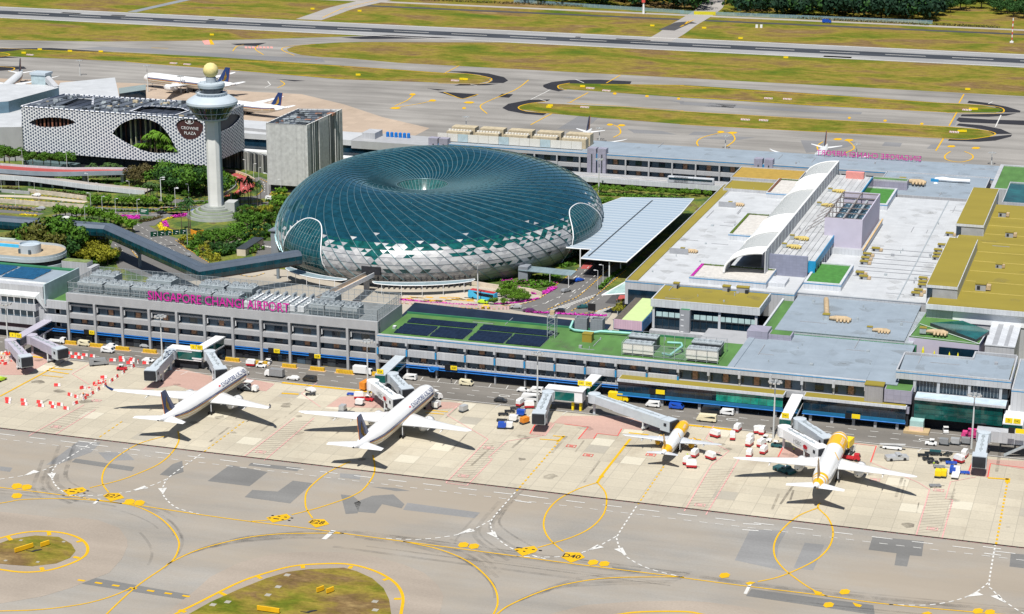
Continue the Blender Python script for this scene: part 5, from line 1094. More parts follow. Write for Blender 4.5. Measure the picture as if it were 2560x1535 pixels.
def hole_plate(outer,holes,fn,name,mt,parent,thick,fnn):
 """flat plate with holes, given thickness: outer/holes 2-D loops"""
 bm=bmesh.new();loops=[]
 for lp in[outer]+holes:
  vs_=[bm.verts.new((p[0],p[1],0))for p in lp];es=[bm.edges.new((vs_[i],vs_[(i+1)%len(vs_)]))for i in range(len(vs_))];loops.append(vs_)
 bmesh.ops.triangle_fill(bm,edges=bm.edges[:],use_beauty=True);bm.verts.index_update()
 vs2=[v.co.copy()for v in bm.verts];fs=[[v.index for v in f.verts]for f in bm.faces];bm.free();m=MB()
 for side in(0,1):m.add([fnn(v.x,v.y,side*thick)for v in vs2],[f if side else list(reversed(f))for f in fs])
 for lp in[outer]+holes:
  n=len(lp)
  for i in range(n):a,c=lp[i],lp[(i+1)%n];m.add([fnn(*a,0),fnn(*c,0),fnn(*c,thick),fnn(*a,thick)],[(0,1,2,3)])
 return m.build(name,mt,parent)
def hpx(x,y):
 d=_ray(1,x,y);n=Vector((-math.sin(ang),math.cos(ang),0));tt=(Vector((fl.x,fl.y,0))-CC).dot(n)/d.dot(n);p=CC+d*tt;q=hl(p);return(q.x,p.z)
eye1=[hpx(x,y)for x,y in[(205,875),(260,850),(340,838),(430,840),(490,850),(535,872),(480,893),(400,906),(300,906),(245,893)]]
eye2=[hpx(x,y)for x,y in[(800,955),(850,895),(920,858),(990,845),(1070,856),(1140,890),(1190,945),(1230,1010),(1262,1085),(1200,1090),(1110,1092),(1020,1075),(930,1035),(860,995)]]
badge=[hpx(x,y)for x,y in[(1258,880),(1290,855),(1345,848),(1400,855),(1445,885),(1448,920),(1430,960),(1400,985),(1350,998),(1310,985),(1275,945),(1260,910)]]
zb0=hpx(165,1072)[1];zb1=hpx(1470,1185)[1]
print('hotel',Lh,zb0,zb1,BR,BL)
HB=(zb0+zb1)/2
def smooth2(l):return[(p.x,p.y)for p in bez([(a,b,0)for a,b in l+l[:1]],4)[:-1]]
hole_plate([(0,HB),(Lh,HB),(Lh,HT),(0,HT)],[smooth2(eye1),smooth2(eye2),smooth2(badge)],None,'front_screen',LACE,h,.5,lambda u,z,d:(u,.5-d,z))
sd_len=(BR-Vector((Lh,0))).length;sdir=(BR-Vector((Lh,0))).normalized()
sn=Vector((sdir.y,-sdir.x));eye3=[(sd_len*a,HB+(HT-HB)*b)for a,b in[(.10,.80),(.4,.90),(.7,.88),(.92,.76),(.7,.62),(.4,.60),(.2,.66)]]
def sidep(u,z,d):q=Vector((Lh,0))+sdir*u+sn*(d-.5);return(q.x,q.y,z)
so_=hole_plate([(.5,HB),(sd_len,HB),(sd_len,HT),(.5,HT)],[smooth2(eye3)],None,'side_screen',None,h,.5,sidep)
def lace_side():
 return LACE
ms=LACE.copy();ms.name='lattice_screen_side'
for n_ in ms.node_tree.nodes:
 if n_.type=='MAPPING':n_.inputs['Rotation'].default_value=(0,0,R(90))
so_.data.materials.clear();so_.data.materials.append(ms)
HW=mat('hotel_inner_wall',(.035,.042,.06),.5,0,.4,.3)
m=MB();m.add([(.6,7,HB-1),(Lh-.9,7,HB-1),(Lh-.9,7,HT-1.2),(.6,7,HT-1.2)],[(0,1,2,3)])
for(u0,u1)in((.6,8),(Lh*.30,Lh*.42),(Lh*.82,Lh-1)):m.box(u0,u1,1.2,7,HB,HT-1.2)
m.box(.6,Lh-.9,.7,1.2,HB,HB+.6);m.box(.6,Lh-.9,.6,7,HT-2,HT-1.4)
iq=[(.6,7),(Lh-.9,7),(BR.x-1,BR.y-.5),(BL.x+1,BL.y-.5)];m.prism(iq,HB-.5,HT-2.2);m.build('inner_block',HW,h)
m=MB()
for i in range(14):u=8+i*2.6;m.box(u,u+1.0,1.6,2.0,HB+14,HT-4,i%2)
for i in range(14):u=Lh*.46+i*3.2;m.box(u,u+.4,5.5,6.9,HB+3,HT-4,2 if i%3 else 1)
m.parts('room_screen',[mat('brown_louvre',(.22,.085,.05),.7,0,.25,.6),mat('dark_brown',(.08,.035,.028),.7),mat('pale_jamb',(.45,.44,.30),.7)],h)
top=[(0.3,.6),(Lh-.3,.6),(BR.x,BR.y),(BL.x,BL.y)]
def rp(x,y):q=hl(P(1,x,y,HT));return(q.x,q.y)
court1=[rp(x,y)for x,y in[(930,790),(1010,755),(1090,752),(1290,765),(1345,785),(1250,815),(1080,810)]];court2=[rp(x,y)for x,y in[(420,745),(560,690),(665,692),(660,745),(560,752)]]
hole_plate(top,[court1,court2],None,'roof',mat('hotel_roof',(.085,.10,.125),.7,0,.35,.35),h,.3,lambda u,y,d:(u,y,HT-.9+d))
m=MB();q4=[Vector((*p,HT-.3))for p in[(0,.25),(Lh,.25),(BR.x,BR.y),(BL.x,BL.y)]];m.tube(q4+q4[:1],.55,5,0,False,False)
m.strip([(a,b,HT-.3)for a,b in court1+court1[:1]],1.6,HT-.2);m.strip([(a,b,HT-.3)for a,b in court2[2:4]],1.2,HT-.2);m.build('roof_edge',LACE,h)
random.seed(5);m=MB()
for i in range(150):
 u=random.uniform(.03,.97);v_=random.uniform(.08,.95);p=Vector(top[0]).lerp(Vector(top[1]),u).lerp(Vector(top[3]).lerp(Vector(top[2]),u),v_)
 ins=any(min(a for a,b in c)-1.5<p.x<max(a for a,b in c)+1.5 and min(b for a,b in c)-1.5<p.y<max(b for a,b in c)+1.5 for c in(court1,court2))
 if ins:continue
 w_,d_,h_=random.uniform(.5,3.2),random.uniform(.5,2.2),random.uniform(.3,1.6);m.box(p.x,p.x+w_,p.y,p.y+d_,HT-.6,HT-.6+h_,random.choice([0,0,1,1,2]))
for i in range(16):u=.04+i*.06;a=Vector(top[0]).lerp(Vector(top[1]),u);c=Vector(top[3]).lerp(Vector(top[2]),u);m.beam((*a,HT-.3),(*c,HT-.3),.25,.25,1)
m.build('roof_services',[STEEL,DSTEEL,mat('cream_unit',(.5,.42,.28),.7)],h)
bs=smooth2(badge);m=MB();m.poly([(u,.62,z)for u,z in bs],0,True)
pl=MB();pl.add([(u,.55,z)for u,z in bs],[tuple(range(len(bs)))],0);o=pl.build('sign_panel',mat('badge_brown',(.055,.022,.022),.6,0,.3,.6),h)
bx=sum(u for u,z in bs)/len(bs);bz=sum(z for u,z in bs)/len(bs);m=MB()
add_text(m,'CROWNE',2.35,lambda v:(bx+v.x*1.05,.40,bz+.2+v.y));add_text(m,'PLAZA',2.35,lambda v:(bx+v.x*1.05,.40,bz-2.6+v.y))
m.strip([(0,0,0),(1,0,0)],.01,-50);
el=[(bx+2.6*math.cos(2*math.pi*k/24),.40,bz+4.0+1.35*math.sin(2*math.pi*k/24))for k in range(25)]
m.tube(el,.16,5,0,False)
for k in(-1,0,1):m.tube([(bx-.9,.40,bz+4.0+k*.5-.2),(bx-.2,.40,bz+4.3+k*.5-.2),(bx+.3,.40,bz+3.9+k*.5-.1),(bx+.9,.40,bz+4.2+k*.5-.1)],.14,4)
m.build('sign_lettering',WHITEP,o)
m=MB();m.box(6,Lh-4,3,22,.05,HB-.4,0)
for i in range(10):m.box(8+i*11,9+i*11,3.0,3.5,.05,HB-.4,0)
m.build('undercroft',[RECESS,GREY2],h)
m=MB();m.box(1,Lh*.30,-3,2.5,0,6.5);m.build('podium',mat('teal_grey_fins',(.10,.15,.16),.6,0,.3,.8),h)
e=thing('ribbed_block','tall grey block wrapped in vertical ribs, right of the control tower','building')
A_,B_,C_,D_=[P(1,x,y,38)for x,y in[(1900,880),(2185,895),(2435,780),(2130,775)]]
def ribmat(name,pal,sc):
 m,t,b=newmat(name);v=t.nodes.new('ShaderNodeNewGeometry').outputs['Position'];s_=t.nodes.new('ShaderNodeSeparateXYZ');t.links.new(v,s_.inputs[0]);a=t.nodes.new('ShaderNodeMath');a.operation='ADD';t.links.new(s_.outputs[0],a.inputs[0]);t.links.new(s_.outputs[1],a.inputs[1]);c=t.nodes.new('ShaderNodeCombineXYZ');t.links.new(a.outputs[0],c.inputs[0])
 n=noise(t,sc,2,c.outputs[0],.6);col=ramp(t,n,pal,'CONSTANT' if len(pal)>3 else 'LINEAR')
 col=mix(t,col,ramp(t,noise(t,.3,3,pos(t)),[(.3,.85),(.7,1.05)]),1,'MULTIPLY');t.links.new(col,b.inputs['Base Color']);b.inputs['Roughness'].default_value=.6;return m
RB1=ribmat('pale_ribs',[(.34,(.36,.36,.36)),(.5,(.72,.73,.73)),(.66,(.86,.86,.86))],.55);RB2=ribmat('dark_ribs',[(0,(.03,.035,.04)),(.50,(.42,.42,.40)),(.58,(.05,.055,.05)),(.66,(.08,.09,.05))],.9)
q=[(A_.x,A_.y),(B_.x,B_.y),(C_.x,C_.y),(D_.x,D_.y)]
m=MB();zb_=4.2;m.add([(*q[0],zb_),(*q[1],zb_),(*q[1],38),(*q[0],38)],[(0,1,2,3)],0);m.add([(*q[1],zb_),(*q[2],zb_),(*q[2],38),(*q[1],38)],[(0,1,2,3)],1);m.add([(*q[2],zb_),(*q[3],zb_),(*q[3],38),(*q[2],38)],[(0,1,2,3)],0);m.add([(*q[3],zb_),(*q[0],zb_),(*q[0],38),(*q[3],38)],[(0,1,2,3)],0);m.build('wall',[RB1,RB2],e)
m=MB()
for i in range(46):
 f_=i/45;a=Vector(q[0]).lerp(Vector(q[1]),f_);m.box(a.x-.12,a.x+.12,a.y-.4,a.y-.02,zb_,38.3,0)
for i in range(40):
 f_=i/39;a=Vector(q[1]).lerp(Vector(q[2]),f_)
 if random.random()<.6:m.box(a.x+.02,a.x+.45,a.y-.14,a.y+.14,zb_,38.3,0)
m.build('facade_ribs',mat('rib_grey',(.60,.60,.58),.6,0,.15,.6),e)
MB().poly([(*p,36.9)for p in q]).build('roof',mat('hotel_roof',()),e);m=MB();m.strip([(*p,0)for p in q]+[(*q[0],0)],.8,38.2);m.build('roof_edge',mat('rib_grey',()),e)
m=MB();random.seed(9)
for i in range(55):
 u,v_=random.uniform(.06,.9),random.uniform(.06,.9);p=Vector(q[0]).lerp(Vector(q[1]),u).lerp(Vector(q[3]).lerp(Vector(q[2]),u),v_);m.box(p.x,p.x+random.uniform(.6,4),p.y,p.y+random.uniform(.6,4),36.9,36.9+random.uniform(.3,1.5),random.choice([0,0,1,2]))
for i in range(8):p=Vector(q[0]).lerp(Vector(q[3]),i/8);r_=Vector(q[1]).lerp(Vector(q[2]),i/8);m.beam((*p,38.2),(*r_,38.2),.3,.3,2)
m.build('roof_services',[STEEL,mat('rust_unit',(.35,.18,.12),.7),DSTEEL],e)
m=MB();m.prism([(p[0]*.94+sum(a[0]for a in q)/4*.06,p[1]*.94+sum(a[1]for a in q)/4*.06)for p in q],.05,zb_);m.build('undercroft',RECESS,e)
# === landscaped ground, roads, plants between the terminals
def soil_mat():
 m,t,b=newmat('planted_ground');f=noise(t,.06,6,pos(t),.65,.5)
 c=ramp(t,f,[(.30,(.03,.06,.012)),(.45,(.06,.11,.015)),(.55,(.17,.19,.02)),(.66,(.10,.065,.035)),(.8,(.20,.16,.10))]);c=mix(t,c,ramp(t,noise(t,.8,3,pos(t)),[(.3,.6),(.7,1.15)]),1,'MULTIPLY');t.links.new(c,b.inputs['Base Color']);b.inputs['Roughness'].default_value=.95;return m
sheet('planted_ground',soil_mat(),[rect(-420,200,138,505)],.01)
sheet('forecourt',pave_mat('forecourt_paving',(.40,.36,.30),.15,.15),[rect(-30,205,138,240)]+[PL('B',[(860,1190),(1000,1060),(1250,920),(1180,1030),(1010,1200)])],.03)
REDR=pave_mat('red_road',(.40,.085,.08),.12,.15)
m=MB();RZ=.06
for k,p in[('A',[(1630,885),(1880,940),(2080,1050),(2456,1260),(2456,1484)]),]:
 m.poly(PL('A',[(1630,885),(1890,935),(2070,1040),(2280,1110)],RZ)+PL('B',[(340,1222),(650,1430)],RZ)+PL(4,[(1500,560),(1200,600),(840,480),(790,320)],RZ)+PL('A',[(1440,1140),(1740,1030)],RZ),0)
def road(k,pts,w,mi=0,z=RZ):m.strip(bez(PL(k,pts,z),6),w,z,mi)
road('A',[(700,830),(1150,775),(1600,785),(2100,800),(2456,800)],9,0,RZ+.02);m.strip(bez(PL('B',[(0,795),(250,790),(520,760)],RZ+.02)),9,RZ+.02)
road('A',[(1880,940),(1960,880),(2080,830),(2200,800)],8,0,RZ+.04);road('A',[(-300,660),(0,692),(300,715),(560,735)],7);road('A',[(-300,725),(0,755),(300,775),(520,800)],6)
road('B',[(1200,330),(1330,390),(1380,470),(1330,560),(1150,590),(850,600),(560,640),(250,630),(0,600)],8);road('B',[(560,700),(850,690),(1450,650),(1700,600)],7);road('B',[(1340,1330),(1380,1220),(1440,1140)],9)
road('A',[(-300,570),(0,560),(500,580),(1100,640)],5,3);road('A',[(1200,720),(1700,740),(2400,720)],6);road('B',[(0,720),(300,700),(620,690)],6)
m.poly(PL('B',[(700,238),(820,242),(1000,277),(1150,340),(1222,420),(1165,500),(1010,548),(830,578),(830,556),(950,520),(1015,470),(1025,420),(990,370),(920,325),(820,298),(700,290)],RZ+.08),1)
m.poly(PL(5,[(1150,760),(1300,745),(1450,690),(1560,590),(1720,470),(2000,180),(2350,180),(2060,470),(1960,560),(1880,640),(2080,680),(2000,740),(1900,860),(1500,830),(1240,785)],RZ),0)
m.poly(PL(5,[(1715,490),(1745,445),(1810,445),(1790,492)],RZ+.02),1);m.poly(PL(5,[(1730,550),(1820,470),(1830,425),(1960,440),(1850,560)],RZ+.02),2)
m.poly(PL(5,[(1890,735),(1950,670),(2075,690),(2000,745)],RZ+.02),2);m.poly(PL('D',[(310,460),(360,395),(470,400),(420,490)],RZ+.04),1);m.poly(PL(5,[(1590,595),(1620,560),(1680,570),(1650,605)],RZ+.02),2)
m.poly(PL(5,[(420,700),(900,745),(1000,720),(950,660),(450,650)],RZ),3)
structure(m.build('roads',[ROADM,REDR,DROAD,pave_mat('plaza_concrete',(.50,.44,.36),.12,.15)]))
m=MB();KZ=RZ+.14
def kerb(k,pts,z=KZ):m.dashes(bez(PL(k,pts,z),6),.5,1.6,1.2,z,0);m.strip(bez(PL(k,pts,z-.02),6),.42,z-.02,2)
for k,pts in[('A',[(2070,1050),(2040,980),(2060,920),(2120,870),(2230,830)]),('A',[(2280,1110),(2380,1230),(2456,1260)]),('B',[(200,1125),(340,1225),(480,1320),(640,1420)]),('A',[(1200,775),(1500,790),(1800,770),(2400,770)]),('A',[(1190,690),(1600,710),(2000,715),(2400,700)]),('A',[(0,675),(300,700),(560,725)]),('A',[(0,720),(250,750),(520,775)]),('A',[(0,590),(200,605),(550,625),(1100,650)]),('A',[(0,480),(350,500),(560,560),(1100,605)]),('B',[(0,560),(300,600),(620,600)]),('B',[(0,695),(300,685),(620,680)]),('B',[(0,735),(300,740),(600,720)]),('B',[(830,640),(1100,640),(1450,625)]),('B',[(850,670),(1150,670),(1450,655)]),('B',[(1280,340),(1380,390),(1440,430)]),('B',[(1300,430),(1310,490),(1230,560)]),('B',[(1440,490),(1400,560)]),('B',[(830,245),(1000,275),(1150,340),(1220,420)]),('B',[(860,560),(970,500),(1010,440),(960,380)]),(5,[(1150,755),(1300,740),(1440,690),(1560,590),(1700,490)]),(5,[(1480,780),(1620,720),(1720,670),(1960,450)]),(5,[(1650,790),(1760,730),(1850,660),(2040,500)]),(5,[(430,735),(700,755),(1000,775),(1230,775)]),(5,[(1700,810),(1800,800),(1930,760)]),('A',[(1360,1180),(1420,1250),(1440,1290)]),('A',[(1640,1200),(1720,1300),(1770,1360)]),(4,[(1700,530),(1800,545),(1890,520)])]:kerb(k,pts)
random.seed(2)
for i in range(46):
 p=P(5,random.uniform(440,960),random.uniform(690,722),KZ);m.box(p.x-1.6,p.x+1.6,p.y-.3,p.y+.3,KZ-.1,KZ,random.choice([0,0,2]))
def rl(k,pts,w=.3,on=3,off=3):m.dashes(bez(PL(k,pts,KZ),6),w,on,off,KZ,1)
for k,pts in[('A',[(1700,900),(1900,1010),(2250,1190),(2456,1330)]),('A',[(1650,940),(1800,1030),(2150,1230)]),('B',[(0,1150),(250,1300),(480,1420)]),('A',[(1470,1180),(1560,1260),(1700,1350)]),('A',[(1540,1150),(1650,1230),(1780,1340)]),('B',[(1320,380),(1340,440),(1330,530)]),('B',[(900,290),(1050,340),(1100,420),(1000,500)]),(5,[(1640,690),(1760,590),(1900,470)]),(5,[(1560,700),(1660,590),(1800,450)]),(5,[(1290,775),(1450,740),(1560,690)]),(5,[(1760,760),(1850,700),(1950,640)]),('A',[(1200,800),(1700,800),(2400,805)])]:rl(k,pts)
for i in range(16):
 t_=i/15;a=P(5,1500+310*t_,780-105*t_,KZ);c=P(5,1580+250*t_,782-100*t_,KZ);b_=(a+c)/2+Vector((1.2,.6,0));m.strip([a,b_,c],.8,KZ,1)
for i in range(9):
 t_=i/8;m.strip([P(5,1960+30*t_-i*9,760+i*9,KZ),P(5,1840-i*8,790+i*6,KZ)],.6,KZ,1)
for x,y in[(1690,540),(1745,560),(1600,630),(1680,640),(1490,720),(1560,735),(1750,640),(1640,760)]:m.strip([P(5,x,y,KZ),P(5,x-25,y+18,KZ)],.5,KZ,1)
for i in range(6):m.strip([P('B',1310+i*20,1190+i*3,KZ),P('B',1320+i*20,1210+i*3,KZ)],.5,KZ,1)
structure(m.build('road_markings',[line_mat('kerb_yellow',(.72,.42,.04),.2),WHT,BLK]))
def leafmat(name,c,v=.45):
 if name in MATS:return MATS[name]
 m_,t,b=newmat(name);col=ramp(t,noise(t,.45,3,pos(t)),[(.3,mul(c,1-v)),(.72,mul(c,1+v))]);col=mix(t,col,ramp(t,noise(t,2.6,2,pos(t)),[(.35,.55),(.65,1.2)]),1,'MULTIPLY');t.links.new(col,b.inputs['Base Color']);b.inputs['Roughness'].default_value=.7;b.inputs['Specular IOR Level'].default_value=.2;MATS[name]=m_;return m_
LF={'mid':leafmat('leaf_mid',(.068,.16,.014)),'dark':leafmat('leaf_dark',(.030,.088,.018)),'bright':leafmat('leaf_bright',(.11,.23,.018)),'olive':leafmat('leaf_olive',(.10,.105,.018)),'rust':leafmat('leaf_rust',(.095,.080,.028)),'lime':leafmat('leaf_lime',(.26,.26,.02)),'wood':leafmat('leaf_wood',(.010,.036,.017)),'palm':leafmat('leaf_palm',(.06,.12,.03))}
BARK=mat('bark',(.11,.085,.06),.9,0,.3,1.5)
def leaves(m,c,rx,ry,rz,n,s,mi=0):
 for _ in range(n):
  while 1:
   d=Vector((random.uniform(-1,1),random.uniform(-1,1),random.uniform(-.75,1)))
   if .35<d.length<1:break
  p=Vector((c[0]+d.x*rx,c[1]+d.y*ry,c[2]+d.z*rz));u=Vector((random.gauss(0,1),random.gauss(0,1),random.gauss(0,.6))).normalized();nrm=(d.normalized()+u*.8).normalized();a=nrm.orthogonal().normalized();a=a*math.cos(_)+nrm.cross(a)*math.sin(_);b=nrm.cross(a);k=s*random.uniform(.6,1.3)
  m.add([p-a*k-b*k*.6,p+a*k-b*k*.4,p+a*k*.8+b*k*.6,p-a*k*.7+b*k*.5],[(0,1,2,3)],mi)
def make_tree(kind,leaf,seed):
 random.seed(seed);t=thing({'broad':'broadleaf_tree','round':'street_tree','umbrella':'spreading_tree','palm':'palm_tree','bush':'shrub'}[kind],'','shrub' if kind=='bush' else 'tree');tr=MB();cr=MB()
 if kind=='palm':
  tr.tube([(0,0,0),(.15,0,4),(0,.1,7.6)],[.28,.2,.16],6)
  for i in range(16):
   a=i*2.4;L=random.uniform(2.2,3.0);dz=random.uniform(-.4,1.1);pts=[Vector((math.cos(a)*L*f_,math.sin(a)*L*f_,7.6+dz*math.sin(f_*2.2)-1.6*f_*f_))for f_ in(0,.35,.7,1)];w=Vector((-math.sin(a),math.cos(a),0))*.42
   cr.loft([[p-w*(1-abs(2*f_-.9))-Vector((0,0,.2)),p,p+w*(1-abs(2*f_-.9))-Vector((0,0,.2))]for p,f_ in zip(pts,(.1,.35,.7,1))],0,False,False)
 else:
  H,lobes,th={'broad':(7,[(random.gauss(0,2.2),random.gauss(0,2.0),random.uniform(3.6,6.2),random.uniform(1.6,2.5))for _ in range(11)],3.4),'round':(5,[(random.gauss(0,.7),random.gauss(0,.7),random.uniform(2.4,5.2),random.uniform(1.1,1.6))for _ in range(7)],2.2),'umbrella':(8,[(random.gauss(0,2.8),random.gauss(0,2.6),random.uniform(5.6,7.4),random.uniform(1.2,1.9))for _ in range(12)],5.0),'bush':(1.6,[(random.gauss(0,.9),random.gauss(0,.9),random.uniform(.4,1.2),random.uniform(.6,1.0))for _ in range(6)],.5)}[kind]
  tr.tube([(0,0,0),(.1,.05,th*.6),(0,0,th+.8)],[.32 if H>3 else .12,.24 if H>3 else .1,.12],6)
  for l in lobes[:6]:
   if H>3:tr.tube([(0,0,th*.75),(l[0]*.5,l[1]*.5,(th+l[2])/2),(l[0],l[1],l[2])],[.16,.1,.05],5)
  for l in lobes:leaves(cr,l,l[3],l[3],l[3]*.8,int(46*l[3]**1.3)+12,.34 if H>3 else .22)
 if kind!='bush':tr.build('trunk',BARK,t)
 cr.build('crown' if kind!='bush' else 'foliage',LF[leaf],t);
 if kind=='bush':tr.build('stem',BARK,t)
 return t
PROTO={}
def proto(kind,leaf):
 if(kind,leaf)not in PROTO:PROTO[(kind,leaf)]=[Kind(make_tree(kind,leaf,10*len(PROTO)+s))for s in range(2)]
 return PROTO[(kind,leaf)]
def plant_row(group,template,spots,kind,leaf,sc=1.0,z=0.0,zs=1.0):
 """spots: (tile, x, y of the foot[, scale]) ; labelled by order from the left"""
 L=[]
 for s in spots:L.append((P(s[0],s[1],s[2],z),s[3]if len(s)>3 else 1.0,s[4]if len(s)>4 else leaf))
 L.sort(key=lambda q:sx(q[0]));n=len(L);random.seed(len(group)+n)
 for i,(p,f_,lf)in enumerate(L):
  lab=template.replace('#',ordn(i)+(' from left' if i else ''));k=random.uniform(.9,1.12)*sc*f_
  random.choice(proto(kind,lf)).put((p.x,p.y,z),random.uniform(0,6.28),lab,group,(k,k,k*zs*random.uniform(.92,1.1)))
plant_row('street trees on the planted verge','# street tree in the row behind the tower road',[('A',x,y)for x,y in[(1160,690),(1230,690),(1320,690),(1390,700),(1500,695),(1560,700),(1640,700),(1710,705),(1790,700),(1850,705),(1920,700),(1985,705),(2110,700),(2190,700)]],'round','bright',1.02)
plant_row('street trees above the tube bridge','# tree in the row just above the tube bridge',[('A',x,y)for x,y in[(720,830),(770,835),(840,840),(920,850),(980,860),(1050,865),(1130,870),(1190,880),(1270,890),(1340,905),(1420,930),(1490,955),(1560,975),(1640,1010),(1700,1035)]],'round','bright',1.1)
plant_row('trees at the foot of the hotel','# leafy tree beneath the hotel screen',[('A',200,120,1.0),('A',330,150,.9),('A',420,155),('A',560,160),('A',650,165),('A',760,165),('A',860,170),('A',-60,130,1.3),('A',60,130,1.4),('A',120,140,1.2)],'broad','mid',1.0,7.5)
plant_row('broad trees left of the tower','# broad tree in the clump left of the control tower',[('A',1730,430,1.0,'rust'),('A',1870,440,1.1,'rust'),('A',2080,460,1.3),('A',2160,430,1.3),('A',2260,470,1.2),('A',2340,440,1.4),('B',120,520,1.3,'dark'),('B',250,500,1.5),('B',330,550,1.2,'dark'),('B',430,540,1.4),('B',520,560,1.3,'dark'),('B',590,540,1.3)],'broad','mid',1.4)
plant_row('big trees beside the round car park','# large tree beside the round car park',[('A',120,1330,.75,'olive'),('A',370,1360,1.0,'olive'),('A',470,1340,1.1),('A',580,1360,1.2,'olive'),('A',680,1370,1.1),('A',770,1350,1.2),('A',850,1400,1.1,'dark'),('A',520,1420,.9,'olive'),('A',720,1440,.9,'olive'),('A',20,1300,.6,'olive')],'broad','mid',1.95)
plant_row('yellow-green trees under the bridge','# yellow-green tree below the bend of the tube bridge',[('A',1000,1390),('A',1080,1420),('A',1200,1380,1.1),('A',1240,1300,1.1),('A',1290,1440),('A',1380,1440),('A',1440,1400,.9,'mid'),('A',1200,1190,1.0),('A',1130,1330),('A',960,1330,.9,'mid'),('A',1130,1200,.9,'dark'),('A',1330,1400)],'broad','lime',.95)
plant_row('spreading trees near the dome','# spreading flat-topped tree between tower and dome',[('B',700,1230),('B',790,1190,1.1),('B',850,1240),('B',640,1190,.9),('B',1120,1030,.9),('B',1200,980,.9),('B',1270,990,1.0),('B',1340,1000),('B',1180,860,.7,'olive'),('B',1300,860,.7,'lime'),('B',930,1220,.7)],'umbrella','mid',1.05)
plant_row('tall palms by the red loop road','# tall palm near the red loop road',[('B',1030,690,1.15),('B',1135,690,1.1),('B',1160,695,1.1),('B',1250,690,1.1),('B',1090,700,.7),('B',1180,700,.75),('B',1290,690,.8),('B',950,690,.5),('B',280,1000,1.0),('B',370,1040,1.25),('B',395,1050,1.2)],'palm','dark',.95,0,1.75)
plant_row('drooping palms before the hotel','# drooping palm in front of the hotel ramp',[('A',x,335,1.0)for x in(1130,1190,1230,1320,1380,1430,1480,1550)]+[('A',1890,590,1.1),('A',1930,600,1.2),('A',2010,600,1.1),('A',1960,590,1.0)],'palm','palm',1.0)
plant_row('palms inside the hotel opening','# palm growing in the large hotel opening',[],'palm','palm')
random.seed(4);L=[]
for i in range(16):
 u=eye2[0][0]+8+i*2.1+random.uniform(-.5,.5);L.append(u)
for i,u in enumerate(L):
 q=Vector((u,random.uniform(1.8,4),0));x=fl.x+q.x*math.cos(ang)-q.y*math.sin(ang);y=fl.y+q.x*math.sin(ang)+q.y*math.cos(ang);hh=1.0-abs(i-9)*.05
 random.choice(proto('palm','bright')).put((x,y,HB+.6),i,'%s palm growing in the large eye-shaped hotel opening'%(ordn(i)+(' from left' if i else '')),'palms inside the hotel opening',(2.0*hh,1.5*hh,(2.1 if 5<i<13 else 1.4)*hh))
for i in range(9):
 u=eye2[0][0]+14+i*3.2;q=Vector((u,4.5,0));x=fl.x+q.x*math.cos(ang)-q.y*math.sin(ang);y=fl.y+q.x*math.sin(ang)+q.y*math.cos(ang);hh=[.7,.9,1.1,1.2,1.3,1.3,1.2,1.1,.9][i];random.choice(proto('umbrella','bright')).put((x,y,HB+.6),i,'%s bushy tree low in the eye-shaped hotel opening'%(ordn(i)+(' from left' if i else '')),'trees inside the hotel opening',(.5*hh,.5*hh,1.05*hh))
plant_row('palms behind the coach bay','# bushy palm between the coach bay and the flower beds',[(5,x,y,s)for x,y,s in[(1150,690,.6),(1190,700,.7),(1230,720,.7),(1270,725,.7),(1310,720,.6),(1100,745,.5),(1170,745,.5),(1250,690,.7),(1210,670,.8),(1170,665,.7),(1290,705,.7),(1335,715,.5)]],'broad','bright',.85)
plant_row('broad leafy plants behind the dome','# leafy plant in the hedge row right of the dome',[(2,x,y,.55)for x,y in[(1850,1370),(1900,1380),(1960,1370),(2020,1380),(2080,1375),(2140,1385),(2220,1390),(2290,1390),(2360,1395),(2430,1400)]]+[(3,30,1395,.5),(3,110,1400,.5),(3,190,1400,.5),(2,2275,1250,.8),(3,100,1255,.4),(2,2060,1450,.6),(2,1920,1460,.6),(2,2130,1450,.6)],'broad','bright',1.0)
plant_row('bushes round the dome garden','# bush in the garden left of the dome',[('B',x,y,s,l)for x,y,s,l in[(560,1250,1,'lime'),(590,1300,1,'lime'),(630,1340,1.1,'lime'),(690,1370,1.1,'lime'),(730,1395,1.1,'lime'),(610,1230,1,'lime'),(760,1310,1.6,'dark'),(830,1300,1.6,'mid'),(900,1260,1.6,'dark'),(980,1250,1.8,'dark'),(520,1280,1,'rust'),(430,1220,1.2,'mid'),(480,1200,1.2,'mid'),(330,1130,1.2,'lime'),(400,1120,1.2,'lime'),(480,1130,1.4,'mid'),(1090,1120,1.6,'dark'),(1170,1080,1.6,'mid'),(1240,1100,1.6,'lime'),(1310,1060,1.8,'dark'),(1380,1040,1.8,'dark'),(1200,1260,1.3,'mid'),(1180,1300,1.4,'mid'),(1420,1000,1.7,'mid'),(1440,900,1.6,'mid'),(1400,760,1.8,'olive'),(1500,700,1.8,'bright'),(1560,640,1.8,'bright'),(1450,600,1.5,'lime'),(1580,540,1.6,'bright'),(1010,760,1.4,'mid'),(1100,740,1.4,'dark'),(880,620,1.3,'mid'),(950,600,1.3,'mid'),(860,440,1.6,'bright'),(900,400,1.5,'bright'),(850,350,1.5,'bright')]],'bush','mid',1.5)
plant_row('bushes around the terminal blocks','# bush among the terminal blocks on the right',[(6,590,900,1.6),(6,610,870,1.4),(6,500,1010,1.8),(6,510,975,1.4),('F',950,555,2.6),('F',980,500,2.6),('F',910,550,1.8),('D',370,570,1.5,'lime'),('D',430,500,1.4,'lime'),('D',330,600,1.3,'lime')],'bush','bright',1.0,5.0)
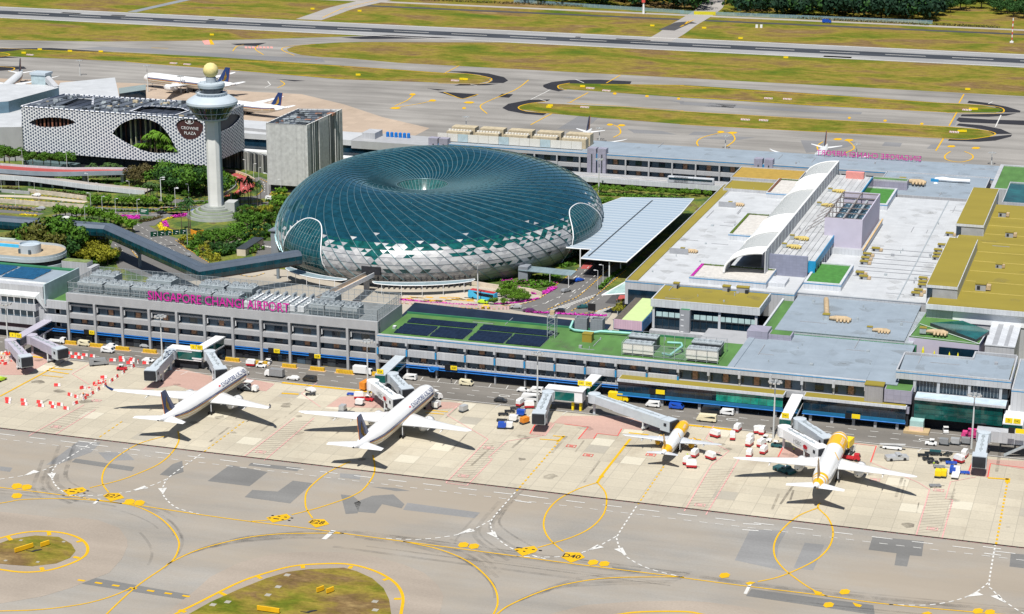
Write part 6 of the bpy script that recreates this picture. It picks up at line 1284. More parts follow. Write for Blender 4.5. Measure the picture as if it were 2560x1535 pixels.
def bed(name,label,mt,specs,h,s,dens):
 m=MB();random.seed(len(label))
 for k,pts,w in specs:
  L=bez(PL(k,pts,0),8);tot=sum((b-a).length for a,b in zip(L,L[1:]));n=int(tot*w*dens)
  for _ in range(n):
   t_=random.uniform(0,len(L)-1.001);i=int(t_);a=L[i].lerp(L[i+1],t_-i);d=(L[i+1]-L[i]).normalized();q=Vector((-d.y,d.x,0))*random.uniform(-w/2,w/2);p=a+q;hh=h*random.uniform(.5,1.1)
   u=Vector((random.gauss(0,.6),random.gauss(0,.6),1)).normalized();e=u.orthogonal().normalized();g=u.cross(e);k2=s*random.uniform(.7,1.3)
   m.add([p+Vector((0,0,hh))-e*k2-g*k2,p+Vector((0,0,hh))+e*k2-g*k2,p+Vector((0,0,hh*.9))+e*k2+g*k2,p+Vector((0,0,hh*.9))-e*k2+g*k2],[(0,1,2,3)])
  m.strip([(p.x,p.y,h*.35)for p in L],w,h*.35)
 return tag(m.build(name,mt),label,name.replace('_',' '),None,'stuff')
bed('flower_bed','magenta flower beds along the roads and in front of the dome',FLOWM,[('A',[(1530,830),(1650,840),(1790,835)],7),('A',[(2200,838),(2330,812),(2440,797)],3.4),('B',[(150,838),(330,812),(490,782)],3.6),('A',[(2090,890),(2110,930),(2130,965)],3),(5,[(1370,665),(1450,668),(1530,625)],3.2),(5,[(1270,625),(1400,612),(1550,594)],1.2),(5,[(1160,600),(1300,588),(1440,578)],1.1),(5,[(1150,580),(1230,572)],1),(5,[(430,715),(600,730),(980,755)],1.0),(5,[(1100,745),(1250,735),(1420,705)],1.4),(5,[(1330,800),(1500,810),(1900,830)],1.8),(5,[(1920,50),(1960,40)],5)],.7,.26,5)
bed('flower_bed','yellow flowering strips along the curving tower road',FLOWY,[('A',[(2060,940),(2080,900),(2130,860),(2220,840)],1.6),('A',[(2100,980),(2160,1020),(2240,1055)],4.2),('B',[(20,940),(60,1000),(200,1050)],4.0),('A',[(60,600),(250,620),(420,630)],1.2),('A',[(260,800),(480,820)],2),('B',[(560,700),(700,690)],1),(5,[(1560,470),(1700,440)],1)],.6,.24,5)
bed('hedge','clipped green hedges and planting strips across the garden',LF['mid'],[('A',[(740,370),(900,350),(1080,360)],9),('A',[(1150,390),(1300,390),(1390,400)],8),('A',[(1460,410),(1600,400)],8),('B',[(250,670),(450,660),(620,650)],3),('B',[(830,610),(950,590),(1010,580)],4),('B',[(1000,770),(1150,800),(1300,740)],4),(5,[(960,590),(1080,575),(1150,570)],5),(5,[(1180,600),(1330,590),(1500,600)],5),(5,[(1300,630),(1450,615),(1520,600)],4),(5,[(1360,560),(1560,545)],5),(5,[(1850,640),(1930,560),(2030,480)],2.2),(5,[(1560,480),(1640,460),(1700,440)],5),('A',[(1210,745),(1700,765),(2400,750)],2),('A',[(1200,660),(1700,690),(2150,690)],2.5),('A',[(0,510),(200,515),(380,525)],2.5),('A',[(400,490),(600,500),(1100,540)],2),('B',[(1050,1100),(1130,1040),(1250,960)],4),('B',[(830,340),(890,400),(850,470)],7),(2,[(1850,1390),(2100,1400),(2454,1420)],4)],1.0,.4,3)
bed('ground_cover','dense mixed green shrubs filling the garden between tower, bridge and dome',LF['mid'],[('B',[(600,1130),(900,1050),(1250,860)],11),('B',[(640,1300),(850,1290),(1000,1230)],9),('B',[(1050,1190),(1300,1080),(1420,1000)],8),('B',[(1000,830),(1250,800),(1450,720)],12),('B',[(1430,640),(1560,600)],9),('B',[(380,1150),(470,1240),(560,1330)],6),('B',[(60,480),(300,520),(600,500)],9),('A',[(1700,470),(2000,480),(2400,500)],9),('A',[(950,1420),(1150,1350),(1400,1420)],12),('A',[(950,1200),(1100,1180),(1260,1160)],9),('A',[(700,850),(1100,880),(1500,950)],5),(2,[(1850,1440),(2150,1460),(2454,1440)],6)],1.1,.5,1.6)
bed('hedge','rust-red and purple planting strips along the left-hand roads',LF['rust'],[('A',[(0,465),(120,468),(250,475)],2.2),('A',[(580,510),(850,530),(1120,570)],2.4),('A',[(0,712),(250,735),(400,745)],1.5),('A',[(1780,895),(1900,880),(2070,830)],3),('B',[(260,1150),(330,1180)],3)],.9,.3,4)
plant_row('garden trees round the tower','# garden tree scattered between tower, bridge and dome',[('B',x,y,s_,l_)for x,y,s_,l_ in[(1060,800,.8,'mid'),(1130,850,.9,'dark'),(1000,880,.7,'mid'),(1370,940,.9,'mid'),(1420,860,.9,'olive'),(1330,780,.8,'bright'),(1450,780,.9,'mid'),(1500,660,.8,'bright'),(740,1280,.7,'dark'),(900,1290,.7,'dark'),(990,1180,.6,'mid'),(1250,1120,.7,'dark'),(1390,1090,.7,'mid'),(560,1180,.7,'dark'),(610,1120,.7,'mid'),(470,560,.9,'dark'),(350,590,.8,'mid')]],'broad','mid',.85)
bed('lawn','bright green lawn patches beside the tower and the loop road',LF['bright'],[('B',[(900,950),(1050,930)],9),('B',[(1380,980),(1460,960)],6),('B',[(1440,520),(1600,500)],5),('B',[(840,380),(900,430)],8)],.15,.35,3)
for pts,lab in[([(-20,405),(1860,520),(1850,477),(350,352),(-20,345)],0)]:
 s=thing('ramp_viaduct','low white road ramp wall descending to the right in front of the hotel garden','ramp');a=[P('A',-300,425,0),P('A',350,445,0),P('A',1100,510,0),P('A',1850,545,0)];hs=[6.2,5.8,4.2,2.2]
 m=MB();m.loft([[p+Vector((0,0,h_-2.6)),p+Vector((0,0,h_)),p+Vector((0,.4,h_)),p+Vector((0,.4,h_-2.6))]for p,h_ in zip(a,hs)],0,True,False);m.build('parapet',WCLAD,s);m=MB();m.loft([[p+Vector((0,.4,h_-1.0)),p+Vector((0,9,h_-1.0)),p+Vector((0,9,h_-1.8)),p+Vector((0,.4,h_-1.8))]for p,h_ in zip(a,hs)],0,True,False);m.build('deck',LROAD,s)
 m=MB()
 for i in range(9):p=a[0].lerp(a[1],i/4)if i<5 else a[1].lerp(a[2],(i-4)/5);m.box(p.x-.6,p.x+.6,p.y+2,p.y+4,.02,2.5)
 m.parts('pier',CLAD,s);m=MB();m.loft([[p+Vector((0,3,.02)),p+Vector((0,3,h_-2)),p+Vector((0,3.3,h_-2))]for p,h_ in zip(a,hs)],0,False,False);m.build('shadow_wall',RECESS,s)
s=thing('elevated_road','curving elevated road with a red deck and grey parapet in front of the hotel','viaduct');ez=8.0
F_=bez([P('A',x,y,ez)for x,y in[(-400,190),(0,217),(400,245),(800,255),(1250,245),(1720,235)]],5);B_2=bez([P('A',x,y,ez)for x,y in[(-400,130),(0,147),(350,172),(860,200),(1250,198),(1750,205)]],5)
m=MB();m.loft([[a-Vector((0,0,2.4)),a,a+Vector((0,.5,0)),a+Vector((0,.5,-1.0))]for a in F_],0,True,False);m.build('parapet',mat('blue_grey_concrete',(.22,.26,.30),.8,0,.12,.2),s)
m=MB();m.loft([[a+Vector((0,.5,-1.0)),b_-Vector((0,.4,1.0))]for a,b_ in zip(F_,B_2)],0,False,False);m.build('deck',REDR,s);m=MB();m.loft([[b_-Vector((0,.4,1)),b_-Vector((0,.4,-.2)),b_-Vector((0,0,-.2)),b_-Vector((0,0,2))]for b_ in B_2],0,True,False);m.build('rear_parapet',WCLAD,s)
m=MB();m.loft([[a-Vector((0,-.4,2.2)),b_-Vector((0,0,2.2))]for a,b_ in zip(F_,B_2)][::-1],0,False,False)
for i in(3,8,13,18,23):c=(F_[i]+B_2[i])/2;m.box(c.x-.9,c.x+.9,c.y-1.5,c.y+1.5,0,ez-2.2)
m.k=m.k;m.build('underside',CLAD,s);m=MB();m.dashes([a+Vector((0,.9,-.95))for a in F_],.5,1.5,1.2,ez-.95,0);m.build('kerb',line_mat('kerb_yellow',()),s)
for lab,k,pts,h_ in[('long pale terrace wall with hanging plants beside the left roads, upper one','A',[(360,520),(700,560),(1110,615)],2.2),('long pale terrace wall with hanging plants beside the left roads, lower one','A',[(-300,640),(0,650),(500,690),(1080,730)],2.4),('grey retaining wall of the upper left road beside a red hedge','A',[(-300,500),(0,515),(380,545)],1.8)]:
 L=PL(k,pts,0);m=MB();m.loft([[p,p+Vector((0,0,h_)),p+Vector((0,.5,h_)),p+Vector((0,.5,0))]for p in L],0,True,False);tag(m.build('terrace_wall',mat('pale_terrace',(.50,.44,.36),.85,0,.25,.5)if 'pale' in lab else CLAD),lab,'retaining wall')
s=thing('loop_road_parapet','pale curved parapet wall along the outside of the red loop road','wall');L=bez(PL('B',[(780,240),(950,262),(1100,310),(1210,370)],.1),6);m=MB();m.loft([[p,p+Vector((0,0,1.3)),p+Vector((.2,.4,1.3)),p+Vector((.2,.4,0))]for p in L],0,True,False);m.build('parapet',mat('cream_wall',(.58,.50,.40),.8,0,.1),s)
L=bez(PL('B',[(820,545),(930,480),(970,420),(920,345)],.1),6);m=MB();m.loft([[p,p+Vector((0,0,1.2)),p+Vector((.4,.2,1.2)),p+Vector((.4,.2,0))]for p in L],0,True,False);m.build('inner_parapet',CLAD,s)
m=MB();L=bez(PL('B',[(500,75),(900,80),(1150,120),(1360,160)],5.5),6);m.loft([[Vector((p.x,p.y,0)),p+Vector((0,0,5)),p+Vector((0,3,5)),Vector((p.x,p.y+3,0))]for p in L],0,True,False);tag(m.build('curved_wall',RB2),'dark curved ribbed wall behind the red loop road','wall')
tb=thing('tube_bridge','long dark glass tube bridge zigzagging from the left edge to the dome','skybridge');zt=16.0
path=[P('A',-450,790,zt),P('A',0,822,zt),P('A',700,875,zt),P('A',1390,925,zt),P(4,1445,468,zt),P(4,2130,362,zt)]
def section(i):
 p=path[i];a=(path[i]-path[max(i-1,0)]);b_=(path[min(i+1,len(path)-1)]-path[i]);a=a.normalized()if a.length else b_.normalized();b_=b_.normalized()if b_.length else a;d=(a+b_).normalized();q=Vector((d.y,-d.x,0)).normalized();k=1/max(.6,q.dot(Vector((a.y,-a.x,0)).normalized()));q*=k
 return p,q
prof=[(-2.2,0),(0,.25),(2.2,0),(3.5,-1.6),(3.7,-3.4),(3.3,-5.2),(2.2,-6.2),(-2.2,-6.2),(-3.3,-5.2),(-3.7,-3.4),(-3.5,-1.6)]
ring_=[[section(i)[0]+section(i)[1]*x+Vector((0,0,z))for x,z in prof]for i in range(len(path))]
TGL=mat('bridge_glass',(.006,.045,.062),.12,0,.45,.25,.6);TROOF=panel_mat('bridge_roof',(.13,.16,.20),3.2,3.2,.38,.35,.8,'XZ')
def part(name,idx,mt):
 m=MB();m.loft([[r[j]for j in idx]for r in ring_],0,False,False);return m.build(name,mt,tb)
part('roof',[3,2,1,0,10],TROOF);part('glass_side',[5,4,3],TGL);part('glass_side',[10,9,8],TGL);part('underside',[8,7,6,5],mat('bridge_underside',(.05,.045,.05),.7))
MB().add(ring_[-1],[tuple(range(len(prof)))]).build('end_cap',mat('bridge_underside',()),tb);m=MB()
for i in range(len(path)-1):
 L_=(path[i+1]-path[i]).length;n=int(L_/3.2)
 for k in range(n+1):
  r=[ring_[i][j].lerp(ring_[i+1][j],k/n)for j in(3,4,5)];m.tube([r[0],r[1],r[2]],.1,4,0,False);r=[ring_[i][j].lerp(ring_[i+1][j],k/n)for j in(8,9,10)];m.tube(r,.1,4,0,False)
m.build('mullions',DSTEEL,tb)
for x,y in[(765,380),(1000,480),(1985,560)]:
 p=P(4,x,y,0);m=MB();m.tube([p,p+Vector((0,0,6))],.8,8)
 for dx in(-4,4):m.tube([p+Vector((0,0,6)),p+Vector((dx,0,10.2))],[.7,.4],6)
 m.build('support',mat('grey_support',(.20,.24,.27),.7),tb)
p=P('A',1310,1290,0);m=MB();m.beam(p+Vector((0,0,.1)),p+Vector((-1.5,1,10)),3.4,1.4);m.beam(p+Vector((1,0,5)),p+Vector((-3.5,-1,10.4)),.7,1.2);m.build('escape_stair',mat('grey_support',()),tb)
s=thing('lift_tower','plain grey block with a flat canopy beside the end of the tube bridge','lift tower');p=P('B',1390,1335,0);p2=P('B',1700,1335,0);m=MB();m.box(p.x,p.x+5,p.y+3,p.y+8,.02,11.2);m.box(p.x+5,p.x+16,p.y+4,p.y+8,.02,9.0);m.build('walls',mat('tower_grey',(.22,.24,.27),.7),s);MB().box(p.x-1,p.x+16,p.y+2.4,p.y+9,11.8,12.3).build('canopy',mat('dark_canopy',(.16,.18,.22),.6),s);m=MB();m.box(p.x+8,p.x+8.3,p.y+4,p.y+4.3,9,11.8);m.box(p.x+13,p.x+13.3,p.y+4,p.y+4.3,9,11.8);m.build('post',WHITEP,s)
s=thing('garden_pavilion','long low pale wall with a black flat roof in the garden left of the dome','pavilion');a,b_=P('B',1040,1330,0),P('B',1270,1180,0);m=MB();m.beam(a+Vector((0,0,1.6)),b_+Vector((0,0,1.6)),4.5,3.2);m.build('walls',mat('cream_wall',()),s);m=MB();m.beam(a+Vector((0,0,3.4)),b_+Vector((0,0,3.4)),5.2,.35);m.build('roof',DSTEEL,s)
s=thing('orange_hoarding','orange curved hoarding at the foot of the control tower steps','hoarding');L=bez(PL('B',[(390,1050),(460,1075),(560,1060)],0),5);m=MB();m.loft([[p,p+Vector((0,0,2.6)),p+Vector((0,.3,2.6))]for p in L],0,False,False);m.build('panels',mat('orange_panel',(.75,.30,.02),.7,0,.15,.5),s)
GS=mat('road_sign_green',(.012,.10,.055),.5,0,.08,.4)
s=thing('gantry_sign','wide green road gantry with four white-lettered panels over the road','road sign',P('A',2150,1240,0));g0=P('A',1930,1240,0)-s.location;g1=P('A',2400,1200,0)-s.location;du=(g1-g0)
for i in range(5):
 a=g0+du*(i/5+.01);b_=g0+du*((i+1)/5-.01);m=MB();m.add([a+Vector((0,0,6)),b_+Vector((0,0,6)),b_+Vector((0,0,8.6)),a+Vector((0,0,8.6))],[(0,1,2,3),(3,2,1,0)]);c=(a+b_)/2;m.add([c+Vector((-1.2,-.06,7.6)),c+Vector((1.2,-.06,7.6)),c+Vector((1.2,-.06,7.9)),c+Vector((-1.2,-.06,7.9))],[(0,1,2,3)],1);m.ball(c+Vector((0,-.05,6.6)),.25,6,1);m.build('sign_panel',[GS,WHITEP],s)
m=MB();m.tube([g0,g0+Vector((0,0,8.6))],.2,6);m.tube([g1,g1+Vector((0,0,8.6))],.2,6);m.beam(g0+Vector((0,.3,7.2)),g1+Vector((0,.3,7.2)),.4,.4);m.build('frame',STEEL,s)
for k,x,y,lab in[('A',1850,870,'single green road sign above the magenta flower bed'),]:
 p=P(k,x,y,0);s=thing('road_sign',lab,'road sign',p);m=MB();m.box(-2.6,2.6,-.1,.1,3,6.2,0);m.box(-1.8,1.6,-.16,-.1,5.0,5.4,1);m.box(-1.8,.8,-.16,-.1,4.2,4.5,1);m.build('panel',[GS,WHITEP],s);m=MB();m.tube([(-1.5,.2,0),(-1.5,.2,6)],.1,5);m.tube([(1.5,.2,0),(1.5,.2,6)],.1,5);m.build('post',STEEL,s)
p=P(5,1795,825,0);s=thing('road_sign','black square board on a post beside the striped road island','road sign',p);MB().box(-1.7,1.7,-.1,.1,2.2,5.4).build('panel',SIGNK,s);MB().tube([(0,.15,0),(0,.15,5)],.1,5).build('post',STEEL,s)
s=thing('bus_stop_shelter','small pale glass walkway canopy on thin posts beside the flower beds','canopy');a,b_=P(5,1270,500,5),P(5,1650,540,5);c=P(5,1690,505,5);d=P(5,1340,470,5)
m=MB();m.prism([a,b_,c,d],4.8,5.1);m.build('roof',panel_mat('canopy_panes',(),1,1),s);m=MB()
for q in(a.lerp(b_,.6),a.lerp(b_,.95),d.lerp(c,.7)):m.tube([(q.x,q.y,0),(q.x,q.y,4.8)],.15,6)
m.parts('post',WHITEP,s);MB().box(a.x,a.x+4.5,a.y+.3,a.y+6,.02,6.6).build('stair_block',mat('tower_grey',()),s)
m=MB();L=bez(PL(5,[(430,740),(700,760),(1000,778),(1200,782)],0),6)
for p in L[::1]:m.box(p.x-.5,p.x+.5,p.y-.1,p.y+.1,.05,1.6)
m.loft([[p+Vector((0,0,1.2)),p+Vector((0,0,1.6)),p+Vector((0,.15,1.6))]for p in L],0,False,False);tag(m.build('balustrade',mat('pale_pink_rail',(.62,.42,.42),.7)),'pale pink balustrade along the edge of the coach bay','balustrade')
m=MB();L=bez(PL(5,[(820,600),(950,610),(1150,640),(1340,660),(1440,690)],0),6);m.loft([[p,p+Vector((0,0,2.0)),p+Vector((0,.6,2.0)),p+Vector((0,.6,0))]for p in L],0,True,False);tag(m.build('retaining_wall',mat('cream_wall',())),'cream retaining wall below the sloping flower beds','retaining wall')
t=thing('terminal_building','terminal wing with a sloping white metal roof and blue solar panels at the left edge','building')
x0,x1=-200,-31.5;Y0=105
MB().box(x0,x1-1,Y0+2,134,.02,22.4).build('wall',PCLAD,t)
m=MB();m.add([(x0,Y0-.3,18.4),(x1-3.5,Y0-.3,18.4),(x1,111.8,22.9),(x0,111.8,22.9)],[(0,1,2,3)]);m.add([(x1-3.5,Y0-.3,18.4),(x1,Y0+2,12),(x1,111.8,22.9)],[(0,1,2)]);m.box(x0,x1-3.4,Y0-.3,Y0+2,17.6,18.35);m.build('sloped_roof',panel_mat('white_metal_roof',(.60,.62,.62),1.0,60,.45,.2,.8),t)
m=MB();m.box(x0,x1,111.8,134,22.4,22.6,0);m.box(x0,x1,132,134.4,22.6,23.2,1);m.build('roof',[GREYR,GREENR2],t)
MB().box(x1,x1+.6,106,134.4,15.4,23.8).build('side_parapet',mat('pale_blue_grey',(.38,.47,.50),.6),t)
for z0,z1,yy in[(15.2,17.6,Y0),(9.8,12.2,Y0-.8)]:
 m=MB();m.box(x0,x1-3.6,yy,yy+2,z0,z1,0)
 for i in range(42):x=x1-4.2-i*3.1;m.box(x-.15,x+.15,yy-.2,yy,z0,z1,1);m.box(x-2.9,x-.2,yy-.05,yy,z0,z0+.5,2)
 m.build('window',[GLZ,WHITEP,WINP],t)
m=MB();m.box(x0,x1-3.4,Y0-.5,Y0+2,12.3,15.2);m.box(x0,x1-3.4,Y0-1.2,Y0+2,6.6,9.7);m.build('spandrel',PCLAD,t);m=MB();m.box(x0,x1-4,Y0-.3,Y0+2,4.6,6.6,0);m.box(x0,x1-4,Y0-.6,Y0+2,3.2,4.6,1);m.box(x0,x1-4,Y0+1.5,Y0+2,.02,3.2,2);m.build('ground_floor',[mat('maroon_band',(.06,.03,.04),.6),PCLAD,RECESS],t)
solar_box(-73,-58,117,131,22.6,'blue solar array at the left edge on the sloped-roof terminal wing',SOLARB,4,'blue solar arrays');solar_box(-56.5,-41.5,115,130.6,22.6,'blue solar array at the right end of the sloped-roof terminal wing',SOLARB,4,'blue solar arrays')
t=thing('terminal_building','short link block with a small green roof left of the tall terminal block','building');MB().box(-33.5,XA-.2,108.5,133,.02,15.6).build('wall',CLAD,t);MB().box(-33.5,XA-.2,108,133,15.6,15.8).build('roof',GREENR,t);m=MB();m.box(-34,XA-.2,FAC-.3,FAC+1,13.6,17,0);m.box(-32.5,XA-.2,FAC-.2,FAC+1.6,7.9,10.8,0);m.build('parapet',PCLAD,t);bands(t,-32.5,XA-.3,FAC-.6,[('window',10.8,13.6),('window',5.2,7.9)],12);pipe_run(t,-30,XA-1,FAC-.3,4.0);MB().box(-33,XA-.3,FAC+.8,FAC+1.6,.02,5.2).build('ground_floor',RECESS,t)
t=thing('roof_hut','tall white panelled box with a mossy green top behind the solar-panel wing','lift block');MB().box(-52.8,-40.2,157,162,.02,19.4).build('wall',PCLAD,t);MB().box(-39.9,-37.5,156,163,.02,17.6).build('annex',PCLAD,t);MB().box(-52.6,-40.4,157.2,161.8,19.4,19.6).build('roof',mat('mossy_roof',(.16,.21,.07),.9,0,.4,.6),t)
t=thing('car_park','round-ended multi-storey car park with a white drum on its sandy deck','car park');cx_,cy_,r_=-84.5,189,13.5
for z0,z1,ro,mt in[(0,3.4,12.8,RECESS),(3.4,5.2,13.5,TW),(5.2,7.6,12.6,RECESS),(7.6,9.2,13.5,TW),(9.2,11.4,12.6,RECESS),(11.4,13.0,13.5,TW)]:
 m=MB();pts=[(cx_+ro*math.cos(a),cy_+ro*math.sin(a))for a in[-math.pi/2+math.pi*i/20 for i in range(21)]];m.prism([(-260,cy_-ro)]+pts+[(-260,cy_+ro)],z0,z1,0);m.build('open_storey' if mt is RECESS else 'parapet_band',mt,t)
pts=[(cx_+13.2*math.cos(a),cy_+13.2*math.sin(a))for a in[-math.pi/2+math.pi*i/20 for i in range(21)]];m=MB();m.prism([(-260,cy_-13.2)]+pts+[(-260,cy_+13.2)],13.0,13.1);m.build('deck',mat('sandy_deck',(.40,.31,.20),.9,0,.15,.3),t)
m=MB();L=[(-260,cy_-13.3,13)]+[(x,y,13)for x,y in pts]+[(-260,cy_+13.3,13)];m.loft([[Vector(p),Vector(p)+Vector((0,0,1.2))]for p in L],0,False,False);m.build('deck_parapet',TW,t);MB().lathe([(5,13.1),(5,17.0),(4.6,17.2),(4.6,16.2),(0,16.2)],30,(cx_-3,cy_-.5,0)).build('drum',TW,t);MB().box(-260,cx_-8,cy_+4,cy_+5,13.1,14.4).build('blue_wall',mat('sky_blue_wall',(.05,.42,.72),.6),t);m=MB();m.box(cx_-6.4,cx_-5.4,cy_-5.2,cy_-4.6,13.2,15.2);m.box(cx_-1,cx_,cy_-5.6,cy_-5.0,13.2,15.2);m.build('opening',WINP,t)
t=thing('shelter_roof','flat pale green shelter roof above parked cars at the left edge','shelter');p=P('A',40,1130,12);MB().box(p.x-30,p.x+4,p.y-3,p.y+5,11.6,12).build('roof',mat('pale_green_sheet',(.42,.50,.42),.6),t);MB().box(p.x-2,p.x-1.6,p.y,p.y+.4,0,11.6).build('post',STEEL,t)
def make_lamp(h=9.0):
 c=thing('street_lamp','','street lamp');MB().tube([(0,0,0),(0,0,h)],[.13,.08],6).build('pole',WHITEP,c);MB().tube([(0,0,h-.1),(1.2,0,h+.15)],.07,5).build('arm',WHITEP,c);MB().box(.8,1.9,-.25,.25,h,h+.22).build('lamp_head',WHITEP,c);return c
K=Kind(make_lamp());L=[]
for k,x,y,s_ in[('A',290,180,1.0),('A',858,210,1.0),('A',1135,480,1.0),('A',1660,560,.9),('A',2065,625,1.3),('A',2243,690,1.1),('B',15,620,1.4),('B',198,700,1.1),('B',370,600,.9),('B',1100,280,.9),('B',1200,330,.9),('B',1265,360,.8),('B',1385,570,1.4),('B',1550,540,.9),('B',1668,500,.9),('B',912,640,1.0),('B',1190,690,.6),('A',1165,740,1.0),('A',1310,760,.9),('A',1480,790,.9),('A',1760,800,.9),('A',1090,890,.9),('A',1775,560,.5),('A',1255,520,.6),('A',445,520,.7),('A',245,500,.7),(5,1838,640,1.0),(5,1876,600,1.0),('A',790,780,.7),('A',500,640,.7),('A',200,690,.8),('A',20,500,.8)]:
 L.append((P(k,x,y,0 if not(k=='A' and y<220)else 7),s_))
L.sort(key=lambda q:sx(q[0]))
for i,(p,s_)in enumerate(L):K.put(p,R(random.choice([10,170,190])),'%s thin white street lamp among the garden roads'%(ordn(i)+(' from left' if i else '')),'street lamps among the garden roads',s_)
# === rear pier, far terminal, wood, far airfield things
def pxprism(k,pts,z0,z1,name,mts,parent,top=1):
 m=MB();m.prism(PL(k,pts,z1),z0,z1,0,top if isinstance(mts,list)else 0);return m.build(name,mts,parent)
t=thing('terminal_building','long rear pier with pale bands and a plain blue-grey roof behind the dome','building');xa,xb,yf=14,332,469
bands(t,xa,xb,yf,[('parapet',13.6,16.2),('balcony',7.6,9.8),('balcony',2.8,4.6),('window',9.8,13.6),('window',4.6,7.6)],13.3,True)
MB().box(xa,xb,yf+2.6,503,.02,15.9).build('wall',CLAD,t);MB().box(xa,xb,yf+1,503.5,15.9,16.15).build('roof',GREYR,t);MB().box(xa,xb,yf-.32,yf-.26,15.5,15.9).build('blue_trim',BLUET,t);MB().box(xa,xb,yf+.5,yf+2.6,.02,2.8).build('ground_floor',RECESS,t)
for i in range(25):x=xa+i*13.25;MB().box(x-.4,x+.4,yf-.5,yf+.6,0,13.6).build('column',CLAD,t)
a=P(2,740,985,16);b_=P(2,1770,1045,16);s=thing('roof_plant','long cream-screened row of rooftop coolers on the rear pier behind the dome','roof plant');n=14;m=MB();m2=MB()
x0,x1=a.x,b_.x
for i in range(n):xx=x0+(x1-x0)*i/n;m.box(xx,xx+(x1-x0)/n-.15,yf+5,yf+5.3,16.6,21,1 if i%2==0 and i%4 else 0)
m.build('screen_panel',[mat('cream_panels',()),mat('pale_blue_grey',())],s);m=MB()
for i in range(5):
 xx=x0+4+i*(x1-x0)/5;w_=(x1-x0)/5-3;m.box(xx,xx+w_,yf+9,yf+15,16.2,21.5,0);m.box(xx,xx+w_,yf+18,yf+25,16.2,22.5,0)
 for j in range(8):m.lathe([(.8,21.5),(.8,22.3),(.1,22.1)],8,(xx+1+j*w_/8,yf+12,0),1)
m.build('coolers',[mat('tan_cooler',(.45,.38,.26),.7,0,.2,.6),mat('cream_panels',())],s)
for k,xs,lab in[(2,(632,697,705,768),'behind the left back of the dome'),(2,(1762,1825,1835,1895),'right behind the dome'),(3,(525,585,600,660),'before the right part of the rear pier')]:
 yb={632:1150,1762:1210,525:1215}[xs[0]];p=[PY(k,x,yb,yf-2)for x in xs];s=thing('stair_towers','purple-grey pair of stair towers, '+lab,'stair towers')
 for q0,q1 in((p[0],p[1]),(p[2],p[3])):m=MB();m.box(q0.x,q1.x,yf-2,yf+3,0,19.2,0);m.box(q0.x+(q1.x-q0.x)*.45,q0.x+(q1.x-q0.x)*.6,yf-2.1,yf-2,4,16,1);m.build('tower',[LAV,DSTEEL],s)
 m=MB();m.box(p[1].x,p[2].x,yf-1,yf+1,12,16,0);m.box(p[1].x,p[2].x,yf-1,yf+1,0,12,1);m.build('link',[BLUET,GLZ],s)
q0,q1=PY(3,975,1092,500),PY(3,1720,1138,500);big_sign('magenta rooftop letters seen from behind, mirrored, on the roof edge of the rear pier',q0.x,q1.x,500,16.7,19.6,True)
block('terminal_building','far flat blue-grey roof carrying tan ductwork, between the lavender enclosure and the rear pier',264,318,412,468,16.6,PCLAD,GREYR,.02,.4,False);block('terminal_building','far green-edged corner roof at the right edge of the rear pier',320,380,442,505,16.3,PCLAD,GREENR,.02,2.0,False)
s=thing('fabric_duct','long white sagging duct with a blue end on the far grey roof','ductwork',(291,452,16.6));MB().tube([(0,0,1),(4,0,1.4),(9,-.4,1.2),(18,-.3,1.3)],[.9,1.2,1.0,.9],8).build('duct',WHITEP,s);MB().box(-2,2,-1.5,0,0,1.4).build('blue_unit',BLUET,s)
t=thing('terminal_building','dark glazed link with a grey upper floor and blue tanks, left of the rear pier','building');a=P(2,20,1050,2);MB().box(a.x-60,14,yf-2,yf+22,.02,12).build('wall',GLZ,t);MB().box(a.x+22,14,yf-3,yf+22,10.5,15).build('upper_floor',CLAD,t);MB().box(a.x-62,a.x+22,yf-3,yf+20,12,15.2).build('roof',WHITER,t);MB().box(a.x-60,a.x+24,yf-9,yf-3,4,6).build('lower_canopy',WHITEP,t);MB().box(a.x+26,a.x+34,yf+4,yf+16,15,18.6).build('stair_head',PCLAD,t)
m=MB()
for i in range(6):m.lathe([(1.0,15),(1.0,17.6),(.2,18)],8,(a.x+38+i*2.6,yf+14,0))
m.build('blue_tank_row',BLUEP,t)
t=thing('terminal_building','far terminal hall with broad pale roofs behind the hotel at the left edge','building')
pxprism(1,[(400,640),(430,590),(820,552),(850,690),(700,730),(420,720)],.02,20,'hall_roof',[PCLAD,WHITER],t);pxprism(1,[(-600,640),(0,598),(375,605),(420,625),(60,722),(-600,780)],.02,27,'upper_roof',[mat('steel_blue_wall',(.12,.20,.26),.6),WHITER],t);pxprism(1,[(-600,800),(0,770),(155,752),(155,905),(-600,915)],.02,20,'lower_roof',[CLAD,WHITER],t);pxprism(1,[(1700,852),(1915,868),(2000,900),(2000,935),(1700,905)],.02,17,'right_roof',[CLAD,WHITER],t)
pxprism(1,[(845,628),(1040,602),(1040,640),(850,668)],.02,13,'gate_lounge',[GLZ,mat('grey_green_roof',(.22,.27,.27),.6)],t)
s=thing('roof_cabin','pale blue-grey control cabin with a sloping stair on the far terminal roof','roof cabin');p=P(1,225,600,27);MB().box(p.x,p.x+10,p.y,p.y+8,26,33).build('walls',mat('pale_blue_grey',()),s);MB().box(p.x-.6,p.x+10.6,p.y-.6,p.y+8.6,33,34.4).build('cab_roof',TW,s);m=MB();m.beam((p.x+10,p.y+2,31),(p.x+20,p.y-4,26),3.4,3);m.build('stair',PCLAD,s)
t=thing('train_viaduct','pale concrete people-mover viaduct with rails in front of the rear pier','viaduct');a,b_=P(2,1690,1245,5),P(3,420,1330,5);ym=(a.y+b_.y)/2;X0,X1=a.x-60,300
MB().box(X0,X1,ym-7,ym+7,3.6,5).build('deck',mat('viaduct_concrete',(.40,.38,.35),.85,0,.2,.3),t);m=MB()
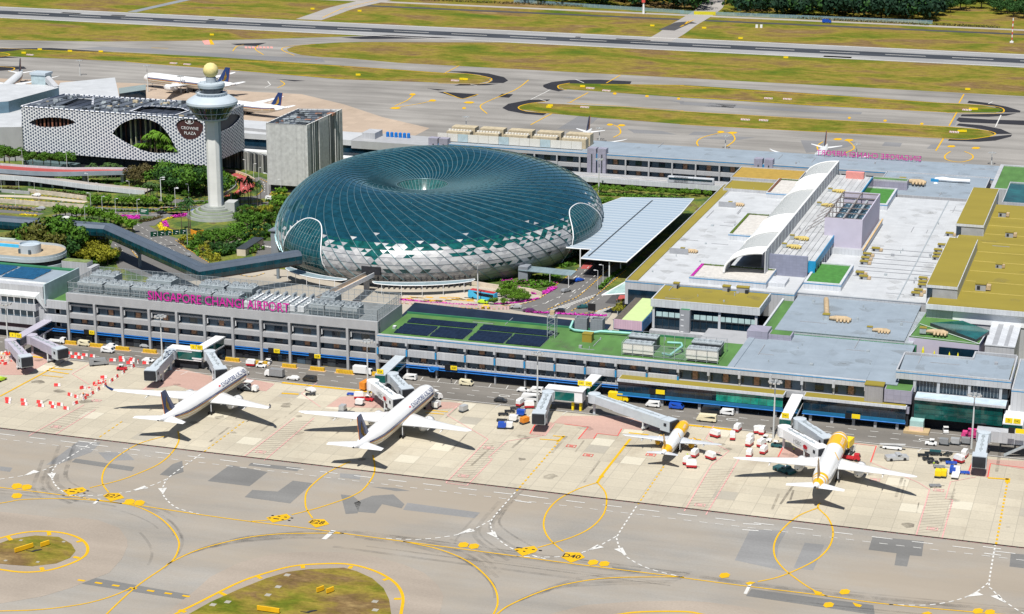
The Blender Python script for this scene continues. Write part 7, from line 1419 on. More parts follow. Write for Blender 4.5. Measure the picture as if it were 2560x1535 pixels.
for yy in(-5.4,-2.2,2.2,5.4):m.box(X0,X1,ym+yy-.5,ym+yy+.5,5,5.5)
m.parts('rail_beam',PCLAD,t);MB().box(X0,X1,ym-7.4,ym-7,3.2,5.9).build('parapet',WCLAD,t);m=MB()
for i in range(12):m.box(X0+8+i*15,X0+10+i*15,ym-1,ym+1,0,3.6)
m.parts('pier',CLAD,t)
def make_train():
 c=thing('train_car','','train');m=MB();pr=[(-1.4,.4),(-1.5,1.6),(-1.2,3.4),(-.8,3.7),(.8,3.7),(1.2,3.4),(1.5,1.6),(1.4,.4)];m.loft([[(x,y*f,z*(1 if f>.9 else .94))for y,z in pr]for x,f in((-6,.82),(-5.4,1),(5.4,1),(6,.82))],0,True,False,True);m.build('body',mat('train_silver',(.55,.57,.60),.35,.3,.05),c);MB().box(-5.3,5.3,-1.6,-1.45,1.9,3.0).build('window',GLZ,c);MB().box(-4.5,4.5,-1,1,0,.5).build('bogie',DSTEEL,c);return c
K=Kind(make_train())
for k,x,lab in[(2,2420,'silver people-mover car on the viaduct, leftmost'),(3,35,'silver people-mover car on the viaduct, middle one'),(3,170,'silver people-mover car on the viaduct, rightmost')]:p=PY(k,x,1300,ym-2.4);K.put((p.x,ym-3.8,5.4),0,lab,'people-mover cars')
m=MB();random.seed(21)
WOODP=[('x',2,1240,2454,22,80),('x',3,0,130,70,90),('x',3,290,1830,108,158)]
def wood_tree(x,y,h,n,s):
 for j in range(3):leaves(m,(x+random.gauss(0,h*.18),y+random.gauss(0,h*.18),h*random.uniform(.45,.72)),h*.34,h*.34,h*.34,n//3,s,random.choice([0,0,0,1]))
for _,k,xl,xr,yl,yr in WOODP:
 for i in range(int((xr-xl)/4.4)):
  u=random.random();x=xl+u*(xr-xl);y=yl+u*(yr-yl);d=random.random()**1.3;p=P(k,x,y,0);wood_tree(p.x,p.y+4+d*200,random.uniform(15,23),84,1.7)
MB_=m;tag(MB_.build('wood',[LF['wood'],LF['dark']]),'dark evergreen wood along the top edge beyond the perimeter road','wood',None,'stuff')
m=MB()
for k,xl,xr,yl,yr in[(2,500,2400,-2,78),(3,640,1780,122,182),(3,1800,2290,178,202)]:
 for i in range(int((xr-xl)/16)):u=(i+random.random()*.6)/((xr-xl)/16);p=P(k,xl+u*(xr-xl),yl+u*(yr-yl),0);leaves(m,(p.x,p.y,1),1.7,1.6,1.2,16,.5,0)
tag(m.build('hedge',LF['rust']),'dark red shrubs along the far perimeter fence','hedge',None,'stuff')
random.seed(8)
plant_row('trees on the far right bank','# tree on the grassy bank at the top right',[(3,x,y,s)for x,y,s in[(1800,80,1.6),(1860,70,1.6),(1930,90,1.5),(2000,75,1.7),(2040,60,1.4),(2150,60,1.5),(2240,70,1.5),(2290,100,1.4),(2330,90,1.6),(2380,120,1.4),(2430,100,1.7),(2454,130,1.4),(2200,30,1.5),(2100,10,1.5),(2300,30,1.6),(2400,40,1.6)]],'broad','dark',1.15)
f_=thing('perimeter_fence','pale blue-grey perimeter fence in front of the far wood','fence');m=MB();fm=MB()
for k,pts in[(2,[(1240,18),(2454,98)]),(3,[(0,98),(95,104)]),(3,[(260,110),(1000,140),(1800,172)])]:
 L=PL(k,pts,0)
 for a,b_ in zip(L,L[1:]):
  fm.add([a,b_,b_+Vector((0,0,3.2)),a+Vector((0,0,3.2))],[(0,1,2,3)]);n=int((b_-a).length/5)
  for i in range(n+1):p=a.lerp(b_,i/n);m.box(p.x-.08,p.x+.08,p.y-.08,p.y+.08,0,3.4)
m.build('post',STEEL,f_);fm.build('mesh_panel',glass_screen('blue_mesh',(.22,.36,.42),.6),f_)
s=thing('yellow_gate','yellow barrier gate across the far road in the wood','gate');a,b_=P(3,97,104,0),P(3,255,108,0);m=MB();m.add([a,b_,b_+Vector((0,0,3)),a+Vector((0,0,3))],[(0,1,2,3)]);m.build('panel',mat('gate_yellow',(.55,.50,.02),.7),s);m=MB();m.tube([a,a+Vector((0,0,3.3))],.2,5);m.tube([b_,b_+Vector((0,0,3.3))],.2,5);m.build('post',STEEL,s)
def make_sign():
 c=thing('taxiway_sign','','taxiway sign');MB().box(-1.6,1.6,-.2,.2,.3,1.7).build('panel',SIGNY,c);m=MB();m.box(-1.2,-1,-.1,.1,0,.3);m.box(1,1.2,-.1,.1,0,.3);m.build('leg',SIGNK,c);return c
K=Kind(make_sign());g='yellow taxiway signs on the far grass';L=[]
for k,x,y in[(1,2230,70),(2,140,85),(2,2228,190),(3,172,206),(2,130,542),(2,870,572),(2,895,574),(2,1730,625),(2,1500,762),(2,1490,772),(3,2080,787),(3,2105,787),(3,2000,945),(3,2025,945),(1,170,385),(1,500,372),(1,720,375),(3,432,280),(3,755,418),(3,2052,645),(1,1512,255),(1,285,360)]:L.append(P(k,x,y,FZ+.06))
L.sort(key=sx)
for i,p in enumerate(L):K.put(p,R(8),'small yellow taxiway sign on the far grass, %s'%(ordn(i)+(' from left' if i else '')),g,(1.1,1,1))
def make_marker():
 c=thing('culvert_marker','','marker');m=MB();m.box(-3.2,3.2,-1,1,0,.8,0)
 for i in range(6):m.box(-3.2+i*1.1,-2.75+i*1.1,-1.05,-1,.1,.8,1);m.box(-3.2+i*1.1,-2.75+i*1.1,-1,1,.8,.83,1)
 m.build('blocks',[WHITEP,mat('dull_red',(.42,.10,.10),.7)],c);MB().box(-1.5,1.5,.4,1.1,0,.6).build('culvert',RECESS,c);return c
K=Kind(make_marker());L=[P(k,x,y,FZ+.06)for k,x,y in[(2,820,578),(2,1785,632),(2,1900,650),(2,1745,768),(3,630,705),(3,765,710),(3,465,857),(3,595,862),(3,2045,788),(3,1955,946),(1,1335,462),(1,1238,454),(1,215,394)]];L.sort(key=sx)
for i,p in enumerate(L):K.put(p,R(-4),'low red-and-white striped drain marker on far grass, %s'%(ordn(i)+(' from left' if i else '')),'striped drain markers',.95)
s=thing('windsock_mast','thin red-and-white banded mast on the far grass at the right','mast',P(3,2366,305,0));m=MB()
for i in range(9):m.tube([(0,0,i*2.2),(0,0,i*2.2+2.2)],.45,8,i%2)
m.build('mast',[WHITEP,RED],s);MB().box(-1.4,1.4,-1,1,0,1.2).build('base',WHITEP,s)
s=thing('beacon_tower','small red-topped white beacon tower beside the far service road','mast',P(2,2165,98,0));MB().lathe([(1.2,0),(.8,10)],8).build('tower',WHITEP,s);MB().box(-1.4,1.4,-1.4,1.4,10,14).build('lantern',RED,s);MB().tube([(0,0,14),(0,0,17)],.2,5).build('aerial',RED,s)
for x,lab in[(548,'small white cabinet on the far grass, left of two'),(580,'small white cabinet on the far grass, right of two')]:p=P(3,x,198,0);tag(MB().box(p.x-1,p.x+1,p.y-.8,p.y+.8,0,2.6).build('cabinet',WHITEP),lab,'cabinet')
def mast(label,k,x,y,k2,y2,x2=None,heavy=1.0):
 p=P(k,x,y,0);q=PY(k2,x2 or x,y2,p.y);h=q.z;s=thing('floodlight_mast',label,'floodlight mast',p);MB().tube([(0,0,0),(0,0,h)],[.42*heavy,.2*heavy],8).build('pole',mat('mast_grey',(.52,.53,.52),.6,0,.05),s)
 m=MB();m.tube([(1.7*math.cos(2*math.pi*i/12),1.7*math.sin(2*math.pi*i/12),h-.3)for i in range(13)],.1,5,0,False);m.beam((-1.7,0,h-.3),(1.7,0,h-.3),.15,.15);m.beam((0,-1.7,h-.3),(0,1.7,h-.3),.15,.15);m.build('ring',STEEL,s);m=MB()
 for i in range(8):a=2*math.pi*i/8;m.box(2*math.cos(a)-.5,2*math.cos(a)+.5,2*math.sin(a)-.4,2*math.sin(a)+.4,h-.75,h-.25)
 m.parts('floodlight',mat('lamp_grey',(.45,.44,.42),.4,.2),s)
for a in[('tall floodlight mast on the apron left of the first airliner',4,1165,1272,4,825),('tall floodlight mast by the left-edge boarding bridges',4,62,1085,4,735),('tall floodlight mast behind the second airliner',5,200,1385,5,1000),('tall floodlight mast at the middle gate',5,1408,1470,5,1085),('tall floodlight mast beside the right boarding bridges',9,665,232,6,1288),('tall floodlight mast by the teal glass hall',9,2078,305,6,1380),('floodlight mast in front of the dome by the coach bay',5,983,738,5,445),('floodlight mast right of the dome',2,1846,1372,2,1130),('far floodlight mast on the apron, leftmost',1,572,540,1,428),('far floodlight mast on the apron, second from left',1,1056,655,1,465),('far floodlight mast on the apron beside the white jumbo',1,1292,665,1,540),('far floodlight mast above the screened roof coolers',2,900,930,2,830),('far floodlight mast beside the parked tail behind the pier',2,1850,1000,2,910),('far floodlight mast behind the rear pier, left of the yellow loop',3,323,1060,3,965),('far floodlight mast behind the mirrored sign',3,1258,1120,3,1025),('far floodlight mast behind the rear pier, rightmost',3,2222,1175,3,1085)]:mast(*a)
# === airliners and boarding bridges
AW=mat('aircraft_white',(.76,.76,.755),.28,0,.02,.3,.5,coat=.3);NAVY=mat('aircraft_navy',(.016,.042,.15),.3,0,.05,.3);GOLD=mat('aircraft_gold',(.52,.33,.07),.4,.1,.06,.5);BELLY=mat('belly_gold',(.55,.41,.17),.4,0,.05,.4);WGREY=mat('wing_grey',(.55,.57,.60),.35,.1,.03,.3);SYEL=mat('aircraft_yellow',(.82,.44,.005),.32,0,.04,.3,coat=.3);TYRE=mat('tyre',(.012,.012,.013),.8);ENGK=mat('engine_dark',(.03,.03,.035),.5);REDF=mat('red_flag',(.65,.02,.04),.5);ORNG=mat('fin_orange',(.72,.22,.04),.4)
FP=[(0,.03,-.22),(.006,.30,-.2),(.016,.50,-.15),(.032,.70,-.08),(.06,.88,-.03),(.10,.98,0),(.14,1,0),(.30,1,0),(.50,1,0),(.66,1,0),(.74,.96,.04),(.82,.80,.18),(.89,.58,.36),(.95,.33,.55),(1,.10,.68)]
def airliner(label,L,span,r,nose,tail,livery,eng=.31,fin=.125,winglet=False):
 """nose/tail: ground points; the aircraft is built along the line between them"""
 nose,tail=Vector(nose),Vector(tail);d=(nose-tail);d.z=0;r*=1.1;s=thing('airliner',label,'aeroplane',((nose+tail)/2).to_2d().to_3d(),math.atan2(-d.x,d.y));zc=r*1.75;b=span/2;hl_=L/2
 def fr(t):
  for(t0,r0,z0),(t1,r1,z1)in zip(FP,FP[1:]):
   if t<=t1:f=(t-t0)/(t1-t0);return r*(r0+(r1-r0)*f),zc+r*(z0+(z1-z0)*f)
  return r*FP[-1][1],zc+r*FP[-1][2]
 def sk(t,a,o=0):rr,zz=fr(t);return Vector(((rr+o)*math.cos(a),hl_-t*L,zz+(rr+o)*math.sin(a)))
 ts=sorted(set([f[0]for f in FP]+[i/60 for i in range(61)]));N=24;m=MB()
 for t0,t1 in zip(ts,ts[1:]):
  mi=0;tm=(t0+t1)/2
  if livery=='yellow':mi=1 if(.045<tm<.065 or .085<tm<.115 or .13<tm<.30 or .80<tm<.84 or .855<tm<.875 or .89<tm<.95)else 0
  m.loft([[sk(t0,2*math.pi*k/N)for k in range(N)],[sk(t1,2*math.pi*k/N)for k in range(N)]][::-1],mi)
 m.build('fuselage',[AW,SYEL],s)
 m=MB();m.loft([[sk(.022+.012*j,math.pi/2-.75+1.5*i/8,.03)for i in range(9)]for j in range(2)],0,False);m.build('cockpit_window',GLZ,s)
 for sd in(1,-1):
  an=lambda a:a if sd>0 else math.pi-a
  if livery=='navy':
   m=MB();st=[.075+.80*i/40 for i in range(41)]
   m.loft([[sk(t,an(.02),.03)for t in st],[sk(t,an(.26),.03)for t in st]],0,False);m.loft([[sk(t,an(-.03),.03)for t in st],[sk(t,an(.02),.03)for t in st]],1,False);m.loft([[sk(t,an(-.85),.03)for t in st],[sk(t,an(-.40),.03)for t in st],[sk(t,an(-.03),.03)for t in st]],2,False)
   m.f=[f if sd<0 else f[::-1]for f in m.f];m.build('stripe',[NAVY,ORNG,BELLY],s)
  m=MB()
  for i in range(int(L*.9)):
   t=.11+.74*i/(L*.9);e_=.74/(L*.9)
   for q0,q1,mi in((t,t+e_*.42,0),(t+e_*.42,t+e_,1)):o_=len(m.v);m.add([sk(q0,an(.10),.05),sk(q1,an(.10),.05),sk(q1,an(.19),.05),sk(q0,an(.19),.05)],[(0,1,2,3),(3,2,1,0)],mi)
  bm_=bmesh.new();o_=m.build('window_row',[WGREY if livery=='navy' else GLZ,NAVY if livery=='navy' else AW],s);bm_.from_mesh(o_.data);bmesh.ops.remove_doubles(bm_,verts=bm_.verts,dist=.01);bm_.to_mesh(o_.data);bm_.free()
 if livery=='navy':
  m=MB();w0=L*.29
  def tx(v):t=.225-v.x/L;a=.72+v.y/r;return sk(t,a,.05)
  vs,fs=text_mesh('SINGAPORE AIRLINES',r*.66,0,'CENTER',1.0,.035);k=w0/(max(v.x for v in vs)-min(v.x for v in vs));m.add([tx(Vector((-v.x*k,v.y,0))*1)if 0 else sk(.215-v.x*k/L,.62+v.y/r,.05)for v in vs],fs);m.build('lettering',NAVY,s)
  m=MB();t=.215+w0/L/2+.012;m.loft([[sk(t,a_,.05),sk(t+1.3/L,a_,.05)]for a_ in(.62,.78)],0,False);m.build('flag_mark',REDF,s)
 else:
  m=MB();add_text(m,'scoot',r*.8,lambda v:sk(.22-v.x/L,.9+v.y/r,.05));m.build('lettering',AW,s);m=MB();m.loft([[sk(.44+.03*math.sin(3*a_),a_,.04),sk(.455+.03*math.sin(3*a_),a_,.04)]for a_ in[.3+.12*i for i in range(8)]],0,False);m.build('swoosh',SYEL,s)
 y0=L*.33;c0=L*.195;sw=.62 if L>45 else .50
 def foil(x,le,ch,th,z,sd):return[Vector((sd*x,hl_-le-ch*f,z+th*ch*g))for f,g in((0,0),(.1,.45),(.35,.6),(.7,.35),(1,.0),(.7,-.15),(.35,-.35),(.1,-.3))]
 for sd in(1,-1):
  m=MB();zr=zc-r*.45;secs=[(r*.3,y0-r*.2,c0,.13,zr),(b*.34,y0+b*.34*sw,c0*.62,.11,zr+b*.034),(b*.72,y0+b*.72*sw,c0*.36,.10,zr+b*.082),(b*.93,y0+b*.93*sw,c0*.24,.09,zr+b*.112),(b,y0+b*sw*1.06,c0*.08,.08,zr+b*.13)]
  rg=[foil(*q,sd)for q in secs];m.loft(rg if sd<0 else rg[::-1],0,True,True,True);m.build('wing',WGREY if livery=='small' else AW,s)
  if winglet:m=MB();q=secs[-1];m.loft([foil(q[0]-.4,q[1]-.4,c0*.16,.1,q[4]-.1,sd),foil(q[0]+.8,q[1]+1.6,c0*.1,.1,q[4]+1.3,sd),foil(q[0]+1.1,q[1]+3.2,c0*.05,.1,q[4]+2.6,sd)]);m.build('winglet',NAVY,s)
  m=MB()
  for f in(.26,.45,.62):x=b*f;m.tube([(sd*x,hl_-y0-x*sw-c0*.3,zr-.3+x*.1),(sd*x,hl_-y0-x*sw-c0*.62*(1.25-f*.6),zr-.5+x*.1)],[.35,.12],6)
  m.build('flap_fairings',AW if livery!='small' else WGREY,s)
  ex=b*eng;ey=hl_-y0-ex*sw;er=r*.56;ez=zr-er*.55;m=MB();prof_=[(.80,1.15),(.98,1.2),(1.03,.7),(1.0,-.3),(.82,-1.3),(.5,-1.6),(.12,-2.0)]
  rings=[[Vector((sd*ex+er*q*math.cos(2*math.pi*k/18),ey+er*v*1.6,ez+er*q*math.sin(2*math.pi*k/18)))for k in range(18)]for q,v in prof_];m.loft(rings,0,True);e_=m.build('engine',SYEL if livery=='small' else AW,s)
  m=MB();m.add(rings[0],[tuple(range(18))[::-1]]);m.lathe([],3);m.build('fan',ENGK,e_);m=MB();m.beam((sd*ex,ey+er*.5,ez+er*.9),(sd*ex,ey-er*2.2,zr+ex*.1),.5,er*.5);m.build('pylon',AW,e_)
  sb=span*.155;m=MB();z2=zc+r*.35;sc=[(.1,L*.865,L*.10,.1,z2),(sb,L*.865+sb*.72,L*.035,.09,z2+sb*.10)];rg=[foil(*q,sd)for q in sc];m.loft(rg if sd<0 else rg[::-1],0,True,True,True);m.build('tailplane',AW if livery!='small' else WGREY,s)
  gx=r*1.05;gy=hl_-L*.515;m=MB();m.tube([(sd*gx,gy,r*.3),(sd*gx,gy,zr)],.22,6);m.build('main_gear',WGREY,s);m=MB()
  for dy in(-.8,.8):
   for dx in(-.5,.5):m.tube([(sd*gx+dx-.22,gy+dy,.6),(sd*gx+dx+.22,gy+dy,.6)],.6,10)
  m.build('wheels',TYRE,s)
 m=MB();gy=hl_-L*.09;m.tube([(0,gy,.4),(0,gy,zc-r*.8)],.15,6);m.tube([(-.4,gy,.45),(.4,gy,.45)],.45,10,1);m.build('nose_gear',[WGREY,TYRE],s)
 H=L*fin;zb=zc+r*.55;le0,le1=L*.80,L*.80+H*.85;c_0,c_1=L*.125,L*.052;T_=.035
 def fs_(f):le=le0+(le1-le0)*f;ch=c_0+(c_1-c_0)*f;z=zb+(H+r*.4)*f;return[Vector((th,hl_-le-ch*q,z))for q,th in((0,0),(.3,T_*ch),(1,.02),(.3,-T_*ch))]
 m=MB();m.loft([fs_(0),fs_(.5),fs_(1)],0,True,False,True);fo=m.build('fin',NAVY if livery=='navy' else SYEL if livery=='small' else mat('fin_brown',(.35,.20,.06),.4),s)
 if livery=='navy':
  bird=[(.34,.14),(.50,.24),(.46,.42),(.50,.56),(.36,.76),(.52,.66),(.64,.56),(.74,.40),(.70,.26),(.60,.16),(.54,.08)]
  for sd in(1,-1):
   m=MB();pts=[]
   for q,f in bird:le=le0+(le1-le0)*f;ch=c_0+(c_1-c_0)*f;pts.append(Vector((sd*(T_*ch+.06)*(1 if q<.5 else max(.25,1.3-q)),hl_-le-ch*q,zb+(H+r*.4)*f)))
   tr=tessellate_polygon([[Vector((p.y,p.z,0))for p in pts]]);m.add(pts,[tuple(t)for t in tr]+[tuple(reversed(t))for t in tr]);m.build('emblem',GOLD,fo)
  m=MB();m.tube([fs_(.02)[2],fs_(1)[2]],.12,4);m.build('trailing_edge',ORNG,fo)
 return s
airliner('white airliner with navy tail at the left gate, raised blue wingtips and navy side stripe',69,64.5,3.05,P('N1',1905,165,6),P('N1',835,820,7),'navy',winglet=True)
big=airliner('white airliner with navy tail at the second gate, longer, with plain pointed wingtips',75,65.5,3.15,P('N2',1795,195,6),P('N2',850,975,6.5),'navy',.30,.118)
airliner('small yellow-and-white airliner with grey wings at the middle gate',37.6,35.3,2.0,P('N3',1420,205,4.5),P('N3',960,885,4.6),'small',.34,.15)
o=airliner('wide white airliner with yellow front and yellow tail bands at the right-hand gate',58.5,61,3.0,P('N4',1395,168,5.5),P('N4',1085,815,6.5),'yellow',.33,.125)
for c in bpy.context.scene.objects:
 if c.parent and c.parent.get('label','').startswith('small yellow')and c.name.startswith('fuselage'):
  me=c.data;
  for p_ in me.polygons:
   t=.5-p_.center.y/37.6;p_.material_index=1 if(.055<t<.085 or .10<t<.33 or .79<t<.92)else 0
for lab,tail_,rz,sc in[('white jumbo airliner with a navy tail parked beyond the tower',P(1,1680,615,8),R(-285),1.12),('white airliner with a navy tail and gold belly, half hidden right of the tower',P(1,2050,790,6),R(-283),.95),('white airliner with a navy tail at the far left edge behind the cabin',P(1,160,500,8),R(-160),.95),('parked airliner showing a dark fin and white tail behind the roof coolers',P(2,1795,925,7),R(180),.9),('parked airliner showing a dark fin and white tail behind the mirrored roof letters',P(3,1050,1035,7),R(180),.9)]:
 q=Vector((0,-37.5*sc,0));q.rotate(Matrix.Rotation(rz,3,'Z'));dup(big,(tail_.x-q.x,tail_.y-q.y,0),rz,lab,None,sc)
BG=mat('bridge_blue_grey',(.48,.53,.57),.55,.1,.07,.4);BW=mat('bridge_white',(.70,.71,.72),.5,0,.05,.4);BLV=mat('bridge_lavender',(.40,.38,.45),.6,0,.06,.3)
def bridge(label,A,B,mt,w=3.4,h=3.2,text=None,seg=2,cab=True):
 """A, B: roof points (x, y, z) of the rotunda and the cabin end"""
 s=thing('boarding_bridge',label,'boarding bridge',(A.x,A.y,0));O=Vector((A.x,A.y,0));a,b_=A-O,B-O;d=(b_-a).normalized();dh=Vector((d.x,d.y,0)).normalized();q=Vector((-dh.y,dh.x,0))
 MB().lathe([(.5,0),(.5,a.z-h),(2.4,a.z-h),(2.4,a.z+.3),(0,a.z+.6)],12).build('rotunda',mt,s);L=(b_-a).length
 for i in range(seg):
  f0,f1=i/seg*.92,(i+1)/seg*.92+.04;k=1+.10*i;m=MB();m.beam(a+d*L*f0-Vector((0,0,h/2)),a+d*L*f1-Vector((0,0,h/2)),w*k,h*k);m.build('tunnel',mt,s)
 m=MB();c=a+d*L*.5+Vector((0,0,.2));m.beam(a+d*L*.06+Vector((0,0,.15)),a+d*L*.9+Vector((0,0,.3)),.5,.3)
 for f in(.2,.4,.6,.8):e=a+d*L*f;m.box(e.x-.6,e.x+.6,e.y-.5,e.y+.5,e.z,e.z+.5)
 m.build('roof_rail',STEEL,s)
 if cab:
  c=b_+dh*1.2;r_=-q*1.0;m=MB();m.beam(c-dh*2.3-Vector((0,0,h*.55)),c+dh*2.0-Vector((0,0,h*.55)),w*1.45,h*1.35);m.build('cabin',BG if mt is BLV else mt,s);m=MB()
  for sd in(1,-1):e=c+q*sd*w*.74-Vector((0,0,h*.4));m.beam(e-dh*.6,e+dh*.6,.1,1.1)
  e=c+dh*2.05-Vector((0,0,h*.5));m.beam(e,e+dh*.9,w*1.3,h*1.1);m.build('bellows',RECESS,s)
 e=a+d*L*.72;m=MB()
 for sd in(1,-1):m.box(e.x+q.x*sd*1.6-.25,e.x+q.x*sd*1.6+.25,e.y+q.y*sd*1.6-.25,e.y+q.y*sd*1.6+.25,.8,e.z-h*.6)
 m.beam(e+q*2-Vector((0,0,e.z-1.0)),e-q*2-Vector((0,0,e.z-1.0)),.8,.7);m.build('drive_column',mat('bridge_leg',(.55,.57,.58),.5),s);m=MB()
 for sd in(1,-1):m.tube([(e.x+q.x*sd*1.3-.3,e.y+q.y*sd*1.3,.6),(e.x+q.x*sd*1.3+.3,e.y+q.y*sd*1.3,.6)],.6,10)
 m.build('wheels',TYRE,s)
 if text:
  m=MB();sg=-1;o_=a+d*L*.55-Vector((0,0,h*.5))-Vector((q.x,q.y,0))*(w*.62)*(1 if q.y>0 else-1);dd=d if d.x>0 else-d;add_text(m,text,2.0,lambda v:o_+dd*v.x+Vector((0,0,v.y))-Vector((q.x,q.y,0))*.1*(1 if q.y>0 else-1));m.build('lettering',mat('letter_grey',(.08,.08,.09),.6),s)
  m=MB();c=o_+dd*4.6-Vector((q.x,q.y,0))*.1*(1 if q.y>0 else-1);H_=lambda u,v:c+dd*u+Vector((0,0,v))
  for u,v in((-1.4,0),(1.4,0)):m.add([H_(u,0),H_(u/2,-.75),H_(0,0),H_(u/2,.75)],[(0,1,2,3),(3,2,1,0)])
  for v in(.75,-.75):m.add([H_(-.7,v),H_(.7,v),H_(0,0)],[(0,1,2),(2,1,0)])
  m.build('logo',REDF,s)
 return s
def gang(label,A,B,mt,w=4.2,h=3.6,sign=None):
 s=thing('fixed_gangway',label,'gangway',(A.x,A.y,0));O=Vector((A.x,A.y,0));a,b_=A-O,B-O;d=(b_-a).normalized();q=Vector((-d.y,d.x,0)).normalized();m=MB();m.beam(a-Vector((0,0,.25)),b_-Vector((0,0,.25)),w,.5);m.beam(a-Vector((0,0,h)),b_-Vector((0,0,h)),w,.6);m.build('roof',mt,s);m=MB();m.beam(a-Vector((0,0,h/2)),b_-Vector((0,0,h/2)),w*.96,h*.8);m.build('glazing',TEAL if mt is not BLV else GLZ,s);m=MB()
 for f in(.25,.8):e=a.lerp(b_,f);m.box(e.x-.4,e.x+.4,e.y-.4,e.y+.4,0,e.z-h)
 m.parts('column',CLAD,s)
 if sign:
  n=len(sign)
  for i,tx in enumerate(sign):m=MB();e=b_+Vector((-1.4*(n-1)+2.8*i,.3,1.1));m.box(e.x-1.3,e.x+1.3,e.y-.12,e.y+.12,e.z-.9,e.z+.9,0);add_text(m,tx,1.1,lambda v:Vector((e.x+v.x*.95,e.y-.16,e.z+v.y)),1);m.build('gate_number_sign',[SIGNY,SIGNK],s)
 return s
Z=8.4;Q=lambda k,x,y,z=7.6:P(k,x,y,z)
gang('lavender fixed gangway from the terminal at the left edge',Q(4,350,850,Z),Q(4,110,985,Z),BLV,sign=['E','E26']);bridge('lavender boarding bridge at the left edge, nearer the camera',Q(4,75,1000,7.8),Q(4,175,1110,7.2),BLV);bridge('lavender boarding bridge at the left edge, reaching right over the red barriers',Q(4,225,965,7.8),Q(4,415,1055,7.2),BLV,seg=2)
gang('pale grey fixed gangway behind the left airliner',Q(4,1580,965,Z),Q(4,1400,1070,Z),BW,sign=['E','E27']);bridge('blue-grey boarding bridge left of the left airliner, not touching it',Q(4,1215,1075,7.8),Q(4,1090,1205,7.0),BG);bridge('blue-grey boarding bridge pulled in beside the nose of the left airliner',Q(4,1495,1080,7.8),Q(4,1565,1195,7.0),BG)
s=thing('gate_house','cream glass-fronted gate house on stilts behind the left airliner','gate house');a,b_=Q(4,1215,1045,8),Q(4,1440,1075,8);m=MB();m.box(a.x,b_.x,a.y-2,a.y+2.5,3.6,7.8,0);m.box(a.x+4,a.x+11,a.y-2.1,a.y-2,4,7,1);m.box(a.x-.4,b_.x+.4,a.y-2.3,a.y+2.8,7.8,8.1,0);m.build('walls',[BW,TEAL],s);m=MB();m.box(a.x+2,b_.x-2,a.y-1,a.y+1.5,0,3.6,0);m.build('base',RECESS,s)
gang('blue-grey fixed gangway behind the second airliner',Q(5,430,1110,Z),Q(5,285,1245,Z),BG,sign=['E28']);bridge('white boarding bridge with red-and-grey lettering left of the second airliner',Q(5,235,1290,7.8),Q(5,390,1405,7.2),BW,text='HSBC');bridge('blue-grey boarding bridge touching the second airliner near its nose',Q(5,375,1240,7.8),Q(5,465,1335,7.2),BG)
gang('pale fixed gangway at the middle gate',Q(5,1830,1245,Z),Q(5,1745,1330,Z),BW,sign=['D40','D40']);s=thing('gate_house','cream glass-fronted gate house on yellow stilts at the middle gate','gate house');a,b_=Q(5,1480,1330,8),Q(5,1745,1350,8);m=MB();m.box(a.x,b_.x,a.y-2,a.y+2.5,3.6,7.8,0);m.box(a.x+3.5,a.x+11,a.y-2.1,a.y-2,3.9,7.1,1);m.box(a.x-.4,b_.x+.4,a.y-2.3,a.y+2.8,7.8,8.1,0);m.build('walls',[BW,TEAL],s);m=MB()
for x in(a.x+1,b_.x-4,b_.x-1):m.box(x-.4,x+.4,a.y-1,a.y+.5,0,3.6)
m.parts('stilt',SIGNY,s)
bridge('blue-grey boarding bridge parked straight out at the middle gate',Q(5,1485,1370,7.8),Q(8,1425,40,7.0),BG);bridge('very long white boarding bridge slanting down to the small yellow airliner',Q(5,1815,1385,7.8),Q(8,2330,95,6.2),BG,3.2,3.0,None,3)
gang('pale blue fixed gangway behind the wide yellow-fronted airliner',Q(6,840,1385,Z),Q(9,750,90,Z),BW,sign=['D41']);bridge('white boarding bridge with red-and-grey lettering left of the wide yellow-fronted airliner',Q(9,745,150,7.8),Q(9,985,285,7.2),BW,text='HSBC');bridge('grey boarding bridge behind the lettered one at the right-hand gate',Q(9,855,95,7.8),Q(9,1030,215,7.2),BG)
gang('white fixed gangway at the right edge',Q('F',1170,1070,9.5),Q('F',1140,1250,9.0),BW,7,sign=['D','D42']);s=thing('gate_house','ribbed white gate house with outside stairs at the right edge','gate house');a,b_=Q(9,2120,155,8.3),Q(9,2600,185,8.3);MB().box(a.x,b_.x,a.y-2,a.y+2.5,4.2,8.2).build('walls',PCLAD,s);m=MB();m.beam((a.x+10,a.y-3,.3),(a.x+17,a.y-3,4.5),1.6,.6);m.box(a.x+17,a.x+22,a.y-4,a.y-2,4.2,4.6);m.build('stair',STEEL,s);m=MB()
for i in range(4):m.box(a.x+3+i*5,a.x+3.6+i*5,a.y,a.y+.6,0,4.2)
m.parts('stilt',DSTEEL,s)
bridge('pale blue boarding bridge parked straight out at the right edge',Q(9,2170,190,7.8),Q(9,2140,345,7.0),BG)
# === vehicles, ramp equipment, barriers, people
VC={'white':mat('car_white',(.72,.72,.71),.3,0,.03,.5,coat=.3),'cream':mat('car_cream',(.66,.60,.42),.35,0,.03,.5),'black':mat('car_black',(.02,.022,.026),.25,0,.1,.5,coat=.4),'grey':mat('car_grey',(.28,.29,.30),.35,.2,.05,.5),'blue':mat('car_blue',(.01,.07,.42),.3,0,.05,.5,coat=.3),'sky':mat('coach_blue',(.06,.42,.68),.35,0,.05,.3),'red':mat('car_red',(.45,.02,.03),.35,0,.05,.5),'yellow':mat('car_yellow',(.78,.56,.01),.35,0,.04,.5),'lime':mat('car_lime',(.45,.66,.03),.4),'orange':mat('car_orange',(.72,.24,.02),.4),'pink':mat('truck_pink',(.62,.06,.22),.4),'purple':mat('car_plum',(.10,.03,.10),.3),'teal':mat('car_teal',(.02,.09,.10),.3),'silver':mat('car_silver',(.48,.49,.50),.3,.3)}
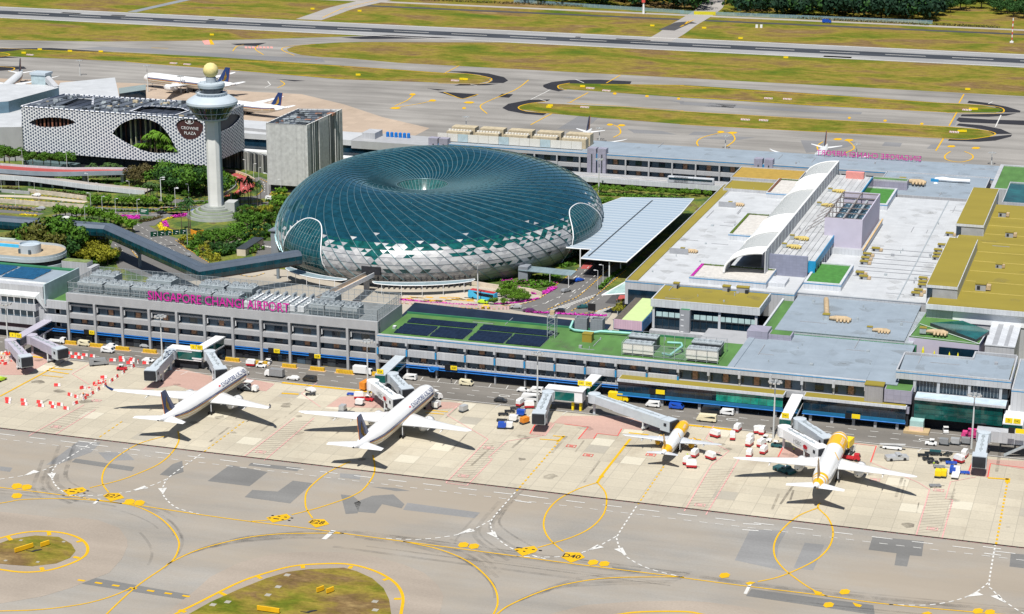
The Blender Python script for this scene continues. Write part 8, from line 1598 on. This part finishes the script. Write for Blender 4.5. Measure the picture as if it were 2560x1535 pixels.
PROF={'van':(4.9,1.9,[(-2.45,.45),(2.2,.45),(2.45,.9),(2.2,1.25),(1.5,2.05),(-2.3,2.1),(-2.45,1.2)],[(-2.0,1.3,1.85),(1.2,1.3,1.85)],(1.55,2.15,1.3,1.95)),'car':(4.4,1.8,[(-2.2,.4),(2.1,.4),(2.2,.75),(1.2,.95),(.5,1.45),(-1.3,1.48),(-2.1,1.0),(-2.2,.7)],[(-1.3,.98,1.38),(.7,.98,1.38)],(.55,1.2,.97,1.42)),'minibus':(6.6,2.1,[(-3.3,.5),(3.1,.5),(3.3,1.0),(3.0,1.4),(2.5,2.5),(-3.2,2.6),(-3.3,1.2)],[(-3.0,1.5,2.2),(2.2,1.5,2.2)],(2.55,3.0,1.45,2.4)),'coach':(12.5,2.6,[(-6.2,.5),(6.0,.5),(6.25,1.4),(6.0,3.3),(5.6,3.6),(-6.2,3.6)],[(-5.9,1.8,3.1),(5.7,1.8,3.1)],(6.02,6.24,1.5,3.2)),'tug':(3.6,1.8,[(-1.8,.35),(1.8,.35),(1.8,.95),(.6,1.0),(.5,1.1),(-.9,1.1),(-1.8,1.0)],[],None),'pushback':(7.0,3.0,[(-3.5,.3),(3.5,.3),(3.5,1.2),(1.6,1.4),(1.4,2.0),(-.2,2.0),(-.4,1.5),(-3.5,1.3)],[(-.1,1.5,1.95),(1.4,1.5,1.95)],None)}
def wheels(c,xs,w,r=.36):
 for x in xs:
  for y in(-w/2+.05,w/2-.05):MB().tube([(x,y-.12,r),(x,y+.12,r)],r,10,0).build('wheel',TYRE,c)
def slabm(p,w,mi=0,inset=.12):
 m=MB();zt=max(z for x,z in p);f=lambda s_:[(x,s_*(w/2-(inset if z>zt*.7 else 0)),z)for x,z in p];a,b=f(-1),f(1);n=len(p);m.add(a+b,[(i,(i+1)%n,n+(i+1)%n,n+i)for i in range(n)]+[tuple(range(n))[::-1],tuple(range(n,2*n))],mi);m.f=[f_[::-1]for f_ in m.f];return m
def make_vehicle(kind,col):
 if kind in PROF:
  L,w,p,win,ws=PROF[kind];c=thing({'coach':'coach','tug':'baggage_tug','pushback':'pushback_tug'}.get(kind,kind),'',{'pushback':'tug','coach':'coach'}.get(kind,kind));slabm(p,w).build('body',VC[col],c);m=MB()
  if win:
   (x0,z0,z1),(x1,_,_)=win
   for s_ in(-1,1):y=s_*(w/2-.04);m.add([(x0,y,z0),(x1,y,z0),(x1-.3,y-s_*.06,z1),(x0+.15,y-s_*.06,z1)],[(0,1,2,3),(3,2,1,0)])
  if ws:xa_,xb_,za,zb2=ws;m.add([(xb_+.06,-w/2+.2,za),(xb_+.06,w/2-.2,za),(xa_+.06,w/2-.25,zb2),(xa_+.06,-w/2+.25,zb2)],[(0,1,2,3),(3,2,1,0)])
  if m.v:m.build('window',GLZ,c)
  if kind=='tug':MB().box(-1.0,.5,-.8,.8,1.9,2.0).build('roof',VC['white'],c);MB().box(-.8,-.3,-.6,.6,1.1,1.5).build('seat',SIGNK,c);q=MB();[q.box(x,x+.08,y,y+.08,1.0,1.9)for x in(-.9,.4)for y in(-.75,.67)];q.build('roof_post',SIGNK,c)
  wheels(c,(-L*.31,L*.31),w,.5 if kind in('coach','pushback')else .34);return c
 if kind in('truck','flatbed'):
  c=thing('truck','','truck');slabm([(1.6,.6),(3.4,.6),(3.5,1.3),(3.1,2.3),(1.6,2.3)],2.1).build('cab',VC['white']if col in('grey','silver')else VC[col],c);MB().add([(3.52,-.8,1.35),(3.52,.8,1.35),(3.16,.8,2.15),(3.16,-.8,2.15)],[(0,1,2,3),(3,2,1,0)]).build('windscreen',GLZ,c);MB().box(-3.5,1.5,-1.1,1.1,.7,3.1 if kind=='truck' else 1.1).build('load_box' if kind=='truck' else 'bed',VC[col],c);wheels(c,(-2.2,2.4),2.0,.45);return c
 if kind=='cart':
  c=thing('baggage_cart','','baggage cart');MB().box(-1.6,1.6,-.85,.85,.45,1.1).build('base',VC['red'],c);slabm([(-1.6,1.1),(1.6,1.1),(1.6,2.2),(1.2,2.55),(-1.2,2.55),(-1.6,2.2)],1.7).build('cover',VC[col],c);MB().tube([(1.6,0,.5),(2.5,0,.4)],.06,5).build('tow_bar',SIGNK,c);wheels(c,(-1.1,1.1),1.6,.25);return c
 if kind=='container':
  c=thing('cargo_container','','container');m=slabm([(-1.2,.6),(1.0,.6),(1.5,1.1),(1.5,2.2),(-1.2,2.2)],1.8,inset=0);m.build('box',VC[col],c);MB().box(-1.6,1.7,-.95,.95,.4,.58).build('dolly',DSTEEL,c);wheels(c,(-1,1),1.6,.2);return c
 if kind=='dolly':
  c=thing('empty_dolly','','dolly');m=MB();[m.box(-1.7,1.7,y,y+.25,.4,.55)for y in(-1,-.5,0,.5,.8)];[m.box(x,x+.3,-1,1.05,.35,.5)for x in(-1.7,0,1.4)];m.build('bed',VC[col],c);MB().tube([(1.7,0,.4),(2.8,0,.3)],.06,5).build('tow_bar',SIGNK,c);wheels(c,(-1.2,1.2),1.6,.2);return c
 if kind=='lift':
  c=thing('catering_truck','','truck');slabm([(1.8,.6),(3.6,.6),(3.7,1.2),(3.3,2.2),(1.8,2.2)],2.2).build('cab',VC['white'],c);MB().box(-3,1.6,-1.1,1.1,.7,1.0).build('chassis',DSTEEL,c);m=MB()
  for y in(-.9,.9):m.beam((-2.4,y,1),(1.2,y,3.4),.2,.3);m.beam((1.2,y,1),(-2.4,y,3.4),.2,.3)
  m.build('scissor_lift',STEEL,c);MB().box(-3,1.8,-1.2,1.2,3.4,3.7 if col=='white' else 5.6).build('platform' if col=='white' else 'box_body',VC[col],c);wheels(c,(-2,2.5),2.1,.45);return c
 if kind=='belt':
  c=thing('belt_loader','','belt loader');slabm([(-3,.4),(3,.4),(3,.9),(1.8,1.1),(-3,1.0)],1.9).build('body',VC[col],c);m=MB();m.beam((-4,0,1.3),(4,0,1.9),1.1,.25);m.build('belt',mat('belt_grey',(.45,.45,.44),.7),c);wheels(c,(-2,2),1.8,.35);return c
VK={}
def veh(kind,col,k,x,y,rz,label,group=None,z=.03):
 if(kind,col)not in VK:VK[(kind,col)]=Kind(make_vehicle(kind,col))
 p=P(k,x,y,z);return VK[(kind,col)].put((p.x,p.y,z),R(rz),label,group,1.12)
for a in[('flatbed','white',4,410,1020,0,'small white flatbed truck beside the leftmost yellow ramp barrier'),('van','cream',4,605,1040,0,'cream van between the first two yellow ramp barriers'),('van','white',4,770,1088,0,'white van driving on the road left of the left gangway'),('car','white',4,800,1052,0,'white car parked behind the white van near the second yellow barrier'),('car','silver',4,1042,1052,0,'silver car parked under the tall terminal, between its fourth columns'),('minibus','grey',4,704,1178,35,'grey minibus on the apron beside the red-and-white barriers'),('car','white',4,1058,1155,0,'white car half hidden behind the blue-grey bridge'),('car','black',4,1580,1132,-20,'black car right of the left fixed gangway'),('cart','white',4,1790,1185,5,'red-and-white covered cart on the road above the left airliner'),('tug','white',4,1866,1193,0,'white baggage tug on the road above the left airliner'),('tug','white',4,1916,1170,100,'white tug parked between yellow barriers under the tall terminal'),('truck','grey',4,1958,1262,180,'white truck with a grey box body on the airside road'),('car','white',4,2090,1282,180,'white car behind the grey box truck'),('van','black',4,2210,1293,180,'black van with pale roof following the white car'),('car','white',4,2213,1365,150,'white car parked on the stand right of the left airliner'),('dolly','black',4,2215,1392,20,'empty dark dolly beside the lone white car on the stand'),('tug','red',4,870,1212,20,'red tug inside the curve of barriers'),('car','lime',4,8,1290,80,'lime green ramp car cut by the left edge'),('lift','white',4,1770,1362,0,'white scissor-lift truck beside the nose of the left airliner'),('tug','white',4,1740,1245,0,'white tug just beyond the nose of the left airliner'),('truck','white',5,165,1245,0,'white box truck behind the left floodlight mast'),('truck','orange',5,196,1345,80,'orange truck left of the lettered white bridge'),('van','white',5,500,1282,180,'white van parked right of the second fixed gangway'),('van','cream',5,902,1322,0,'cream van driving past the second pipe junction'),('car','white',5,1308,1368,0,'white car parked left of the middle floodlight mast'),('van','white',5,1400,1375,180,'white van parked behind the middle floodlight mast'),('minibus','white',5,1355,1432,180,'white minibus driving left of the middle gate'),('car','black',5,1146,1440,0,'black hatchback alone on the airside road'),('truck','yellow',5,1990,1435,0,'yellow truck under the olive-roofed lounge'),('van','white',5,2232,1475,180,'white van parked under the left part of the olive lounge'),('van','blue',5,2400,1490,0,'blue and white van parked under the olive lounge'),('minibus','black',9,218,52,180,'black minibus parked before the bright teal glass'),('van','white',9,332,62,180,'white van parked right of the black minibus'),('minibus','cream',9,190,110,180,'cream minibus driving right of the small yellow airliner'),('belt','white',9,1515,308,0,'long white belt loader right of the wide airliner nose'),('pushback','silver',9,1545,382,25,'flat silver pushback tug right of the wide airliner'),('pushback','teal',9,745,470,-30,'dark teal pushback tug under the left wing of the wide airliner'),('lift','yellow',9,1200,350,80,'yellow high-lift truck beside the yellow airliner front'),('flatbed','red',9,1205,385,0,'red flatbed loader beside the right wing root of the wide airliner'),('tug','white',9,1895,188,100,'white tug on the road under the teal glass hall'),('tug','white',9,1790,278,180,'white tug pulling three trailers before the teal glass hall'),('truck','pink',9,2085,232,180,'pink truck beside the right-hand floodlight mast'),('flatbed','white',9,1967,500,90,'white flatbed truck among the dollies at the right'),('tug','white',9,615,252,-10,'white tug left of the lettered right-hand bridge'),('tug','teal',9,690,292,0,'small teal tug under the lettered right-hand bridge'),('lift','white','N2',1850,330,60,'white scissor-lift truck beside the nose of the second airliner'),('container','white','N2',1895,415,60,'white container right of the second airliner nose'),('tug','red','N2',1010,325,-10,'red-and-white tug left of the second airliner'),('container','white','N2',890,385,0,'white container on a dolly left of the second airliner'),('container','silver','N2',665,465,90,'tall silver container standing alone left of the second airliner'),('cart','white','N2',880,300,20,'white covered cart left of the red tug'),('dolly','blue','N2',790,250,10,'blue empty dolly near the second airliner left bridge'),('dolly','black','N2',750,490,0,'dark dolly beside the silver container'),('coach','sky',5,1018,712,166,'light blue coach with a red roof edge beside the dome canopy'),('car','yellow',5,1030,772,175,'yellow taxi on the road below the coach'),('car','lime',5,1020,738,0,'lime green car partly hidden behind the pink balustrade'),('car','silver',5,1257,772,190,'silver car turning below the flower beds'),('car','black',5,1565,800,190,'black car near the striped road island'),('car','teal',5,1730,772,205,'dark teal car right of the striped road island'),('car','purple',5,1345,798,180,'dark plum car by the magenta roadside flowers'),('car','grey',5,1612,655,60,'dark grey car on the drop-off road'),('car','blue',5,1706,580,55,'blue taxi heading under the drop-off canopy'),('car','white','A',465,565,180,'white car on the terrace road at the left'),('car','black','A',2068,790,0,'black car above the magenta flower bed'),('car','black','A',2080,1045,110,'black car on the curve below the tower steps'),('car','blue','B',450,772,20,'blue car left of the tower steps'),('van','white','B',1415,618,0,'white van on the road between tower and dome'),('car','grey','A',2390,1330,150,'grey car under the tube bridge'),('truck','blue',3,1047,165,0,'blue truck on the far service road in front of the wood'),('car','white','A',835,860,180,'white car half hidden by the tree row above the bridge'),('car','silver','A',520,735,180,'silver car on the lower left road'),('car','black','A',270,1205,0,'dark car behind the round car park')]:
 o=veh(*a)
 if a[0]=='coach':MB().box(-5.8,5.4,-1.15,1.15,3.6,3.75).build('roof_panel',VC['red'],o)
g='red-and-white covered baggage carts';L=[(9,410,180,80),(9,375,238,100),(9,250,222,-25),(9,500,255,80),(9,495,285,80),(9,580,290,70),(9,597,338,80),(9,105,362,80),(9,218,380,-30),(9,50,415,80),(9,82,440,10),(9,560,195,20),(9,495,362,90),(9,1990,402,-30),(9,2030,365,80),(8,1350,15,20),(5,1285,1468,80),(9,585,200,90)]
L.sort(key=lambda q:sx(P(q[0],q[1],q[2])))
for i,(k,x,y,r_)in enumerate(L):veh('cart','white',k,x,y,r_,'white-topped baggage cart with red base on the apron, %s'%(ordn(i)+(' from left' if i else '')),g)
for i,(k,x,y,r_,c_)in enumerate([(9,1885,278,180,'grey'),(9,1965,275,180,'silver'),(9,2040,272,180,'grey')]):veh('container',c_,k,x,y,r_,'towed trailer box behind the white tug, %s of three'%('nearest','middle','last')[i],'towed trailer boxes')
for k,x,y,r_,c_,lab in[(8,1155,160,10,'blue','blue container on a dolly, leftmost by the middle gate'),(8,1200,160,10,'white','white container beside the blue one at the middle gate'),(8,1235,110,0,'white','white container behind the blue-and-white pair'),(8,1290,70,0,'blue','blue container left of the straight middle bridge'),(9,1840,505,90,'yellow','yellow container, left of two near the right edge'),(9,1880,505,90,'yellow','yellow container, right of two near the right edge'),(9,1945,480,90,'blue','blue container beside the white flatbed at the right'),(8,1315,125,60,'orange','orange box on a dolly left of the middle bridge'),(8,685,15,90,'white','white tank on a dolly right of the second airliner nose'),(8,880,40,70,'silver','silver water cart standing alone right of the second airliner')]:veh('container',c_,k,x,y,r_,lab)
L=[(8,1165,66,20,'black'),(8,1210,44,20,'black'),(8,1250,24,20,'black'),(9,1735,358,10,'black'),(9,1785,345,10,'black'),(9,1830,350,10,'black'),(9,1770,385,20,'black'),(9,1805,408,20,'black'),(9,1910,350,70,'black'),(9,1890,390,20,'black'),(9,1820,330,0,'teal'),(9,1935,412,10,'blue'),(9,2025,482,10,'blue'),(9,1850,440,10,'grey'),(9,1820,575,20,'grey'),(8,1155,108,10,'black')];L.sort(key=lambda q:sx(P(q[0],q[1],q[2])))
for i,(k,x,y,r_,c_)in enumerate(L):veh('dolly',c_,k,x,y,r_,'empty flat dolly parked on the apron, %s'%(ordn(i)+(' from left' if i else '')),'empty dollies on the apron')
def make_barrier():
 c=thing('water_barrier','','barrier');p=[(-.42,0),(.42,0),(.2,.55),(.16,1.15),(-.16,1.15),(-.2,.55)];m=MB()
 for i in range(2):
  x0,x1=((-1.25,.25),(.28,1.25))[i];m.loft([[(x0,y,z)for y,z in p],[(x1,y,z)for y,z in p]],i,True,False,True)
 m.build('block',[mat('barrier_red',(.72,.05,.05),.5,0,.1,.5),mat('barrier_white',(.74,.70,.68),.5,0,.06,.5)],c);MB().box(-1.1,1.1,-.45,.45,0,.12).build('foot',DSTEEL,c);return c
K=Kind(make_barrier());pts=[]
for ln,st in[([(455,1120),(600,1135)],3.0),([(470,1098),(690,1125)],3.0),([(770,1150),(975,1155)],3.2),([(830,1130),(985,1150),(985,1175),(910,1215),(850,1255),(775,1310),(720,1345),(680,1370),(630,1405),(575,1440),(500,1475)],4.2),([(880,1170),(970,1170)],3.0),([(10,1425),(110,1432),(230,1445),(340,1455),(460,1472)],3.6),([(20,1440),(100,1460),(250,1470),(340,1480),(430,1490),(520,1500)],4.5),([(480,1390),(570,1420)],3.4),([(540,1360),(640,1330)],3.4),([(690,1275),(790,1270)],3.2),([(380,1328),(440,1330)],3),([(20,1180),(70,1165)],3),([(1020,1170),(1060,1172)],3)]:
 Lw=PL(4,ln,0)
 for a,b in zip(Lw,Lw[1:]):
  n=max(1,int((b-a).length/st))
  for i in range(n):pts.append((a.lerp(b,(i+.5)/n),math.atan2(b.y-a.y,b.x-a.x)))
pts.sort(key=lambda q:sx(q[0]))
for i,(p,r_)in enumerate(pts):K.put((p.x,p.y,.02),r_+random.uniform(-.15,.15),'red-and-white water barrier round the left stand, %s'%(ordn(i)+(' from left' if i else '')),'red-and-white barriers',1.0)
def make_yb():
 c=thing('ramp_barrier','','barrier');m=MB();m.loft([[(x,y,z)for y,z in((-.5,0),(.5,0),(.35,1.5),(-.35,1.5))]for x in(-3,3)],0,True,False,True)
 for i in range(9):m.beam((-2.8+i*.65,-.53,.1),(-2.4+i*.65,-.42,1.4),.16,.03,1)
 m.build('block',[mat('ochre_yellow',(.62,.38,.02),.7,0,.1,.5),mat('ochre_dark',(.25,.14,.01),.7)],c);MB().box(-3.6,3.6,-1.0,1.0,0,.14).build('kerb_base',mat('beige_deck',()),c);return c
K=Kind(make_yb());L=[P(k,x,y,0)for k,x,y in[(4,500,1030),(4,690,1050),(4,875,1072),(4,1070,1092),(4,1660,1152),(4,1860,1175),(4,2065,1197),(4,2265,1218),(4,2450,1237),(5,45,1240),(5,240,1252)]];L.sort(key=sx)
for i,p in enumerate(L):K.put((p.x,p.y,.03),0,'ochre-yellow hatched ramp barrier along the tall terminal, %s'%(ordn(i)+(' from left' if i else '')),'yellow ramp barriers')
def board(label,k,x,y,z,Y,w=2.6,tx=None):
 q=PY(k,x,y,Y);s=thing('gate_board',label,'sign',q);m=MB();m.box(-w/2,w/2,-.15,.15,-.8,.8,0);add_text(m,tx,1.1,lambda v:Vector((v.x,-.2,v.y)),1)if tx else None;m.build('panel',[SIGNY,SIGNK],s);MB().box(-w/2-2.4,-w/2-.2,-.2,.2,-1,1).build('display',SIGNK,s)
board('yellow gate board under the tall terminal, left',4,655,945,0,106,2.4,'E26');board('yellow gate board under the tall terminal, middle',4,1975,1077,0,106,2.6,'E27');board('yellow gate board under the tall terminal, right',4,2265,1115,0,106,2.6,'E28');board('yellow gate board above the blue pipe junction of the low wing',5,812,1198,0,105.5,2.6,'E28');board('yellow gate board on the left olive-roofed lounge',5,2285,1370,0,100,3.4);board('yellow gate board on the right olive-roofed lounge',9,1255,75,0,100,3);board('yellow gate board on the gate house at the right edge',9,2425,180,0,84,3)
for lab,k,x,y,w in[('long orange-yellow sign on the small grass island',7,172,1030,6.4),('short orange-yellow sign on the small grass island',7,322,1000,3.0),('orange-yellow sign on the large grass island, left of two',7,2285,1325,2.6),('orange-yellow sign on the large grass island, right of two',7,2355,1332,2.6),('orange-yellow sign at the bottom of the large grass island',7,1915,1470,7.0)]:
 p=P(k,x,y,.1);s=thing('taxiway_sign',lab,'taxiway sign',p,R(58 if w<8 or k!=7 else 40));s.rotation_euler=(0,0,R(0 if '1915' in str(x)else 62));MB().box(-w/2,w/2,-.22,.22,.25,1.6).build('panel',mat('orange_yellow',(.74,.42,.01),.5),s);m=MB();m.box(-w/2+.3,-w/2+.5,-.1,.1,0,.25);m.box(w/2-.5,w/2-.3,-.1,.1,0,.25);m.build('leg',SIGNK,s)
m=MB()
for k,x,y in[(7,1985,1292),(7,1912,1350),(7,1625,1400),(7,2050,1208),(7,1520,1420),(8,250,1397),(8,252,1458),(7,455,970),(7,150,960),(7,270,1115),(7,40,1105)]:p=P(k,x,y,0);s_=.5 if k==7 and x<500 else .85;m.box(p.x-s_,p.x+s_,p.y-s_,p.y+s_,.09,.16)
structure(m.build('cover_slabs',mat('slab_concrete',(.33,.31,.26),.9)))
for x,y,r_,lab in[(240,1035,0,'dark sunken drain mouth on the small grass island'),(2200,1470,.3,'dark sunken drain mouth at the bottom of the large grass island')]:p=P(7,x,y,0);m=MB();m.prism([(-2.2,-.7),(-.4,-.5),(.3,.6),(1.6,1.6),(2.2,1.4),(1.0,.2),(.4,-.9)],0,.18);o=m.build('drain',RECESS,None,(p.x,p.y,.09));tag(o,lab,'drain')
def make_person(shirt,legs):
 c=thing('person','','person');J=[(0,0,.95),(0,0,1.25),(0,0,1.45),(0,0,1.56),(0,.02,1.70),(.20,0,1.42),(.27,.05,1.14),(.26,.16,.90),(-.20,0,1.42),(-.28,-.03,1.14),(-.27,.06,.90),(.10,0,.92),(.12,.06,.5),(.12,.0,.08),(.12,.14,.04),(-.10,0,.92),(-.11,-.10,.5),(-.12,-.20,.10),(-.12,-.07,.04)];E_=[(0,1),(1,2),(2,3),(3,4),(2,5),(5,6),(6,7),(2,8),(8,9),(9,10),(0,11),(11,12),(12,13),(13,14),(0,15),(15,16),(16,17),(17,18)];rad=[.15,.16,.15,.06,.105,.075,.055,.04,.075,.055,.04,.10,.07,.05,.045,.10,.07,.05,.045]
 me=bpy.data.meshes.new('body');me.from_pydata(J,E_,[]);o=bpy.data.objects.new('body',me);COL.objects.link(o);sk_=o.modifiers.new('s','SKIN');o.modifiers.new('u','SUBSURF').levels=1
 for v,r_ in zip(me.skin_vertices[0].data,rad):v.radius=(r_,r_*.8)
 me.skin_vertices[0].data[0].use_root=True;bpy.context.view_layer.update();e2=bpy.data.meshes.new_from_object(o.evaluated_get(bpy.context.evaluated_depsgraph_get()));bpy.data.objects.remove(o)
 for q in(VC[shirt],mat(legs,(.03,.035,.05),.8),mat('skin',(.35,.20,.13),.6)):e2.materials.append(q)
 for p_ in e2.polygons:z=p_.center.z;p_.material_index=2 if z>1.53 or(abs(p_.center.x)>.22 and z<1.0)else 0 if z>.95 else 1;p_.use_smooth=True
 b=bpy.data.objects.new('body',e2);COL.objects.link(b);b.parent=c;MB().lathe([(.115,1.70),(.11,1.78),(.06,1.83),(0,1.84)],10,(0,.02,0)).build('helmet',VC['white'],c);return c
for i,(sh,k,x,y,r_,lab)in enumerate([('lime',9,812,330,0,'person in a lime vest standing on the pink paving beside the wide airliner'),('orange',5,2320,1465,90,'person in an orange vest under the olive-roofed lounge'),('lime','N3',1470,940,180,'person in a lime vest between the carts behind the small yellow airliner'),('black',5,795,1305,0,'person in dark clothes under the low terminal wing'),('lime',9,710,215,40,'person in a lime vest at the foot of the right floodlight mast'),('lime',9,1810,430,0,'person in a lime vest among the dollies near the yellow containers'),('orange',4,595,1400,0,'person in an orange vest inside the barrier line')]):
 c=make_person(sh,'dark_trousers');c.location=P(k,x,y,.03);c.rotation_euler=(0,0,R(r_));c['label']=lab;c['group']='people on the apron'
random.seed(12)
for i,(x,y)in enumerate([(30,1130),(55,1150),(15,1160),(40,1100),(680,1320),(720,1300),(600,1395),(640,1350)]):
 p=P(4,x,y,.02);s=thing('spoil_heap','%s of the heaps of pale rubble and boards behind the left barriers'%ordn(i).capitalize(),'rubble heap',p,i,'rubble heaps on the left stand');m=MB()
 for j in range(14):a=random.uniform(0,6.3);d_=random.uniform(0,2.2);w_=random.uniform(.2,.7);m.box(d_*math.cos(a)-w_,d_*math.cos(a)+w_,d_*math.sin(a)-.3,d_*math.sin(a)+.3,0,random.uniform(.2,1.3)*(1.2-d_*.3),random.choice([0,0,1,2]))
 m.build('rubble',[mat('pale_rubble',(.60,.50,.42),.9,0,.2,1),mat('barrier_white',()),mat('barrier_red',())],s)
for nm in[o.name for o in COL.objects if o.type=='EMPTY' and o.parent is None and not o.get('label')]:
 o=bpy.data.objects[nm]
 for c in list(o.children_recursive):bpy.data.objects.remove(c)
 bpy.data.objects.remove(o)
# === small roof fittings
random.seed(44)
STAIN=soft('roof_stain',(.16,.15,.13),.25)
def fittings(x0,x1,y0,y1,z,n,own,keep=None):
 par=[o for o in COL.objects if o.type=='EMPTY' and o.get('label','').startswith(own)][0]
 q=MB()
 for i in range(max(4,n//4)):
  x,y=random.uniform(x0,x1),random.uniform(y0,y1);r=i%4;m=MB()
  if r==0:w=random.uniform(.5,1.4);m.box(x,x+w,y,y+w,z,z+random.uniform(.5,1.2)).build('roof_box',random.choice([STEEL,GREY2]),par)
  elif r==1:m.tube([(x,y,z),(x,y,z+random.uniform(.6,1.6))],random.uniform(.15,.3),6).build('roof_pipe',STEEL,par)
  elif r==2:L=random.uniform(4,16);m.box(x,x+.25,y,y+L,z,z+.25).build('roof_conduit',GREY2,par)
  else:L=random.uniform(4,12);m.box(x,x+L,y,y+.2,z,z+.2).build('roof_conduit',GREY2,par)
 for i in range(n//3):
  x,y=random.uniform(x0,x1),random.uniform(y0,y1);q.k.append((len(q.v),len(q.f)));q.poly([(x+random.uniform(1,5)*math.cos(a),y+random.uniform(1,5)*math.sin(a),z+.012+.0007*i)for a in(0,.9,1.9,2.9,4,5.2)])
 q.parts('roof_stain',STAIN,par)
for a in[(195,214,210,400,18.02,70,'broad pale grey'),(232,244,236,400,18.02,20,'broad pale grey'),(282,312,216,400,17.42,70,'white ribbed'),(247,263,240,408,25.02,60,'raised block'),(331,400,196,370,23.27,60,'huge yellow'),(266,310,164,208,16.02,36,'terminal section'),(260,314,112,154,15.22,40,'terminal wing with a wide'),(212,250,177,194,20.17,26,'glazed two-storey'),(20,320,474,500,16.17,90,'long rear pier'),(119,235,134,139,15.36,20,'low terminal wing'),(183,212,112,132,15.36,24,'low terminal wing'),(-20,113,126,132,20.32,40,'grey four-storey'),(268,312,416,464,16.62,30,'far flat blue'),(320,354,113,130,19.62,14,'right-hand front'),(-120,-34,113,132,22.62,16,'terminal wing with a sloping')]:fittings(*a)
